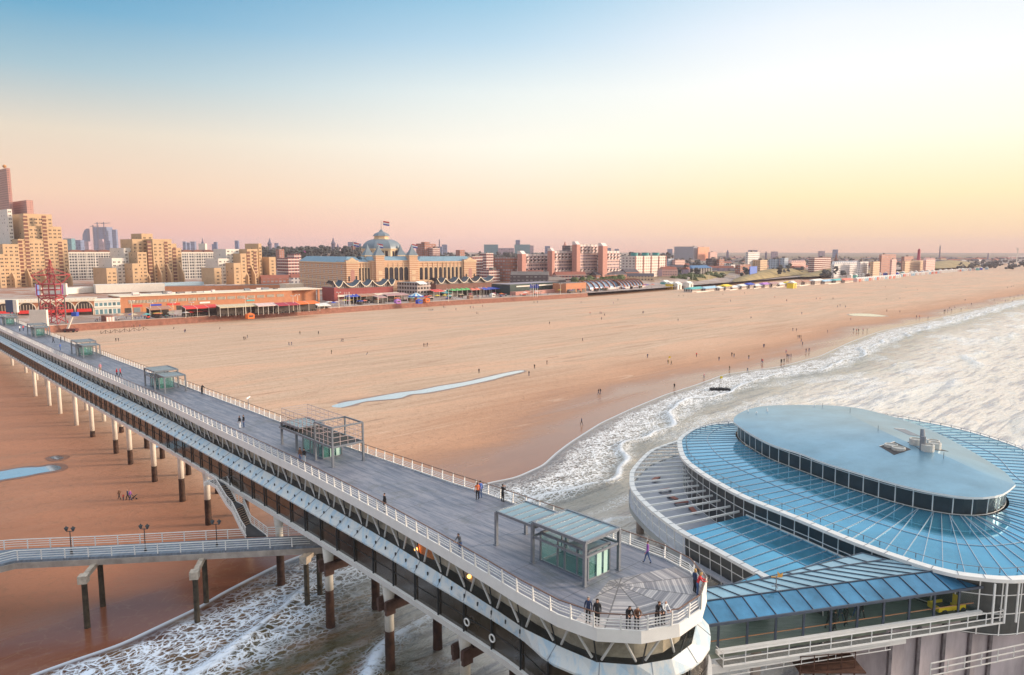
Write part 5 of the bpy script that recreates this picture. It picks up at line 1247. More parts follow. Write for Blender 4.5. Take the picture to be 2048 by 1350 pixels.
# ------------------------------------------------------------------ town
U = Vector((.65, .76, 0)).normalized(); Vv = Vector((-U.y, U.x, 0))          # along the coast / inland
def solve(P0, d, px):
    z = P0.z; den = FPX*d.x-(px-1024)*d.y*CP; num = (px-1024)*(P0.y*CP-(z-HC)*SP)-FPX*P0.x
    return num/den
def px_at(p): q = (p.y*CP-(p.z-HC)*SP); return 1024+FPX*p.x/q
def zrow(P0, py):                                    # height whose image row is py above ground point P0
    b = (675-py)/FPX; Y = P0.y; return HC+(b*Y*CP-Y*SP)/(CP+b*SP)
yellow = mat('sandy_render', (.56,.375,.225), .8, 0, .08, .2); winp = mat('town_window', (.035,.03,.04), .15, 0, .5, .3); whiteb = mat('town_white', (.72,.66,.60), .7, 0, .08, .3)
brickr = mat('town_brick', (.42,.15,.07), .8, 0, .15, .5); pinkb = mat('pink_brick', (.50,.24,.20), .8, 0, .12, .5); darkb = mat('dark_brick', (.20,.09,.07), .8, 0, .2, .5); slate = mat('slate_blue', (.17,.215,.26), .5, .1, .12, .3)
creamm = mat('cream_stone', (.72,.52,.34), .8, 0, .1, .3); greyr = mat('flat_roof', (.20,.17,.16), .9, 0, .2, .2)
class Box:
    """corner block: near corner at px,py(ground row at height zg); right face runs along u to column b, left face along v to column a"""
    def __init__(s, c, a, b, base, top, zg=6.0, u=U, P0=None, depth=None):
        s.u = u; s.v = Vector((-u.y, u.x, 0)); s.P = P(c, base, zg) if P0 is None else P0; s.c = c
        s.Lu = max(1.0, solve(s.P, u, b)); s.Lv = depth if depth else max(1.0, solve(s.P, s.v, a))
        s.ht = zrow(s.P, top) if isinstance(top, (int, float)) else top[0]
    def frame(s): return Matrix.Translation((s.P.x, s.P.y, 0)) @ Matrix.Rotation(atan2(s.u.y, s.u.x), 4, 'Z')
def block(t, B, T0, name, m, z0=-1.0, zt=None, roofm=None):
    """box of B expressed in the frame of thing t"""
    mb = MB(); mb.tr(T0.inverted() @ B.frame()); zt = B.ht if zt is None else zt
    mb.box(0, 0, z0, B.Lu, B.Lv, zt, 0); mb.f  # body
    mb.m[-5] = 1 if roofm else 0                      # top face
    return mb.build(name, [m]+([roofm] if roofm else []), t)
def tframe(t): return Matrix.Translation(t.location) @ Matrix.Rotation(t.rotation_euler.z, 4, 'Z')
def tth(name, label, cat, B, group=None):
    return thing(name, label, cat, (B.P.x, B.P.y, 0), atan2(B.u.y, B.u.x), group)
_winc = {}
def windows(t, B, T0, spots, w, h, mats, face='u', name='window', depth=.12, arch=False, frame=False, cap=100):
    """spots = list of (along, z). individual window parts sharing one mesh, the rest in one"""
    key = (w, h, mats[0].name, arch, frame)
    def mk():
        m = MB()
        if arch:
            n = 8; r = w/2; pts = [(-r, 0)]+[( -r*cos(pi*i/n), h-r+r*sin(pi*i/n)) for i in range(n+1)]+[(r, 0)]
            m.add([(x, -.05, z) for x, z in pts], [tuple(range(len(pts)))[::-1]], 0)
            if frame:
                o = [(-r-.35,0)]+[(-(r+.35)*cos(pi*i/n), h-r+(r+.35)*sin(pi*i/n)) for i in range(n+1)]+[(r+.35,0)]
                k = len(pts); m.add([(x,-.2,z) for x, z in pts]+[(x,-.2,z) for x, z in o], [(i,i+1,k+i+1,k+i) for i in range(k-1)], 1)
        else:
            m.box(-w/2, -.06, 0, w/2, .1, h, 0)
            if frame: m.box(-w/2-.12, -.1, -.2, w/2+.12, .08, 0, 1); m.box(-.06, -.09, 0, .06, 0, h, 1)
        return m
    Mb = T0.inverted() @ B.frame()
    if face == 'v': Mb = Mb @ Matrix.Rotation(-pi/2, 4, 'Z') @ Matrix.Scale(-1, 4, (1,0,0)) if False else Mb @ Matrix(((0,1,0,0),(1,0,0,0),(0,0,1,0),(0,0,0,1)))
    proto = None; restm = MB()
    for i, (a, z) in enumerate(spots):
        M_ = Mb @ Matrix.Translation((a, 0, z))
        if i < cap:
            if proto is None: proto = o = mk().build(name, mats, t)
            else: o = proto.copy(); sc.collection.objects.link(o)
            o.matrix_local = M_
        else:
            mm = mk(); restm.tr(M_); 
            for f, k in zip(mm.f, mm.m): restm.add([mm.v[j] for j in f], [tuple(range(len(f)))], k)
    if restm.v: tag(restm.build(name, mats, t), kind='stuff')
def grid(L, z0, z1, du, dz, off=.5): 
    n = max(1, int(L/du)); k = max(1, int((z1-z0)/dz)); return [((i+off)*L/n, z0+(j+.3)*dz) for j in range(k) for i in range(n)]
# --- three stepped sandy apartment blocks
def stepped(label, parts, base, zg, fins=(), balc=()):
    B0 = None; t = None; T0 = None
    for kind, c, a, b, top in parts:
        if B0 is None:
            B0 = Box(c, a, b, base, top, zg); t = tth('apartment_block', label, 'apartment block', B0, 'stepped sandy apartment blocks behind the boulevard'); T0 = tframe(t); B = B0
        else:
            # stand on the same front plane, shifted inland for blocks behind
            dpt = kind[1]; P0 = P(c, base, zg); Pn = B0.P+Vv*dpt; k = solve(Pn, U, c); B = Box(c, a, b, base, top, zg, P0=Pn+U*k)
        m_ = whiteb if kind[0] == 'w' else yellow
        block(t, B, T0, 'wall', m_, roofm=greyr)
        sp = [q for q in grid(B.Lu, zg, B.ht-1.2, 3.4, 3.0)]
        k_ = len(sp); sp2 = []
        for q in sp: sp2 += [(q[0]-.55, q[1]+.6), (q[0]+.55, q[1]+.6)]
        windows(t, B, T0, [q for q in sp2 if rw.random() < .93], .75, 1.15, [winp], 'u', cap=34)
        windows(t, B, T0, [(q[0], q[1]+.6) for q in grid(B.Lv, zg+6, B.ht-1.5, 6.5, 3.0) if rw.random() < .3], .9, 1.1, [winp], 'v', cap=6)
    for c, top, w in fins:                            # sloping buttress walls
        k = solve(B0.P, U, c); p = B0.P+U*k; h = zrow(p, top); m = MB(); m.tr(T0.inverted())
        q = p-Vv*w; e = U*1.0
        m.add([p+Vector((0,0,-zg-1)), q+Vector((0,0,-zg-1)), q+Vector((0,0,(h-zg)*.45)), p+Vector((0,0,h-zg)), p+e+Vector((0,0,-zg-1)), q+e+Vector((0,0,-zg-1)), q+e+Vector((0,0,(h-zg)*.45)), p+e+Vector((0,0,h-zg))],
            [(0,3,2,1),(4,5,6,7),(1,2,6,5),(2,3,7,6)])
        m.build('buttress', [yellow], t)
    for c, top in balc:
        k = solve(B0.P, U, c); p = B0.P+U*k; h = zrow(p, top); m = MB(); m.tr(T0.inverted() @ Matrix.Translation((p.x,p.y,0)) @ Matrix.Rotation(atan2(U.y,U.x),4,'Z'))
        m.box(-1.6, -.12, zg+1, 1.6, .2, h-.6, 0); z = zg+2
        while z < h-1: m.box(-1.7, -.9, z, 1.7, 0, z+.9, 1); z += 3.0
        m.build('balcony_stack', [darkb, yellow], t)
    return t
rw = random.Random(11)
stepped('tallest stepped sandy apartment block, at the far left behind the red tower', [(('y',0),44,-20,141,478),(('y',6),58,31,114,427),(('y',-3),12,-25,44,488),(('w',16),27,-30,36,418),(('y',-6),2,-40,14,508),(('y',3),66,28,131,452)], 573, 9.0,
    fins=[(24,538,9),(56,538,9),(86,536,8),(136,536,9)], balc=[(47,478),(61,430),(98,430),(126,482)])
stepped('middle stepped sandy apartment block with stairs of flat roofs, left of the arched glass building', [(('y',0),310,277,348,478),(('y',-6),278.5,256,297,504),(('y',-14),267,233,281,527),(('y',14),289,268,311,467),(('w',12),252,224,277,496),(('w',2),227,200,255,516),(('y',-10),215,188,235,536),(('y',1),340,318,357,487),(('y',2),350,328,366,496),(('y',8),270,246,290,478)], 569, 9.0,
    fins=[(292,538,8),(316,526,8),(335,526,8),(360,525,8)], balc=[(303,480),(336,482),(352,495)])
stepped('rightmost stepped sandy apartment block with a round stair tower', [(('y',0),497,474,518,498),(('y',-5),483.5,459,495,507),(('y',-12),469,444,483,526),(('y',2),540,518,553,514),(('w',8),455,430,481,498),(('w',2),439,413,461,517),(('y',-16),430,404,444,536),(('y',7),520,493,526,487)], 567, 9.0,
    fins=[(489,534,7),(503,530,7)], balc=[(499,500),(512,500)])
# --- hazy towers at the far left
def simple(name, label, cat, c, a, b, base, top, zg, m, roofm=None, group=None, z0=-1, depth=None, u=U):
    B = Box(c, a, b, base, top, zg, depth=depth, u=u); t = tth(name, label, cat, B, group); T0 = tframe(t); block(t, B, T0, 'wall', m, roofm=roofm, z0=z0); return t, B, T0
f_tower = facade('fac_tower', (.42,.20,.17), (.16,.10,.12), 3.2, 3.2, .45, .5)
t, B, T0 = simple('tower_block', 'tall hazy pink tower with a ball on its roof at the left edge', 'tower', 30, -60, 37, 545, 336, 8, f_tower)
m = MB(); m.tr(T0.inverted()); c = B.P+U*1+Vv*12; zb = B.ht; m.lathe((c.x,c.y,zb), [(.4,-1),(.4,1.0)], 8); m.lathe((c.x,c.y,zb+1), [(.6,0),(2.0,.8),(2.6,2.4),(2.0,4),(.5,4.7)], 12); m.build('roof_ball', [mat('copper_ball', (.55,.25,.08), .4, .3)], t)
t, B, T0 = simple('tower_block', 'lower hazy pink slab right of the ball topped tower', 'tower', 64, 20, 77, 545, 400, 8, facade('fac_slab', (.50,.26,.22), (.3,.17,.17), 3.2, 3.2, .4, .4))
# --- arched glass galleries
f_glass = facade('fac_gallery', (.50,.47,.45), (.05,.055,.07), 2.6, 3.1, .74, .62, .5, glass_rough=.1)
for (c, a, b, lab) in ((141,120,226,'glass fronted flats with arched roofs between the left and middle sandy blocks'), (366,350,430,'glass fronted flats with arched roofs between the middle and right sandy blocks')):
    t, B, T0 = simple('gallery_flats', lab, 'apartment block', c, a, b, 560, 504, 8, f_glass, group='arched roof glass flats', depth=14)
    m = MB(); m.tr(T0.inverted() @ B.frame()); n = max(3, int(B.Lu/11)); w = B.Lu/n
    for i in range(n):
        pr = [(i*w+w*.5-w*.47*cos(pi*k/8), B.ht+2.4*sin(pi*k/8)) for k in range(9)]
        m.add([(x,-.6,z) for x, z in pr]+[(x,B.Lv,z) for x, z in pr], [(k,k+1,10+k,9+k) for k in range(8)]+[tuple(range(8,-1,-1))])
    m.build('arched_roof', [darkb], t); m = MB(); m.tr(T0.inverted() @ B.frame()); m.box(-.2,-.5,B.ht-1.6,B.Lu+.2,0,B.ht-.1); 
    for i in range(6): m.box(B.Lu*i/5-.25,-.4,6,B.Lu*i/5+.25,0,B.ht-.2)
    m.build('white_frame', [whiteb], t)
# --- kurhaus-like domed hotel
ku = Vector((cos(radians(35)), sin(radians(35)), 0))
red_band = mat('banded_brick', (.62,.30,.15), .8, 0, .1, .4)
def banded():
    m, N, L, b, M, NZ, MAP, MIX, MR, ATTR = node_mat('banded_facade'); tc = N.new('ShaderNodeTexCoord'); sp = N.new('ShaderNodeSeparateXYZ'); L.new(tc.outputs['Object'], sp.inputs[0])
    f = M('FRACT', M('DIVIDE', M('ADD', sp.outputs[2], 50), 1.5)); c = MIX(M('LESS_THAN', f, .45), (.74,.55,.38), (.54,.24,.14)); c = MIX(M('MULTIPLY', NZ(tc.outputs['Object'], .5, 4), .25), c, (.4,.2,.1)); L.new(c, b.inputs['Base Color']); b.inputs['Roughness'].default_value = .8; return m
bandm = banded()
KB = Box(689, 600, 952, 588, 524, 6.0, u=ku); kt = tth('domed_hotel', 'grand banded brick hotel with blue roofs, arcaded front and large central dome', 'hotel', KB); KT = tframe(kt)
kp = lambda px, dv=0.0: solve(KB.P+KB.v*dv, ku, px)   # distance along the front for a photo column
def kbox(name, x0, x1, y0, y1, z0, z1, m_, roofm=None, inset_=.0, parent=kt):
    m = MB(); m.box(x0, y0, z0, x1, y1, z1); 
    if roofm: m.m[-5] = 1
    return m.build(name, [m_]+([roofm] if roofm else []), parent)
H0 = KB.ht
kbox('wall', 0, KB.Lu, 0, 16, -1, H0, bandm, slate); kbox('side_wing', 0, 15, 16, KB.Lv, -1, H0-.5, bandm, slate)
kbox('cornice', -.4, KB.Lu+.4, -.5, 0, H0-1.0, H0-.3, creamm); kbox('cornice', -.5, 0, -.4, KB.Lv, H0-1.0, H0-.3, creamm)
for z in (10.5, 14.5): kbox('string_course', -.3, KB.Lu+.3, -.25, 0, z, z+.5, creamm); kbox('string_course', -.25, 0, -.3, KB.Lv, z, z+.5, creamm)
hroof = mat('hotel_roof_blue', (.19,.31,.40), .5, .1, .12, .3)
def mans(name, x0, x1, y0, y1, z, h, ins, m_=hroof):
    m = MB(); m.add([(x0,y0,z),(x1,y0,z),(x1,y1,z),(x0,y1,z),(x0+ins,y0+ins,z+h),(x1-ins,y0+ins,z+h),(x1-ins,y1-ins,z+h),(x0+ins,y1-ins,z+h)], [(4,5,6,7),(0,1,5,4),(1,2,6,5),(2,3,7,6),(3,0,4,7)]); return m.build(name, [m_], kt)
xs = dict(p1a=kp(689), p1b=kp(699+0), )
xA, xB, xC, xD = kp(740), kp(758), kp(823), kp(838)
mans('roof', 0, 16, 0, KB.Lv, H0-.3, 4.2, 5); mans('roof', 14, xA, 1, 15, H0-.3, 4.2, 5); mans('roof', xD, KB.Lu-.5, 1, 15, H0-.3, 4.2, 5)
# end pavilions with pediments
for x0, x1 in ((0, kp(699)), (kp(931), KB.Lu)):
    pass
x0, x1 = .5, kp(716)
def pavil(x0, x1, name='end_pavilion'):
    o = kbox(name, x0, x1, -1.4, 3, -1, H0+1.2, bandm, greyr); m = MB(); c = (x0+x1)/2
    m.add([(c-4,-1.6,H0+.6),(c+4,-1.6,H0+.6),(c,-1.6,H0+3.2),(c-4,1,H0+.6),(c+4,1,H0+.6),(c,1,H0+3.2)], [(0,1,2),(0,2,5,3),(1,4,5,2)]); m.box(x0-.3,-1.8,H0-.6,x1+.3,-1.4,H0+.2)
    m.build('pediment', [creamm], o)
    windows(kt, KB, KT, [], 1, 1, [winp]); 
    B2 = KB; 
    for sx, w, h in ((c, 3.2, 9), (x0+2, 1.3, 4), (x1-2, 1.3, 4)):
        mm = MB(); n = 8; r = w/2; pts = [(-r,0)]+[(-r*cos(pi*i/n), h-r+r*sin(pi*i/n)) for i in range(n+1)]+[(r,0)]
        mm.add([(sx+x,-1.46,15.5+z) for x, z in pts], [tuple(range(len(pts)))[::-1]]); mm.build('window', [pinkb if w > 2 else winp], o)
pavil(1.5, kp(717)); pavil(kp(927), KB.Lu-.5)
# arcades
def arcade(xa, xb, n, z0, w, h, off=0):
    B9 = Box(689, 600, 952, 588, 524, 6.0, u=ku, P0=KB.P-KB.v*off, depth=10)
    for i in range(n+1):
        x = xa+(xb-xa)*i/n; kbox('pilaster', x-.28, x+.28, -off-.35, -off, 12.5, H0-1.2, creamm)
    windows(kt, B9, KT, [(xa+(xb-xa)*(i+.5)/n, z0) for i in range(n)], w, h, [winp, creamm], 'u', name='arched_window', arch=True, frame=True)
arcade(kp(718), kp(741), 4, 15.4, 2.9, 10); arcade(kp(766), kp(815), 5, 15.4, 3.6, 10.5, 2.2); arcade(kp(838), kp(886), 5, 15.4, 2.9, 10); arcade(kp(886), kp(925), 5, 15.4, 2.2, 10)
windows(kt, KB, KT, [(x, z) for x in [KB.Lu*(i+.5)/34 for i in range(34)] for z in (7.2, 11.4)], 1.5, 2.2, [winp], 'u')
windows(kt, KB, KT, [(x, z) for x in [KB.Lv*(i+.5)/11 for i in range(11)] for z in (7.5, 11.2, 16, 21, 25.5)], 1.6, 2.6, [mat('pale_window', (.42,.42,.46), .2), creamm], 'v', frame=True)
# centre block with corner turrets
kbox('centre_block', xA+1, xD-1, -2.2, 20, -1, H0+1, bandm, slate)
mans('centre_roof', xA+1, xD-1, -2, 20, H0+1, 3.0, 4)
m = MB()
for xq in (kp(757), kp(823)):
    for yq in (-1.5, 19):
        o = kbox('turret', xq-3.6, xq+3.6, yq-3, yq+3, -1, H0+5, bandm); mm = MB(); mm.add([(xq-4,yq-3.4,H0+5),(xq+4,yq-3.4,H0+5),(xq+4,yq+3.4,H0+5),(xq-4,yq+3.4,H0+5),(xq-1.6,yq-1.4,H0+9),(xq+1.6,yq-1.4,H0+9),(xq+1.6,yq+1.4,H0+9),(xq-1.6,yq+1.4,H0+9),(xq,yq,H0+14)], [(0,1,5,4),(1,2,6,5),(2,3,7,6),(3,0,4,7),(4,5,8),(5,6,8),(6,7,8),(7,4,8)]); mm.build('turret_roof', [slate], o)
        mm = MB(); mm.box(xq-4,yq-3.5,H0+4.2,xq+4,yq+3.5,H0+4.9); 
        for zz in (15, 20.5): mm.box(xq-1.6,yq-3.1,zz,xq+1.6,yq-2.9,zz+3)
        mm.build('turret_trim', [creamm], o)
# dome
dc = Vector((kp(765, 34), 34, 0)); Rd = (solve(KB.P+KB.v*34, ku, 806)-solve(KB.P+KB.v*34, ku, 725))/2*.93
zd = zrow(KB.P+ku*dc.x+KB.v*34, 498); zt_ = zrow(KB.P+ku*dc.x+KB.v*34, 479); zl = zrow(KB.P+ku*dc.x+KB.v*34, 472); zc = zrow(KB.P+ku*dc.x+KB.v*34, 461); zp = zrow(KB.P+ku*dc.x+KB.v*34, 440)
def oct_(m, prof, n=8, mi=0): m.lathe((dc.x, dc.y, 0), prof, n, mi)
m = MB(); oct_(m, [(Rd*1.0, H0-3), (Rd*1.0, zd)]); drum = m.build('drum', [creamm], kt)
for i in range(8):
    a0_, a1_ = 2*pi*i/8, 2*pi*(i+1)/8; am = (a0_+a1_)/2
    if sin(am) > .3: continue
    for k in range(3):
        f = (k+1)/4; p = Vector((dc.x+Rd*(cos(a0_)*(1-f)+cos(a1_)*f), dc.y+Rd*(sin(a0_)*(1-f)+sin(a1_)*f), 0)); mm = MB(); w = 1.1; h = (zd-H0)*.62
        mm.tr(Matrix.Translation((p.x+cos(am)*.1, p.y+sin(am)*.1, H0+.22*(zd-H0))) @ Matrix.Rotation(am+pi/2, 4, 'Z')); mm.box(-w, -.1, 0, w, .1, h); mm.build('drum_window', [winp], drum)
m = MB(); oct_(m, [(Rd*1.06, zd-.5), (Rd*1.06, zd+.3)]); m.build('drum_cornice', [creamm], kt)
m = MB(); hh = zt_-zd; oct_(m, [(Rd*1.0, zd+.2)]+[(Rd*(.36+.64*cos(a)), zd+.2+hh*sin(a)) for a in [pi/2*k/7 for k in range(1, 8)]]); dome = m.build('dome', [slate], kt)
m = MB(); oct_(m, [(Rd*.40, zt_), (Rd*.40, zt_+.8), (Rd*.36, zt_+.8), (Rd*.36, zl-.3), (Rd*.42, zl)]); m.build('lantern', [creamm], dome)
m = MB(); oct_(m, [(Rd*.44, zl), (Rd*.36, zl+(zc-zl)*.4), (Rd*.12, zc-1), (Rd*.03, zc+1)]); m.build('lantern_roof', [slate], dome)
m = MB(); m.tube((dc.x,dc.y,zc), (dc.x,dc.y,zp), .22, .12, 6); m.build('finial', [greyr], dome)
redf = mat('flag_red', (.55,.03,.04), .8); whf = mat('flag_white', (.8,.8,.8), .8); blf = mat('flag_blue', (.03,.05,.35), .8)
def flag(px, Y, top, lab, pole, w=5.5):
    p = PY(px, top, Y); t = thing('flag', lab, 'flag', (p.x, p.y, p.z-pole), 0, 'tricolour flags on the domed hotel')
    m = MB(); m.tube((0,0,0), (0,0,pole), .12, n=5); m.build('flagpole', [whiteb], t); m = MB(); h = w*.22
    for k in range(3):
        z = pole-.3-h*(k+1); m.add([(.1,0,z),(w*.5,.3,z-.5),(w,0,z-.9),(w,0,z-.9+h),(w*.5,.3,z-.5+h),(.1,0,z+h)], [(0,1,4,5),(1,2,3,4)], k)
    m.build('cloth', [redf, whf, blf], t)
flag(766, KB.P.y+90, 441, 'red white and blue flag highest on the dome', 8); flag(754.5, KB.P.y+22, 486, 'tricolour flag on the left front turret of the domed hotel', 10, 4.5); flag(824, KB.P.y+48, 487, 'tricolour flag on the right front turret of the domed hotel', 10, 4.5); flag(707, KB.P.y+60, 484, 'tricolour flag on the far left turret behind the domed hotel', 9, 4.5)
t, B, T0 = simple('brick_turret', 'dark brick turret with a spire behind the left wing of the domed hotel', 'turret', 707, 703, 712, 540, 492, 6, darkb, depth=6); m = MB(); m.tr(T0.inverted() @ B.frame()); m.lathe((B.Lu/2,3,B.ht), [(3,0),(2.2,2.5),(.3,7),(.1,11)], 8); m.build('spire', [slate], t)
# --- generic blocks: corner column, left column, right column, base row, top row
F = dict(
 brickwin=facade('fac_brick', (.34,.13,.09), (.30,.28,.30), 3.6, 3.0, .6, .45), redwhite=facade('fac_redwhite', (.36,.12,.10), (.06,.06,.09), 3.4, 3.0, .62, .4, band=(.62,.56,.53,.34)),
 white=facade('fac_white', (.66,.62,.62), (.10,.12,.17), 3.2, 3.1, .5, .42), pink=facade('fac_pink', (.66,.40,.36), (.20,.12,.14), 3.0, 3.1, .5, .42), tan=facade('fac_tan', (.60,.42,.28), (.14,.10,.10), 3.4, 3.1, .5, .45),
 grey=facade('fac_grey', (.36,.36,.42), (.14,.15,.20), 2.6, 3.0, .62, .5), orange=facade('fac_orange', (.78,.34,.20), (.55,.26,.18), 2.6, 3.0, .62, .5), dark=facade('fac_dark', (.10,.08,.09), (.30,.27,.27), 4, 3.2, .6, .3), teal=facade('fac_teal', (.12,.28,.34), (.10,.2,.26), 4, 3.2, .6, .5), bluewhite=facade('fac_bluewhite', (.40,.46,.56), (.07,.10,.18), 3.6, 3.1, .45, .45))
GEN = [
 ('flats','low white flats with brick tops left of the domed hotel',578,556,600,566,516,7,'redwhite'),('flats','small brick flats behind the sandy blocks',560,553,570,545,498,7,'brickwin'),('flats','brick topped flats right beside the hotel side wing',590,576,604,560,508,7,'redwhite'),
 ('concert_hall','long low dark hall with coloured panels behind the hotel',577,560,695,540,507,7,'dark'),
 ('flats','dark brick and white high flats right of the dome',845,833,873,545,487,7,'brickwin'),('flats','chimney topped brick core behind the dome',850,843,859,545,484,7,'brickwin'),('flats','pink banded flats right of the dome',866,858,880,545,496,7,'redwhite'),
 ('flats','red brick tower left of the pink terrace row',920,912,930,545,500,7,'brickwin'),('flats','stepped red and white flats right of the hotel',945,915,966,565,513,7,'redwhite'),('flats','taller red and white flats behind the stepped ones',973,960,987,560,506,7,'redwhite'),('flats','low red and white terrace beside the dark void',978,960,1000,566,540,7,'redwhite'),
 ('office_block','grey slab tower block right of the pink row',1386,1348,1394,520,493,12,'grey'),('office_block','orange lit slab tower block',1396,1394,1418,520,494,12,'orange'),('office_block','lower pinkish slab behind the orange one',1420,1416,1434,520,504,12,'pink'),
 ('house','white flats with a blue side below the slab tower',1336,1330,1347,540,517,8,'bluewhite'),('house','pink seafront house with rows of windows',1350,1344,1369,540,520,8,'pink'),
 ('house','dark stepped brick house in the middle distance',1424,1411,1436,541,517,9,'dark'),('house','red brick gable house beside the dark one',1438,1433,1448,541,518,9,'brickwin'),('house','white and dark terrace houses on the dune',1462,1448,1478,540,529,9,'white'),
 ('house','brown brick house left of the blue billboard',1480,1470,1501,546,529,9,'brickwin'),('hotel','large brown and tan seafront hotel',1520,1492,1534,544,520,9,'tan'),('flats','white stepped flats behind the brown hotel',1495,1490,1518,540,504,12,'white'),
 ('flats','first white seafront tower with blue side',1550,1537,1558,541,518,9,'bluewhite'),('flats','second white seafront tower with blue side',1568,1559,1576,541,516,9,'bluewhite'),('house','pink gabled villas on the dune',1582,1577,1611,539,526,9,'pink'),
 ('flats','pink and white flats with many balconies',1628,1616,1661,541,515,9,'redwhite'),('flats','white gabled row left of the church spire',1668,1662,1716,544,529,9,'white'),('flats','white seafront flats with striped balconies',1720,1713,1736,543,523,9,'white'),('flats','tan seafront flats further along',1746,1740,1759,543,523,9,'tan'),
 ('flats','large brown slab above the far seafront',1762,1757,1791,535,509,12,'brickwin'),('flats','pink tower in front of the brown slab',1783,1779,1792,541,519,9,'pink'),('hotel','long pale hotel near the red lighthouse',1810,1804,1847,533,522,12,'tan'),('flats','brown blocks left of the red lighthouse',1808,1802,1826,528,513,14,'brickwin'),('house','pale villas on the farthest dune',1852,1846,1870,530,521,14,'pink')]
for g in GEN:
    t, B, T0 = simple(g[0], g[1], 'building', g[2], g[3], g[4], g[5], g[6], g[7], F[g[8]], roofm=greyr, group=None)
    if 'gabled' in g[1] or 'villas' in g[1]:
        m = MB(); m.tr(T0.inverted() @ B.frame()); n = max(2, int(B.Lu/9)); w = B.Lu/n
        for i in range(n): m.add([(i*w,0,B.ht),((i+1)*w,0,B.ht),((i+.5)*w,0,B.ht+4.5),(i*w,B.Lv,B.ht),((i+1)*w,B.Lv,B.ht),((i+.5)*w,B.Lv,B.ht+4.5)], [(0,1,2),(0,2,5,3),(1,4,5,2)])
        m.build('gable', [F[g[8]]], t)
    elif B.Lu > 14:
        m = MB(); m.tr(T0.inverted() @ B.frame()); x = rw.uniform(.2,.5)*B.Lu; m.box(x, 1, B.ht, x+5, min(B.Lv-.5, 6), B.ht+2.2); m.build('roof_house', [greyr], t)
    if 'coloured' in g[1]:
        m = MB(); m.tr(T0.inverted() @ B.frame()); cs = [(.05,.35,.2),(.5,.55,.03),(.1,.4,.25),(.6,.08,.4)]
        for i in range(4): m.box(2+i*B.Lu*.07, -.4, B.ht-.5, 2+(i+1)*B.Lu*.07-.6, 3, B.ht+4.5, i)
        m.build('coloured_panel', [mat('panel_%s' % n_, c_, .6) for n_, c_ in zip(('green','lime','mint','magenta'), cs)], t)
# --- pink terrace row
pinkf = facade('fac_terrace', (.60,.40,.36), (.20,.15,.20), 3.0, 3.2, .72, .5, band=(.66,.46,.42,.2))
pw = mat('pink_white', (.72,.60,.58), .7, 0, .06)
def terrace(tx0, tx1, fx1, ty, fy, base, fb, lab):
    B = Box(tx0+5, tx0, tx1, base, ty, 8.0, depth=6); t = tth('terrace_block', lab, 'apartment block', B, 'pink apartment row above the boulevard'); T0 = tframe(t)
    block(t, B, T0, 'stair_tower', pinkb); m = MB(); m.tr(T0.inverted() @ B.frame()); h = 3.2
    m.add([(0,0,B.ht),(B.Lu,0,B.ht),(B.Lu,3,B.ht+h),(0,3,B.ht+h),(0,6,B.ht+h),(B.Lu,6,B.ht+h),(0,6,B.ht),(B.Lu,6,B.ht)], [(0,1,2,3),(3,2,5,4),(0,3,4,6),(1,7,5,2)]); m.build('slanted_roof', [pw], t)
    k = solve(B.P, U, fx1); L = k-B.Lu; zf = zrow(B.P+U*B.Lu, fb); zt2 = zrow(B.P+U*(B.Lu+L*.5), fy)
    m = MB(); m.tr(T0.inverted() @ B.frame()); m.box(B.Lu,1.2,zf,B.Lu+L,9,zt2); m.build('flat_front', [pinkf], t)
    n = max(3, int(L/6.0)); w = L/n
    m = MB(); m.tr(T0.inverted() @ B.frame())
    for i in range(n+1): m.box(B.Lu+i*w-.35, 2, -1, B.Lu+i*w+.35, 2.7, zf)
    m.build('column', [pw], t); m = MB(); m.tr(T0.inverted() @ B.frame()); m.box(B.Lu,6,-1,B.Lu+L,8,zf); m.build('undercroft', [mat('shadow_recess', (.05,.035,.035), .9)], t)
    m = MB(); m.tr(T0.inverted() @ B.frame())
    for i in range(n): m.box(B.Lu+i*w+.5,1.2,zt2,B.Lu+(i+1)*w-.5,5,zt2+2.2,0); m.box(B.Lu+i*w+.3,.9,zt2+2.2,B.Lu+(i+1)*w-.3,5,zt2+2.5,1)
    m.build('roof_studio', [pw, slate], t)
    # balconies
    sp = [(B.Lu+(i+.5)*w, z) for i in range(n) for z in (zt2-3.2, zt2-6.6, zf+4.5)]
    mm = MB(); mm.box(-1.5,-.3,0,1.5,1.2,1.2,0); mm.box(-1.0,.6,1.3,1.0,1.15,2.6,1); o = None
    for a, z in sp:
        if o is None: o = mm.build('balcony', [pw, winp], t)
        else: o2 = o.copy(); sc.collection.objects.link(o2); o = o2
        o.matrix_local = T0.inverted() @ B.frame() @ Matrix.Translation((a,0,z))
    m = MB(); m.tr(T0.inverted() @ B.frame()); z = zf+2
    while z < zt2-2: m.box(B.Lu+L-.2,.2,z,B.Lu+L+2.0,2.2,z+1.1); z += 3.2
    m.build('end_balcony', [pw], t)
    return t
terrace(1039,1052,1097,508,512,563,552,'leftmost full module of the pink apartment row with a slanted stair tower')
terrace(1099,1109,1150,502,506,562,552,'second module of the pink apartment row, slightly taller')
terrace(1148,1160,1196,489,493,561,552,'tallest module of the pink apartment row')
terrace(1200,1214,1240,492,506,560,551,'right end module of the pink apartment row')
t, B, T0 = simple('terrace_block', 'brown brick end block on stilts, left of the pink apartment row', 'apartment block', 1016, 988, 1034, 563, 515, 8, F['brickwin'], roofm=greyr)
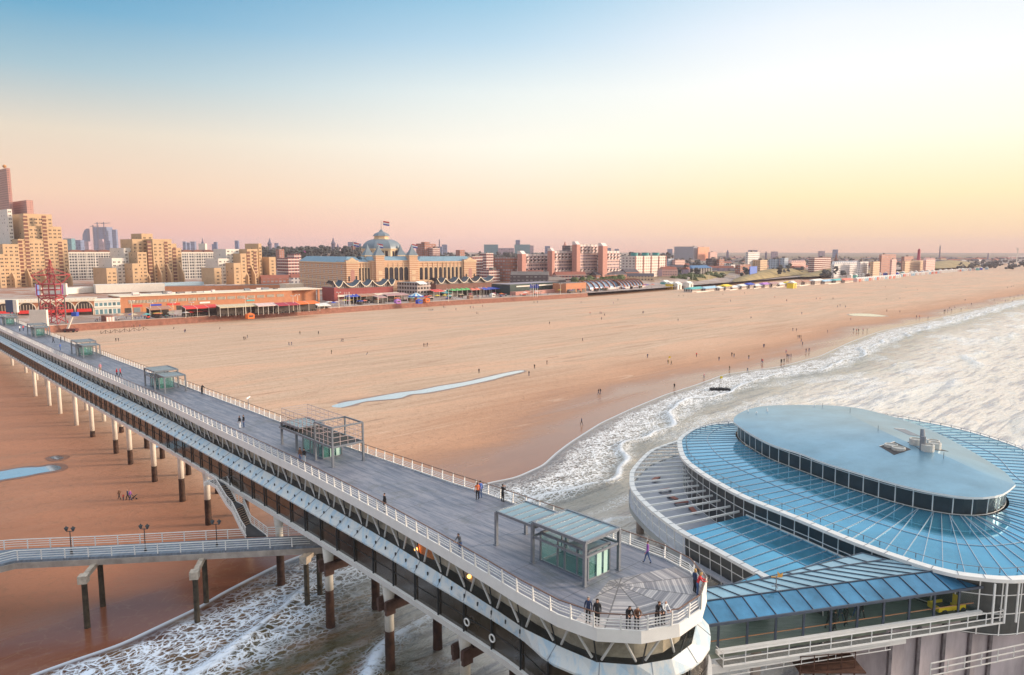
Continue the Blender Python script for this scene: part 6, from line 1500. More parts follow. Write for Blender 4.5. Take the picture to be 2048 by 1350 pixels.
t, B, T0 = simple('terrace_block', 'dark block with a turret behind the pink apartment row', 'apartment block', 1140, 1124, 1152, 548, 491, 8, F['dark'], roofm=greyr); m = MB(); m.tr(T0.inverted() @ B.frame()); m.lathe((2,B.Lv-3,B.ht), [(2.2,-3),(2.2,0),(1.5,1.5),(.2,6)], 8); m.build('turret', [pinkb], t)
t, B, T0 = simple('white_flats', 'wide white and pink flats with three turquoise roof drums', 'apartment block', 1270, 1238, 1331, 556, 512, 8, facade('fac_whitepink', (.74,.62,.56), (.30,.20,.20), 4.5, 3.2, .5, .45), roofm=greyr)
for i, f in enumerate((.05,.40,.75)): m = MB(); m.tr(T0.inverted() @ B.frame()); m.lathe((B.Lu*(f+.1), 8, B.ht), [(4.2,0),(4.2,3.6),(4.6,3.8)], 14); m.build('roof_drum', [mat('turquoise', (.04,.30,.30), .5)], t)
m = MB(); m.tr(T0.inverted() @ B.frame()); 
for i in range(5): m.box(B.Lu*i/4-.5,-.8,6,B.Lu*i/4+.5,0,B.ht)
m.build('pier_strip', [pinkb], t)
# blue roofed museum, billboard, lighthouse, windmill, spires
t, B, T0 = simple('museum', 'low pavilion with dark blue roof and white columns on the dune', 'pavilion', 1384, 1380, 1421, 549, 537, 9, F['dark']); m = MB(); m.tr(T0.inverted() @ B.frame()); m.add([(-2,-2,B.ht),(B.Lu+2,-2,B.ht),(B.Lu+2,B.Lv,B.ht),(-2,B.Lv,B.ht),(4,5,B.ht+3.6),(B.Lu-4,5,B.ht+3.6)], [(0,1,5,4),(1,2,5),(2,3,4,5),(3,0,4)]); m.build('roof', [mat('deep_blue', (.03,.12,.28), .5)], t)
m = MB(); m.tr(T0.inverted() @ B.frame())
for i in range(8): m.box(B.Lu*i/7-.4,-1.6,8,B.Lu*i/7+.4,-.8,B.ht)
m.build('column', [whiteb], t)
t, B, T0 = simple('billboard', 'bright blue billboard with white letters on the dune', 'billboard', 1500, 1499, 1514, 546, 533, 11, mat('bill_blue', (.02,.12,.55), .5), depth=1)
def spire(px, Y, y0, y1, w, lab, m_, nm='church'):
    p = PY(px, y1, Y); zt = PY(px, y0, Y).z; t = thing(nm, lab, nm.replace('_',' '), (p.x, p.y, 0)); h = zt; w = w*Y/FPX
    m = MB(); m.lathe((0,0,0), [(w*.5,-1),(w*.5,h-(h-p.z)*.55),(w*.62,h-(h-p.z)*.5),(w*.3,h-(h-p.z)*.3),(w*.05,h)], 8); m.build('tower', [m_], t); return t, w, h
hz = mat('distant_stone', (.16,.15,.22), .9, 0, .1, .05)
spire(540,1500,476,500,8,'slim dark church tower on the skyline left of the hotel',hz); spire(667,1500,475,500,8,'slim dark church tower on the skyline just left of the dome',hz); spire(676,1500,487,500,5,'tiny second spire beside the slim church tower',hz)
spire(1671,1300,506,535,6,'dark pointed church spire above the white gabled row',darkb); spire(1455,2400,499,512,5,'faint spire on the far horizon right of the slabs',hz); spire(1532,2000,502,512,4,'faint spire beyond the white stepped flats',hz)
t, w, h = spire(406,1300,476,500,5,'white church tower with thin blue spire above the arched roofs',hz); m = MB(); m.box(-6,-4,0,6,4,PY(406,487,1300).z); m.build('nave', [whiteb], t)
p = PY(1837,521,1500); zt = PY(1837,497,1500).z; t = thing('lighthouse', 'slim red lighthouse on the far dune', 'lighthouse', (p.x,p.y,0)); m = MB(); m.lathe((0,0,0), [(4.2,-1),(2.6,zt-4),(3.4,zt-3.9),(3.4,zt-3.2),(1.8,zt-3.2),(1.8,zt-1),(.2,zt)], 10); m.build('tower', [mat('light_red', (.45,.05,.10), .6)], t)
p = PY(2033,524,1900); zt = PY(2033,498,1900).z; t = thing('wind_turbine', 'pale wind turbine standing on the far dunes at the right', 'wind turbine', (p.x,p.y,0)); m = MB(); m.lathe((0,0,0), [(1.5,0),(.8,zt)], 8); m.build('mast', [whiteb], t); m = MB(); m.box(-1.5,-3,zt-1,1.5,2,zt+1.2); m.build('nacelle', [whiteb], t)
for k in range(3): a = .5+2.09*k; m = MB(); m.bar((0,-3,zt), (11*cos(a),-3,zt+11*sin(a)), 1.0, .4); m.build('blade', [whiteb], t)
for px, y0, Y in ((1880,491,2600),(879,479,2200),(1977,506,2400)):
    p = PY(px, 500, Y); zt = PY(px, y0, Y).z; m = MB(); m.lathe((0,0,0), [(3.2,-1),(1.6,zt)], 8); o = m.build('chimney', [hz]); o.location = (p.x,p.y,0); tag(o, 'thin hazy chimney on the horizon '+{1880:'right of the lighthouse',879:'right of the dome',1977:'left of the wind turbine'}[px], 'chimney')
# city skyline far behind
def far(px0, px1, y0, Y, lab, m_=None, nm='high_rise', round_=False):
    a, b_ = PY(px0, 500, Y), PY(px1, 500, Y); zt = PY(px0, y0, Y).z; t = MB(); w = b_.x-a.x; 
    if round_: t.add([(0,0,-1),(w,0,-1),(w,0,zt),(w*.55,0,zt-zt*.05),(w*.15,0,zt*.82),(0,0,zt*.6)]+[(0,w,-1),(w,w,-1),(w,w,zt),(w*.55,w,zt-zt*.05),(w*.15,w,zt*.82),(0,w,zt*.6)], [(0,1,2,3,4,5),(11,10,9,8,7,6)]+[(i,6+i,6+(i+1)%6,(i+1)%6) for i in range(6)])
    else: t.box(0,0,-1,w,w*.8,zt)
    o = t.build(nm, [m_ or fcity]); o.location = (a.x, a.y, 0); tag(o, lab, 'high rise'); return o
fcity = facade('fac_city', (.15,.20,.34), (.10,.14,.26), 9, 9, .5, .5); fcity2 = facade('fac_city_pink', (.42,.30,.36), (.28,.22,.30), 8, 8, .5, .5)
far(166,176,457,3000,'curved blue tower on the city skyline, leftmost of the three',round_=True); far(189,216,454,3000,'broad dark tower with cranes on the city skyline'); far(226,234,459,3000,'slim blue tower on the city skyline, right of the cranes'); far(199,206,478,2800,'small pinkish tower in front of the broad dark tower',fcity2); far(214,221,482,2800,'short blue tower right of the broad dark one')
for px in (187,196,209): p = PY(px, 470, 3000); zt = PY(px, 444 if px > 190 else 450, 3000).z; m = MB(); m.bar((0,0,0), (0,0,zt), 3, 3); m.bar((-12,0,zt-6), (26,0,zt-4), 2, 2); o = m.build('tower_crane', [hz]); o.location = (p.x,p.y,0); tag(o, 'thin crane over the broad dark tower, %s of three' % {187:'left',196:'middle',209:'right'}[px], 'crane')
SK = [(128,144,477,'teal'),(146,162,480,''),(168,178,483,'p'),(366,372,483,''),(374,380,485,''),(381,390,483,''),(428,434,484,''),(470,477,481,''),(424,430,488,''),(549,556,486,''),(696,712,484,''),(716,722,487,''),(968,996,489,'t'),(1029,1060,489,'t'),(1031,1040,480,''),(1060,1067,491,'p'),(996,1028,496,'p'),(1090,1100,492,''),(1212,1222,496,''),(1230,1238,498,''),(884,894,489,''),(870,884,493,''),(1500,1515,500,'p'),(1545,1556,503,'p'),(1668,1676,499,''),(1640,1650,502,'p'),(1336,1345,498,'')]
for i, (a, b_, y, k) in enumerate(SK):
    s_ = 'left of the domed hotel' if a < 600 else ('around the dome' if a < 900 else ('above the pink row' if a < 1250 else 'towards the right horizon'))
    grp = [q for q in SK if (q[0] < 600) == (a < 600) and (600 <= q[0] < 900) == (600 <= a < 900) and (900 <= q[0] < 1250) == (900 <= a < 1250)]
    far(a, b_, y, 2200+(i*173) % 900, '%s hazy high rise from the left %s' % (ORD[sorted(grp).index((a,b_,y,k))], s_), {'t': F['teal'], 'p': fcity2, 'teal': F['teal']}.get(k))
# low city roofs: many small houses, each a thing, and a dark wood behind the hotel
rh = random.Random(21)
HM = [F['brickwin'], F['pink'], F['white'], F['tan'], fcity2, F['grey'], F['dark'], F['redwhite']]
def wall_depth(px):
    for (a, ya), (b_, yb) in zip(WL, WL[1:]):
        if a <= px <= b_: return P(px, ya+(yb-ya)*(px-a)/(b_-a), 0).y
    return 1200
def lowhouse(x, Y, w, h, m_, rm, px=0, YY=0):
    m = MB(); m.box(-w/2,0,-1,w/2,12,h,0); m.add([(-w/2,0,h),(w/2,0,h),(w/2,12,h),(-w/2,12,h),(-w/2,6,h+3.2),(w/2,6,h+3.2)], [(0,1,5,4),(2,3,4,5),(1,2,5),(3,0,4)], 1); o = m.build('town_house', [m_, rm]); o.location = (x, Y, 0); o.rotation_euler = (0,0,rh.uniform(-.3,.9)); tag(o, 'small house in the dense roofs behind the boulevard', 'house', 'dense town roofs behind the seafront')
roofs = [mat('roof_red', (.30,.10,.07), .8), mat('roof_dark', (.09,.08,.10), .8), greyr]
for i in range(290):
    px = rh.uniform(560, 2040); yn = max(640, wall_depth(px)*1.1+60); Y = yn+(2600-yn)*rh.random()**1.8; x = (px-1024)*Y/FPX
    h = rh.uniform(6, 15)*(1 if px < 1400 else .8); lowhouse(x, Y, rh.uniform(14, 45), h+3, rh.choice(HM), rh.choice(roofs), px, Y)
sm_ = MB(); r9 = random.Random(77)
for i in range(900):
    px = r9.uniform(540, 2040); yn = wall_depth(px)*1.2+150; Y = yn+(3600-yn)*r9.random(); x = (px-1024)*Y/FPX; w = r9.uniform(12,50); d = r9.uniform(10,16); h = r9.uniform(7,16 if px < 1500 else 11); k = r9.randrange(5)
    sm_.tr(Matrix.Translation((x,Y,0)) @ Matrix.Rotation(r9.uniform(-.3,.9),4,'Z')); sm_.box(-w/2,0,-1,w/2,d,h,k); sm_.add([(-w/2,0,h),(w/2,0,h),(w/2,d,h),(-w/2,d,h),(-w/2,d/2,h+3),(w/2,d/2,h+3)], [(0,1,5,4),(2,3,4,5),(1,2,5),(3,0,4)], 5+i % 3)
tag(sm_.build('distant_town', HM[:5]+roofs), 'mass of distant low houses behind the seafront', 'town', kind='stuff')
def wood(name, lab, spans, mt):
    m = MB(); r = random.Random(5)
    for (x0, x1, Y0, Y1, h0, h1, n) in spans:
        for _ in range(n):
            Y = r.uniform(Y0, Y1); x = (r.uniform(x0, x1)-1024)*Y/FPX; h = r.uniform(h0, h1); R_ = r.uniform(5, 11)
            for k in range(7):
                a = r.uniform(0, 6.28); d = R_*r.uniform(.1,.8); c = Vector((x+cos(a)*d, Y+sin(a)*d, h*r.uniform(.45,1)))
                rr = R_*r.uniform(.25,.5); nn = 6; vs = []
                for q in range(3):
                    z = (-.8, .2, .9)[q]; ra = rr*(.6, 1.0, .45)[q]*r.uniform(.8,1.2); vs += [(c.x+ra*cos(2*pi*i/nn+q)*r.uniform(.75,1.25), c.y+ra*sin(2*pi*i/nn+q), c.z+rr*z*.8) for i in range(nn)]
                m.add(vs, [(q*nn+i, q*nn+(i+1)%nn, (q+1)*nn+(i+1)%nn, (q+1)*nn+i) for q in range(2) for i in range(nn)]+[tuple(2*nn+i for i in range(nn))])
    o = m.build(name, [mt]); tag(o, lab, 'wood', kind='stuff'); return o
woodm = mat('wood_foliage', (.065,.07,.07), .9, 0, .5, .08)
wood('far_wood', 'dark band of trees behind the domed hotel and the town', [(120,540,1100,2000,18,34,200),(520,730,1150,1600,38,47,330),(560,1000,850,1800,16,30,300),(850,1340,1300,2200,26,37,260),(960,1700,900,2600,8,20,420),(1650,2100,1400,3200,6,16,300)], woodm)
wood('dune_shrubs', 'low dark shrubs on the green mound before the pink row', [(1150,1240,690,760,9,11,40),(1335,1400,840,900,7,9,30),(1400,1440,900,980,8,10,20)], mat('shrub_green', (.07,.09,.03), .9, 0, .4, .3))
# ------------------------------------------------------------------ boulevard
ZP = 3.3
AW = {'red': (.55,.03,.04), 'beige': (.55,.45,.30), 'pale': (.68,.50,.48), 'maroon': (.38,.03,.06), 'orange': (.80,.16,.02), 'green': (.10,.42,.12), 'coral': (.75,.18,.12), 'blue': (.02,.06,.45), 'brown': (.42,.20,.13), 'mauve': (.42,.24,.24), 'teal': (.10,.42,.42), 'yellow': (.85,.60,.04), 'white': (.75,.73,.70), 'purple': (.45,.18,.55), 'sky': (.35,.55,.70)}
def fbox(c, b, base, top, zg=ZP, depth=12, u=None, P0=None): return Box(c, c-1, b, base, top, zg, depth=depth, u=u or U, P0=P0)
def dirpx(x0, y0, x1, y1, z): a, b_ = P(x0, y0, z), P(x1, y1, z); return (b_-a).normalized()
terra = mat('terracotta', (.50,.21,.11), .8, 0, .12, .4); cream2 = mat('cream_trim', (.78,.66,.52), .7, 0, .06)
shopdark = mat('shop_interior', (.05,.035,.03), .5, 0, .5, .5)
# arcade building with big arches
u1 = dirpx(-60,641,190,632,ZP); B = fbox(-60,190,641,609,u=u1,depth=26); t = tth('arcade_building', 'terracotta arcade with four big arched windows and red awnings', 'shop building', B); T0 = tframe(t)
m = MB(); m.tr(T0.inverted() @ B.frame()); m.box(0,0,-1,B.Lu,B.Lv,B.ht); m.build('wall', [terra], t)
m = MB(); m.tr(T0.inverted() @ B.frame()); m.box(-.5,-.8,B.ht,B.Lu+.5,B.Lv,B.ht+.7); m.box(-.5,-.5,B.ht+1.4,B.Lu+.5,-.3,B.ht+1.6)
for i in range(40): x = B.Lu*i/39; m.box(x-.5 if i % 2 else x-.15,-.5,B.ht+.7,x+.5 if i % 2 else x+.15,-.3,B.ht+1.5)
m.build('cornice', [cream2], t)
T_B = T0.inverted() @ B.frame()
for px in (12, 55, 96, 133, 170):
    x = solve(B.P, u1, px); w = 7.8; h = 8.2; n = 10; r = w/2
    m = MB(); m.tr(T_B); pts = [(-r,0)]+[(-r*cos(pi*i/n), h-r+r*sin(pi*i/n)) for i in range(n+1)]+[(r,0)]; o_ = [(-r-.5,0)]+[(-(r+.5)*cos(pi*i/n), h-r+(r+.5)*sin(pi*i/n)) for i in range(n+1)]+[(r+.5,0)]; k = len(pts)
    m.add([(x+a,-.1,ZP+z) for a, z in pts], [tuple(range(k))[::-1]], 0); m.add([(x+a,-.3,ZP+z) for a, z in pts]+[(x+a,-.3,ZP+z) for a, z in o_], [(i,i+1,k+i+1,k+i) for i in range(k-1)], 1)
    for q in range(-2,3): m.box(x+q*1.3-.08,-.25,ZP+3,x+q*1.3+.08,-.1,ZP+h-1.2,1)
    f = m.build('arched_window', [shopdark, cream2], t); m = MB(); m.tr(T_B); m.add([(x-3.4,-.2,ZP+4.2),(x+3.4,-.2,ZP+4.2),(x+3.4,-2.2,ZP+3.0),(x-3.4,-2.2,ZP+3.0),(x-3.4,-2.2,ZP+2.6),(x+3.4,-2.2,ZP+2.6)], [(0,3,2,1),(3,4,5,2)]); m.build('awning', [mat('awning_red', (.65,.035,.03), .6)], f)
# curved glass link
u2 = dirpx(190,632,242,629,ZP); B = fbox(190,242,632,600,u=u2,depth=16); t, = (tth('shop_link', 'white and glass shop link between arcade and long brick building', 'shop building', B),); T0 = tframe(t); T_B = T0.inverted() @ B.frame()
m = MB(); m.tr(T_B); m.box(0,0,-1,B.Lu,B.Lv,B.ht); m.build('wall', [facade('fac_link', (.60,.58,.55), (.12,.22,.26), 2.2, 3.6, .7, .7)], t); m = MB(); m.tr(T_B); m.box(-.3,-.6,B.ht-.6,B.Lu,0,B.ht+.5); m.box(-.3,-.8,ZP+4.4,B.Lu,0,ZP+5.2); m.build('white_band', [whiteb], t)
# long brick building
u3 = dirpx(242,629,640,607,ZP); B = fbox(242,585,629,597,u=u3,depth=22); B.ht = ZP+9.6; t = tth('long_brick_building', 'long low brick shopping building with a row of barred windows', 'shop building', B); T0 = tframe(t); T_B = T0.inverted() @ B.frame()
m = MB(); m.tr(T_B); m.box(0,0,-1,B.Lu,B.Lv,B.ht,0); m.m[-5] = 1; m.build('wall', [terra, mat('gravel_roof', (.42,.36,.34), .9, 0, .15, .2)], t)
Lc = solve(B.P, u3, 644); m = MB(); m.tr(T_B); m.box(-.4,-1.0,B.ht,Lc,B.Lv+.5,B.ht+.5); m.build('cornice', [cream2], t); m = MB(); m.tr(T_B); m.box(Lc-3,-.5,-1,Lc-1.8,.6,B.ht); m.box(B.Lu,6,-1,Lc-1,B.Lv,B.ht); m.build('corner_pillar', [terra], t)
m = MB(); m.tr(T_B)
for i in range(9): x = B.Lu*(.02+.045*i); m.box(x,-.12,ZP,x+B.Lu*.034,.1,ZP+3.4,i % 3)
m.build('shopfront', [shopdark, mat('shop_glass', (.20,.24,.26), .2), mat('shop_orange', (.55,.22,.08), .6)], t)
for i, (fx, fw, c) in enumerate(((.06,.05,'red'),(.15,.06,'blue'),(.24,.07,'red'),(.42,.06,'white'),(.7,.05,'teal'))):
    m = MB(); m.tr(T_B); m.box(B.Lu*fx,-.3,ZP+3.9,B.Lu*(fx+fw),-.1,ZP+4.9); m.build('shop_sign', [mat('awning_'+c, AW[c], .65, 0, .12, 1)], t)
rq = random.Random(4)
for i in range(22): m = MB(); m.tr(T_B); x = rq.uniform(2, B.Lu-6); y = rq.uniform(3, 18); h = rq.uniform(.6, 1.8); m.box(x,y,B.ht,x+rq.uniform(1.5,5),y+rq.uniform(1.5,3),B.ht+h); m.build('roof_unit', [rq.choice([greyr, whiteb, pw, steel])], t)
n = 16; m = MB(); m.box(-2.4,-.12,0,2.4,.1,1.7,0)
for q in range(-3,4): m.box(q*.72-.14,-.2,0,q*.72+.14,-.1,1.7,1)
proto = None
for i in range(n):
    px = 262+i*(575-262)/n; x = solve(B.P, u3, px+6)
    if proto is None: proto = o = m.build('barred_window', [shopdark, cream2], t)
    else: o = proto.copy(); sc.collection.objects.link(o)
    o.matrix_local = T_B @ Matrix.Translation((x,0,ZP+5.8))
# terraces with awnings in front of it
def terrace_tent(x0, x1, base, top, colr, lab, n=3, zg=ZP, depth=6, uu=None, peak=False, grp='awnings and terraces along the boulevard'):
    u_ = uu or U; B = Box(x0, x0-1, x1, base, top, zg, depth=depth, u=u_); t = tth('terrace_awning', lab, 'awning', B, grp); T0 = tframe(t); T_ = T0.inverted() @ B.frame(); h = max(2.6, B.ht)
    cm = mat('awning_'+colr, AW[colr], .65, 0, .12, 1.0); m = MB(); m.tr(T_); w = B.Lu/n
    for i in range(n):
        a, b_ = i*w+.1, (i+1)*w-.1
        if peak: m.add([(a,0,h-1.4),(b_,0,h-1.4),(b_,depth,h-1.4),(a,depth,h-1.4),((a+b_)/2,depth/2,h+.3)], [(0,1,4),(1,2,4),(2,3,4),(3,0,4)])
        else: m.add([(a,0,h-1.1),(b_,0,h-1.1),(b_,depth,h),(a,depth,h),(a,0,h-1.5),(b_,0,h-1.5)], [(0,1,2,3),(0,4,5,1)])
    m.build('awning_cloth', [cm], t); m = MB(); m.tr(T_)
    for i in range(n+1): m.box(i*w-.08,0,zg-.3,i*w+.08,.16,h-1.2); m.bar((i*w,0,h-1.1),(i*w,depth,h+.02),.14,.1)
    m.build('frame', [whiteb], t); m = MB(); m.tr(T_); m.box(.2,depth-1.2,zg-.3,B.Lu-.2,depth,h-.7); 
    r = random.Random(int(x0))
    for i in range(int(B.Lu/1.6)): x = .8+i*1.6; m.box(x-.4,r.uniform(.6,2),zg,x+.4,r.uniform(2.2,3.6),zg+.75)
    m.build('terrace_furniture', [shopdark], t); return t
TT = [(372,441,635,613,'red','bright red terrace awning below the long brick building',3),(441,517,633,611,'beige','striped beige terrace awnings beside the red one',5),(517,557,629,608,'pale','pale pink and white terrace awnings',4),(557,600,627,607,'maroon','maroon awnings with white framed glazing',2),(596,640,624,604,'orange','orange red awning at the right end of the long brick building',2),
 (300,345,635,615,'brown','brown shop awning under the left brick building',2),(636,662,618,608,'white','low white terrace screen by the brick pillar',2)]
for x0, x1, ya, yb, c, l, n in TT: terrace_tent(x0, x1, ya, yb, c, l, n, uu=u3)
u_w1 = dirpx(666, 604.5, 789, 597.5, ZP); u_w2 = dirpx(868, 592, 986, 585, ZP)
TT2 = [(700,722,608,590,'blue','blue terrace umbrellas in front of the wave roofed pavilion',3),(722,757,607,589,'brown','brown terrace awnings before the wave roofed pavilion',3),(757,775,607,592,'mauve','small mauve awning beside the brown ones',2),(775,818,604,588,'mauve','long mauve awning left of the carousel',3),
 (868,890,596,580,'red','short red kiosk awning right of the carousel',2),(905,944,594,578,'green','green terrace parasols below the second wave roof',4),(944,983,592,577,'coral','coral red terrace parasols between green and blue',4),(968,1014,591,576,'blue','large dark blue terrace tent',4),(832,850,593,583,'red','small red awning behind the carousel',2),(892,906,594,583,'teal','narrow teal awning beside the green parasols',1)]
for x0, x1, ya, yb, c, l, n in TT2: terrace_tent(x0, x1, ya, yb, c, l, n, depth=7, peak='parasol' in l or 'umbrella' in l, uu=(u_w1 if x0 < 830 else u_w2))
# wave roofed pavilions
def wave(xs, base, ypk, ytr, lab, red=False, side=None):
    u_ = u_w1 if red else u_w2; B = Box(xs[0], xs[0]-(side or 8), xs[-1], base, ypk, ZP, depth=8, u=u_); t = tth('wave_roof_pavilion', lab, 'pavilion', B, 'wave roofed pavilions on the boulevard'); T0 = tframe(t); T_ = T0.inverted() @ B.frame(); zp_, zt_ = zrow(B.P+u_*B.Lu*.4, ypk), zrow(B.P+u_*B.Lu*.4, ytr)
    ks = [solve(B.P, u_, x) for x in xs]; prof = []
    for a, b_ in zip(ks, ks[1:]):
        for i in range(8):
            s = i/8; prof.append((a+(b_-a)*s, zt_+(zp_-zt_)*abs(2*s-1)**1.9))
    prof.append((ks[-1], zp_)); n = len(prof)
    m = MB(); m.tr(T_); m.add([(x,-1.5,z) for x, z in prof]+[(x,5,z+.8) for x, z in prof]+[(x,9,zt_+2.5) for x, z in prof], [(i,i+1,n+i+1,n+i) for i in range(n-1)]+[(n+i,n+i+1,2*n+i+1,2*n+i) for i in range(n-1)]); m.build('wave_roof', [mat('dark_blue_roof', (.035,.06,.09), .35, .1, .15, .4)], t)
    m = MB(); m.tr(T_)
    for (x, z), (x2, z2) in zip(prof, prof[1:]): m.bar((x,-1.55,z), (x2,-1.55,z2), .25, .5)
    m.build('white_edge', [cream2], t); m = MB(); m.tr(T_); m.box(.6,.5,-1,B.Lu-.6,8,zt_-.2); m.build('wall', [darkb if not red else mat('deep_red_brick', (.28,.06,.06), .8)], t)
    m = MB(); m.tr(T_)
    m.add([(x,.4,min(z,zp_-.6)) for x, z in prof]+[(x,.4,zt_-1) for x, z in prof], [(i,n+i,n+i+1,i+1) for i in range(n-1)]); m.build('gable_glazing', [facade('fac_gable', (.16,.12,.10), (.40,.38,.40), 1.6, 6, .25, .9)], t)
    m = MB(); m.tr(T_); m.box(-.5,-4,ZP+3.3,B.Lu+1,.4,ZP+4.4); 
    for i in range(7): m.box(B.Lu*i/6-.5,-3.8,-1,B.Lu*i/6+.5,-3,ZP+3.6)
    m.build('white_canopy', [whiteb], t); return t
wave([666,685.5,719,743,774.6,789], 603, 561, 573, 'first wave roofed pavilion with a deep red brick side, left of the carousel', True)
m = MB(); pw0 = P(655, 608, ZP); 
t, B, T0 = simple('brick_hall', 'deep red brick end hall of the first wave roofed pavilion', 'hall', 669, 645, 676, 606, 575, ZP, mat('deep_red_brick', (.28,.06,.06)), z0=-1, roofm=slate)
wave([872,889,915,936,959,986], 592, 555, 565, 'second wave roofed pavilion with four pointed gables, right of the carousel')
t, B, T0 = simple('terrace_building', 'two storey terrace building with pale sunshades between the wave roofs', 'restaurant', 835, 795, 862, 596, 566, ZP, facade('fac_terr', (.45,.38,.36), (.05,.04,.05), 3, 3, .7, .55), roofm=slate); m = MB(); m.tr(T0.inverted() @ B.frame()); m.add([(0,-3,B.ht-1),(8,-3,B.ht-1),(8,2,B.ht+1.2),(0,2,B.ht+1.2)], [(0,1,2,3)]); m.build('sunshade', [mat('awning_white', AW['white'], .65)], t)
# domed roofs behind, white ribbon roofs left
for (x0, x1, ya, yb, lab) in ((128,192,586,577,'long white ribbon roof behind the arcade'),(192,330,584,570,'upper white ribbon roof below the sandy blocks'),(330,560,583,573,'long brown terrace roof behind the brick building')):
    u_ = dirpx(x0, ya, x1, ya-4, 9.0); B = Box(x0, x0-1, x1, ya, yb, 9.0, depth=14, u=u_); t = tth('ribbon_roof', lab, 'roof terrace', B); T0 = tframe(t); m = MB(); m.tr(T0.inverted() @ B.frame()); m.box(0,0,8,B.Lu,14,B.ht,0); m.m[-5] = 1; m.build('roof', [whiteb if 'white' in lab else terra, whiteb if 'white' in lab else greyr], t); m = MB(); m.tr(T0.inverted() @ B.frame()); m.box(0,2,-1,B.Lu,14,8); m.build('recess', [shopdark], t)
t, B, T0 = simple('glass_canopy', 'pale blue glass canopy roof in front of the middle sandy block', 'canopy', 330, 318, 408, 574, 566, 9, mat('pale_blue_roof', (.45,.60,.70), .3), depth=10)
t, B, T0 = simple('round_kiosk', 'round cream pavilion roof at the corner before the hotel', 'pavilion', 572, 566, 608, 584, 568, 6, mat('cream_trim', (.78,.66,.52)), depth=10)
for i, (x0, x1) in enumerate(((410,432),(434,456),(458,480))): simple('roof_plant', '%s pink roof plant box on the terrace roof' % ('left','middle','right')[i], 'roof plant', x0+2, x0, x1, 580, 570, 9, pw, depth=6, group='pink plant boxes')
# right hand boulevard
t, B, T0 = simple('glass_pavilion', 'low dark glass pavilion with a white light strip', 'pavilion', 1020, 1012, 1118, 590, 569, ZP, mat('dark_green_glass', (.03,.06,.06), .15, .2), roofm=mat('lilac_roof', (.30,.27,.32), .8), depth=20); m = MB(); m.tr(T0.inverted() @ B.frame()); m.box(B.Lu*.12,-.2,ZP+6,B.Lu*.45,-.05,ZP+7); m.box(B.Lu*.5,-.2,ZP+6,B.Lu*.95,-.05,ZP+7); m.build('light_strip', [whiteb], t); m = MB(); m.tr(T0.inverted() @ B.frame()); m.box(0,-6,-1,B.Lu,0,ZP+2.6); m.build('plinth', [pinkb], t)
t, B, T0 = simple('orange_pavilion', 'orange brick pavilion with wide openings right of the glass one', 'pavilion', 1132, 1128, 1172, 586, 567, ZP, terra, roofm=greyr, depth=14); 
for i in range(4): m = MB(); m.tr(T0.inverted() @ B.frame()); m.box(B.Lu*(i+.15)/4,-.2,ZP,B.Lu*(i+.85)/4,-.05,ZP+3); m.build('opening', [shopdark], t)
for (x0, x1, ya, yb, nn, lab) in ((1176,1236,581,562,6,'curved ribbed brown pavilion with glass bays, left one'),(1240,1284,577,560,7,'curved ribbed brown pavilion with glass bays, right one')):
    B = Box(x0, x0-1, x1, ya, yb, ZP, depth=12); t = tth('ribbed_pavilion', lab, 'pavilion', B, 'ribbed brown pavilions'); T0 = tframe(t); T_ = T0.inverted() @ B.frame(); h = B.ht-ZP; m = MB(); m.tr(T_); g = MB(); g.tr(T_)
    for i in range(nn+1):
        x = B.Lu*i/nn
        for k in range(5): a_, b_ = pi/2*k/5, pi/2*(k+1)/5; m.bar((x, 10-12*cos(a_), ZP+h*sin(a_)), (x, 10-12*cos(b_), ZP+h*sin(b_)), .9, .9)
        if i < nn:
            for k in range(5): a_, b_ = pi/2*k/5, pi/2*(k+1)/5; g.add([(x,10.4-12*cos(a_),ZP+h*.92*sin(a_)),(x+B.Lu/nn,10.4-12*cos(a_),ZP+h*.92*sin(a_)),(x+B.Lu/nn,10.4-12*cos(b_),ZP+h*.92*sin(b_)),(x,10.4-12*cos(b_),ZP+h*.92*sin(b_))], [(0,1,2,3)])
    m.build('rib', [mat('rib_brown', (.30,.11,.06), .7)], t); g.build('glass_bay', [mat('bay_glass', (.22,.30,.42), .15, .2, .5, .3)], t); m = MB(); m.tr(T_); m.box(0,-4,ZP-1,B.Lu,-3.6,ZP+1.6); m.build('pink_wall', [pw], t)
m = MB(); r = random.Random(2); pm = [P(x, y, 5) for x, y in ((1146,571),(1170,565),(1250,563),(1235,571))]
cxm = sum(pm, Vector())/4
vs = []; fs = []; n = 14
for j in range(6):
    for i in range(n): a = 2*pi*i/n; f = 1-j/5; q = cxm+(U*cos(a)*42+Vv*sin(a)*16)*f; vs.append((q.x, q.y, 3+7.5*(1-f*f)+r.uniform(-.3,.3)))
m.add(vs, [(j*n+i, j*n+(i+1)%n, (j+1)*n+(i+1)%n, (j+1)*n+i) for j in range(5) for i in range(n)]); structure(m.build('grass_mound', [mat('grass_green', (.10,.12,.04), .9, 0, .4, .3)], smooth=True))
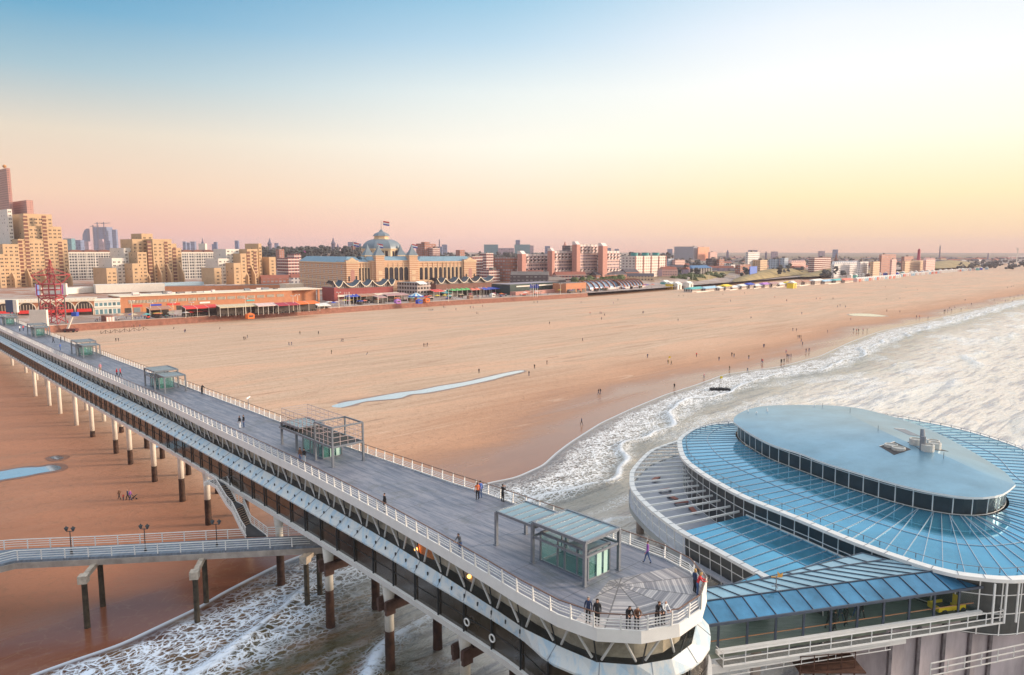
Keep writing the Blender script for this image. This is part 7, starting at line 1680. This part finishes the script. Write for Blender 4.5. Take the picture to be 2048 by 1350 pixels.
# dunes further right
def dune(pxs, zb, zt, nm, mt):
    pts = [P(x, y, zb) for x, y in pxs]; c = sum(pts, Vector())/len(pts); pts = catmull(pts, 4); m = MB(); n = len(pts); vs = []
    for j in range(6): f = 1-j/5; vs += [(c.x+(p.x-c.x)*f, c.y+(p.y-c.y)*f, zb-1+(zt-zb+1)*(1-f**2)) for p in pts]
    m.add(vs, [(j*n+i, j*n+(i+1)%n, (j+1)*n+(i+1)%n, (j+1)*n+i) for j in range(5) for i in range(n)]); structure(m.build(nm, [mt], smooth=True))
dm = mat('dune_grass', (.30,.22,.10), .9, 0, .4, .08); dune([(1372,561),(1440,556),(1500,548),(1480,545),(1420,549),(1380,555)], 5, 11, 'dune', dm); dune([(1470,562),(1560,552),(1640,544),(1600,540),(1520,545),(1480,552)], 5, 13, 'dune', dm); dune([(1600,552),(1700,547),(1760,542),(1700,539),(1640,541)], 5, 12, 'dune', dm); dune([(1850,536),(1930,533),(1960,529),(1900,525),(1850,528)], 5, 16, 'dune', dm)
# beach tents and huts
r = random.Random(9)
cols = ['teal','sky','white','yellow','white','white','blue','white','purple','mauve','white','yellow','brown','brown','white','sky','teal','coral']
xs = [1385,1412,1440,1452,1466,1484,1500,1512,1530,1545,1560,1578,1592,1610,1630,1650,1672,1690]
names_ = 'first second third fourth fifth sixth seventh eighth ninth tenth eleventh twelfth thirteenth fourteenth fifteenth sixteenth seventeenth eighteenth'.split()
for i, (x, c) in enumerate(zip(xs, cols)):
    y0 = 584.5-(x-1385)*.062; y1 = y0-r.uniform(7, 11); x2 = (xs[i+1] if i+1 < len(xs) else x+18)-1
    B = Box(x, x-3, x2, y0, y1, .2, depth=9); t = tth('beach_pavilion', '%s beach pavilion from the left, with a %s roof' % (names_[i], {'sky':'pale blue','mauve':'dull pink','coral':'coral red'}.get(c, c)), 'beach pavilion', B, 'beach pavilions along the far sand'); T0 = tframe(t); T_ = T0.inverted() @ B.frame(); h = B.ht
    m = MB(); m.tr(T_); m.add([(-.5,-.5,h-1.5),(B.Lu+.3,-.5,h-1.5),(B.Lu+.3,9.5,h-1.5),(-.5,9.5,h-1.5),(1.5,4.5,h+.3),(B.Lu-1.5,4.5,h+.3)], [(0,1,5,4),(1,2,5),(2,3,4,5),(3,0,4)]); m.build('roof', [mat('awning_'+c, AW[c], .65, 0, .12, 1)], t)
    m = MB(); m.tr(T_); m.box(0,.3,-.3,B.Lu,9,h-1.5); m.build('wall', [facade('fac_beach', (.62,.52,.46), (.14,.10,.10), 2.4, 9, .55, .8, x0=i)], t)
    if i % 3 == 0: m = MB(); m.tr(T_); m.box(0,-4,-.3,B.Lu,-3.8,.9); m.build('screen', [whiteb], t)
rowm = MB(); cnt = 0
hc = ['white','pale','white','sky','white','pale','coral','white']
protoh = {}
def hut(p, c, ang, grp, lab, s=1.0):
    if c not in protoh:
        m = MB(); m.box(-2,-1.6,-.4,2,1.6,2.4,0); m.add([(-2.2,-1.8,2.4),(2.2,-1.8,2.4),(2.2,1.8,2.4),(-2.2,1.8,2.4),(-2.2,0,3.4),(2.2,0,3.4)], [(0,1,5,4),(2,3,4,5),(1,2,5),(3,0,4)], 1); m.box(-.5,-1.68,-.2,.5,-1.6,2,2); protoh[c] = m.build('beach_hut', [mat('awning_'+c, AW[c], .65, 0, .12, 1), mat('awning_white', AW['white']), shopdark]); o = protoh[c]
    else: o = protoh[c].copy(); sc.collection.objects.link(o)
    o.location = p; o.rotation_euler = (0,0,ang); o.scale = (s,s,s); tag(o, lab, 'beach hut', grp)
for i in range(60):
    f = i/59; x = 1712+f*240; y = 561-(x-1712)*.088+ (2 if x < 1800 else 0); p = P(x, y, .2); c = r.choice(hc); hut(p, c, atan2(U.y,U.x), 'row of beach huts on the far sand', 'small beach hut in the long pale row on the far sand', 1.5)
for i in range(24):
    x = 1700+i*12; y = 556-(x-1700)*.062; hut(P(x+r.uniform(-3,3), y, .3), r.choice(['blue','sky','brown','white','teal','mauve']), atan2(U.y,U.x), 'second row of beach huts', 'beach hut in the darker back row on the far sand', 1.7)
for k, (x, y, c, lab) in enumerate(((1341,578,'yellow','yellow cabin beside the white cabin on the beach edge'),(1353,578,'white','white cabin right of the yellow one'),(1330,574,'teal','teal cabin behind the yellow one'),(1376,577,'white','long white cabin left of the teal tents'),(1583,576,'yellow','bright yellow inflatable gate on the sand'))):
    hut(P(x, y, .3), c, atan2(U.y,U.x), None, lab, 2.2)
# --- red lattice tower with screens
rt = thing('lattice_tower', 'tall red lattice bungee tower with platform beside the pier', 'tower', P(110,660,0)); RT = P(110,660,0); redp = mat('red_steel', (.42,.05,.06), .5, .1, .1)
hz_ = lambda py: zrow(Vector((RT.x,RT.y,0)), py)
m = MB(); lv = [(-.5,4.6),(hz_(648),4.2),(hz_(632),3.0),(hz_(615),3.9),(hz_(597),3.4),(hz_(590),4.4)]
cs = [(-1,-1),(1,-1),(1,1),(-1,1)]
for (z0, w0), (z1, w1) in zip(lv, lv[1:]):
    for k in range(4):
        a, b_ = cs[k], cs[(k+1)%4]; A0, B0_, A1, B1_ = (a[0]*w0,a[1]*w0,z0), (b_[0]*w0,b_[1]*w0,z0), (a[0]*w1,a[1]*w1,z1), (b_[0]*w1,b_[1]*w1,z1)
        m.tube(A0, A1, .24, n=5); m.tube(A0, B1_, .16, n=4); m.tube(B0_, A1, .16, n=4); m.tube(A1, B1_, .18, n=4)
m.build('lattice_leg', [redp], rt); m = MB(); za, zb = hz_(590), hz_(568)
for z in (za, (za+zb)/2, zb): m.box(-4.6,-4.6,z-.2,4.6,4.6,z+.2)
for x in (-4.5,-1.5,1.5,4.5):
    for y in (-4.5,4.5): m.bar((x,y,za),(x,y,zb),.3,.3)
m.build('platform', [redp], rt); m = MB(); zc_ = hz_(550)
for k in range(4):
    a, b_ = cs[k], cs[(k+1)%4]; m.tube((a[0]*3,a[1]*3,zb), (a[0]*5.8,a[1]*5.8,zc_), .24, n=5); m.tube((a[0]*3,a[1]*3,zb), (b_[0]*0,b_[1]*0,zc_), .2, n=4); m.tube((a[0]*5.8,a[1]*5.8,zc_), (b_[0]*5.8,b_[1]*5.8,zc_), .2, n=4); m.tube((a[0]*5.8,a[1]*5.8,zc_), (0,0,hz_(535)), .18, n=4)
m.build('crown_frame', [redp], rt); m = MB()
for k in range(4): a = cs[k]; m.tube((a[0]*.9,a[1]*.9,hz_(545)), (a[0]*.15,a[1]*.15,hz_(519)), .14, n=4)
for z in range(5): zz = hz_(545-5*z); q = .9-.15*z; [m.tube((cs[k][0]*q,cs[k][1]*q,zz), (cs[(k+1)%4][0]*q,cs[(k+1)%4][1]*q,zz), .1, n=4) for k in range(4)]
m.build('mast', [redp], rt)
scr = mat('screen_picture', (.35,.45,.75), .4, 0, 0, 1, emit=(.35,.5,.9), es=.5)
for (x0, x1, ya, yb, lab, mt) in ((72,79,568,592,'lit advertising screen on the left of the red tower',scr),(124,130,567,590,'white and magenta screen on the right of the red tower',whiteb),(60,83,620,652,'blank white billboard standing by the pier below the red tower',whiteb),(12,27,600,625,'dark blue notice board behind the pier pavilion',mat('board_blue',(.05,.08,.16),.5))):
    Y = RT.y-4 if x0 in (72,124) else P(75,668,4).y*(1 if x0 != 12 else .95); a, b_ = PY(x0, yb, Y), PY(x1, yb, Y); zt = PY(x0, ya, Y).z; dz_ = (Vector((.5,.86,0)) if x0 != 124 else Vector((.3,.95,0))); w = (b_-a).length; t = thing('billboard', lab, 'billboard', a); m = MB(); m.box(0,0,0,w,.8,zt-a.z,0); m.build('panel', [mt], t); m = MB(); m.box(w,0,0,w+.05,.8,zt-a.z); 
    m.box(w+.05,-.02,0,w+w*.5,1.2,zt-a.z); m.build('panel_side', [whiteb], t); m = MB(); m.bar((w*.5,.5,-a.z), (w*.5,.5,0), .4, .4); m.build('post', [greyr], t)
    if x0 in (72, 124):
        m = MB(); m.box(w*.1,-.06,.4,w*.5,-.01,(zt-a.z)*.9); m.build('picture', [mat('magenta_picture', (.6,.08,.45), .5)], t)
t = thing('boom_lift', 'white boom lift with blue basket raised on the sand', 'boom lift', P(142,664,0)); b0 = P(142,664,0); top_ = PY(149,628,b0.y)-b0; m = MB(); m.box(-3,-1.4,.5,3,1.4,1.6); m.build('chassis', [mat('lift_dark', (.12,.03,.03), .6)], t); m = MB(); m.bar((-1.5,0,1.6),(top_.x-.6,0,top_.z),.8,.8); m.build('boom', [whiteb], t); m = MB(); m.box(top_.x-1,-1,top_.z-1,top_.x+1.5,1,top_.z+.9); m.build('basket', [mat('basket_blue', (.02,.08,.45), .5)], t)
for x in (-2,2):
    for y in (-1.4,1.4): m = MB(); m.tube((x,y-.2,.5),(x,y+.2,.5),.55,n=10); m.build('wheel', [dark], t)
# sand-level playground frames
m = MB(); 
for i in range(10): p = P(202+i*9.5, 668-i*.8, 0); m.bar(p, p+Vector((0,0,1.6)), .15, .15); q = P(202+(i+1)*9.5, 668-(i+1)*.8, 0); m.bar(p+Vector((0,0,1.6*(i%2))), q+Vector((0,0,1.6*((i+1)%2))), .15, .12)
o = m.build('wooden_hurdles', [rust]); tag(o, 'row of low brown wooden hurdles on the sand near the pier', 'hurdles')
# kiosk, carousel, lamps, flagpoles
t, B, T0 = simple('kiosk', 'small brown kiosk with pink panels on the promenade near the pier', 'kiosk', 212, 204, 228, 644, 632, ZP, mat('kiosk_brown', (.20,.08,.06), .7), depth=6); m = MB(); m.tr(T0.inverted() @ B.frame()); [m.box(.3+i*1.3,-.1,ZP+.2,1.3+i*1.3,-.02,B.ht-.6) for i in range(3)]; m.build('panel', [pw], t)
cp = P(832, 604, ZP); t = thing('carousel', 'round carousel with blue and white cone roof on the promenade', 'carousel', cp); m = MB(); m.lathe((0,0,0), [(5,0),(5,.4)], 16); m.build('base', [mat('orange_wood', (.55,.20,.04), .6)], t); m = MB()
n = 16; m.add([(5.4*cos(2*pi*i/n),5.4*sin(2*pi*i/n),4.2) for i in range(n)]+[(0,0,6.6)], [(i,(i+1)%n,n) for i in range(n)]); m.m = [i % 2 for i in range(n)]; m.build('cone_roof', [mat('awning_white', AW['white']), mat('roof_cyan', (.10,.35,.60), .6)], t); m = MB(); m.lathe((0,0,3.6), [(5.4,0),(5.4,.7)], 16); m.build('valance', [mat('awning_blue', AW['blue'])], t); m = MB(); m.tube((0,0,0),(0,0,6.4),.5,n=8); [m.tube((4.6*cos(a),4.6*sin(a),.4),(4.6*cos(a),4.6*sin(a),3.8),.12,n=5) for a in [2*pi*k/8 for k in range(8)]]; m.build('pole', [mat('orange_wood', (.55,.20,.04))], t)
for (x, y, c, lab) in ((853,604,'orange','orange box stall right of the carousel'),(838,607,'blue','blue bumper tent in front of the carousel'),(795,607,'purple','purple kiosk left of the carousel'),(1052,588,'brown','brown oval sign board stall by the blue flags'),(940,598,'brown','brown ticket booth below the coral parasols'),(985,594,'white','white booth below the blue tent'),(1020,589,'white','small white van by the wall gap'),(500,637,'orange','small orange box on the promenade edge')):
    p = P(x, y, ZP); m = MB(); m.box(-1.8,-1.5,0,1.8,1.5,2.2,0); m.add([(-2,-1.7,2.2),(2,-1.7,2.2),(2,1.7,2.2),(-2,1.7,2.2),(0,0,3.1)], [(0,1,4),(1,2,4),(2,3,4),(3,0,4)], 0); m.box(-1.2,-1.58,.9,1.2,-1.5,1.8,1); o = m.build('stall', [mat('awning_'+c, AW[c], .65, 0, .12, 1), shopdark]); o.location = p; o.rotation_euler = (0,0,.8); tag(o, lab, 'stall')
lampp = None
LP_ = [(265,639,602),(302,634,606),(347,633,606),(384,631,605),(492,634,597),(587,624,592),(596,622,590),(678,616,585),(700,611,590),(756,609,587),(897,603,579),(960,598,575),(1121,589,568),(1168,583,566),(1066,594,570),(1320,572,558),(1385,573,545),(1417,567,548),(1448,563,549),(1470,560,549)]
for i, (x, y0, y1) in enumerate(LP_):
    p = P(x, y0, ZP); h = min(14, zrow(Vector((p.x,p.y,ZP)), y1)-ZP); t = thing('street_lamp', '%s tall pale lamp post from the left along the promenade' % ((ORD+['last'])[i]), 'street lamp', p, 0, 'tall lamp posts along the promenade')
    m = MB(); m.lathe((0,0,0), [(.22,0),(.12,h)], 6); m.build('lamp_post', [mat('lamp_cream', (.72,.64,.52), .5)], t); m = MB(); [m.box(s*.9-.5,-.3,h-.1,s*.9+.5,.3,h+.35) for s in (-1,1)]; m.bar((-1,0,h),(1,0,h),.12,.12); m.build('lamp_head', [whiteb], t)
for i, x in enumerate((689.5,693,697,699.5)):
    p = P(x, 612, ZP); o = MB(); o.lathe((0,0,0), [(.16,0),(.1,9)], 6); o = o.build('flagpole', [whf]); o.location = p; tag(o, '%s white flagpole of four before the blue umbrellas' % ORD[i], 'flagpole', 'four white flagpoles')
for i, x in enumerate((1062,1067,1071,1075)):
    p = P(x, 594, ZP); t = thing('banner_pole', '%s blue banner pole of four on the promenade' % ORD[i], 'banner pole', p, 0, 'four blue banner poles'); m = MB(); m.lathe((0,0,0), [(.16,0),(.12,10)], 6); m.build('pole', [whf], t); m = MB(); m.box(-.9,-.05,6.8,.9,.05,9.8); m.build('banner', [mat('awning_blue', AW['blue'])], t)
# small stalls, parasols and screens scattered over the promenade
rs = random.Random(31); PP = {}
def wall_py(px):
    for (a, ya), (b_, yb) in zip(WL, WL[1:]):
        if a <= px <= b_: return ya+(yb-ya)*(px-a)/(b_-a)
zone_n = {}
for i in range(120):
    px = rs.uniform(560, 1330) if i > 25 else rs.uniform(240, 560); kind = rs.choice(['parasol','parasol','stall_box','planter']); c = rs.choice(['red','orange','white','beige','maroon','blue','brown','teal','pale','coral','yellow','white'])
    d = rs.uniform(9, 24) if px > 640 else rs.uniform(5, 11); w = P(px, wall_py(px), 0)-Q*d; key = (kind, c)
    if key not in PP:
        m = MB()
        if kind == 'parasol': m.tube((0,0,0),(0,0,2.8),.06,n=5,m=1); n = 8; m.add([(2.1*cos(2*pi*k/n),2.1*sin(2*pi*k/n),2.3) for k in range(n)]+[(0,0,3.0)], [(k,(k+1)%n,n) for k in range(n)], 0)
        elif kind == 'stall_box': m.box(-1.6,-1.2,0,1.6,1.2,1.0,1); m.box(-1.6,-1.2,1.0,-1.4,1.2,2.2,1); m.box(1.4,-1.2,1.0,1.6,1.2,2.2,1); m.box(-1.9,-1.6,2.2,1.9,1.5,2.5,0)
        else: m.box(-1.5,-.3,0,1.5,.3,.7,1); m.box(-1.4,-.25,.7,1.4,.25,1.2,0)
        PP[key] = o = m.build(kind, [mat('awning_'+c, AW[c], .65, 0, .12, 1), whiteb if kind == 'parasol' else shopdark])
    else: o = PP[key].copy(); sc.collection.objects.link(o)
    o.location = (w.x, w.y, ZP); o.rotation_euler = (0,0,rs.random()*3); z = 'left of the hotel' if px < 660 else ('below the hotel' if px < 960 else 'below the pink row'); zone_n.setdefault((kind,z,c), []).append(px)
    cn = {'pale':'pale pink','coral':'coral red'}.get(c, c); tag(o, '%s %s on the promenade %s' % (cn, {'parasol':'parasol','stall_box':'market stall','planter':'planter'}[kind], z), {'parasol':'parasol','stall_box':'stall','planter':'planter'}[kind], '%s %s %s' % (cn, {'parasol':'parasols','stall_box':'market stalls','planter':'planters'}[kind], z))
# promenade railing along the wall
m = MB()
for a, b_ in zip(wseg, wseg[1:]):
    if a.x < -190 or a.x > 60: continue
    a2, b2 = a-Q*1.0, b_-Q*1.0
    m.bar(a2+Vector((0,0,ZP+1.05)), b2+Vector((0,0,ZP+1.05)), .08, .08); m.bar(a2+Vector((0,0,ZP+.55)), b2+Vector((0,0,ZP+.55)), .06, .06); m.bar(a2+Vector((0,0,ZP)), a2+Vector((0,0,ZP+1.1)), .1, .1)
o = m.build('promenade_railing', [greyr]); tag(o, 'thin grey railing along the top of the sea wall', 'railing')
# crowd on the promenade
rc = random.Random(17)
def wall_py(px):
    for (a, ya), (b_, yb) in zip(WL, WL[1:]):
        if a <= px <= b_: return ya+(yb-ya)*(px-a)/(b_-a)
for i in range(190):
    px = rc.choice([rc.uniform(190,380), rc.uniform(380,680), rc.uniform(640,1100), rc.uniform(1000,1330)]); base_ = P(px, wall_py(px), 0)+Vector((0,0,0)); d = rc.uniform(2.5, 13 if px < 640 else 24); w = base_-Q*d; 
    person(Vector((w.x, w.y, land_h(d, w)+.0 if d < 26 else 3.3)), 'tiny figure in the crowd strolling on the promenade', rc.choice(['black','black','navy','grey','red','white','brown','blue','tan']), rc.choice(['black','jeans','grey']), rc.choice(['walk','walk2','stand']), rc.random()*6.28, group='crowd on the promenade')
# ------------------------------------------------------------------ air
HAZE = True
if HAZE:
    me = MB(); me.box(-5000, -900, -1.5, 7000, 7000, 150); o = me.build('haze', []); tag(o, 'thin pinkish sea haze', None, None, 'stuff')
    hm_ = bpy.data.materials.new('haze'); hm_.use_nodes = True; N = hm_.node_tree.nodes; L = hm_.node_tree.links; N.clear(); out = N.new('ShaderNodeOutputMaterial'); pv = N.new('ShaderNodeVolumePrincipled'); pv.inputs['Density'].default_value = .0001; pv.inputs['Color'].default_value = (.88,.76,.84,1); L.new(pv.outputs[0], out.inputs['Volume']); o.data.materials.append(hm_)
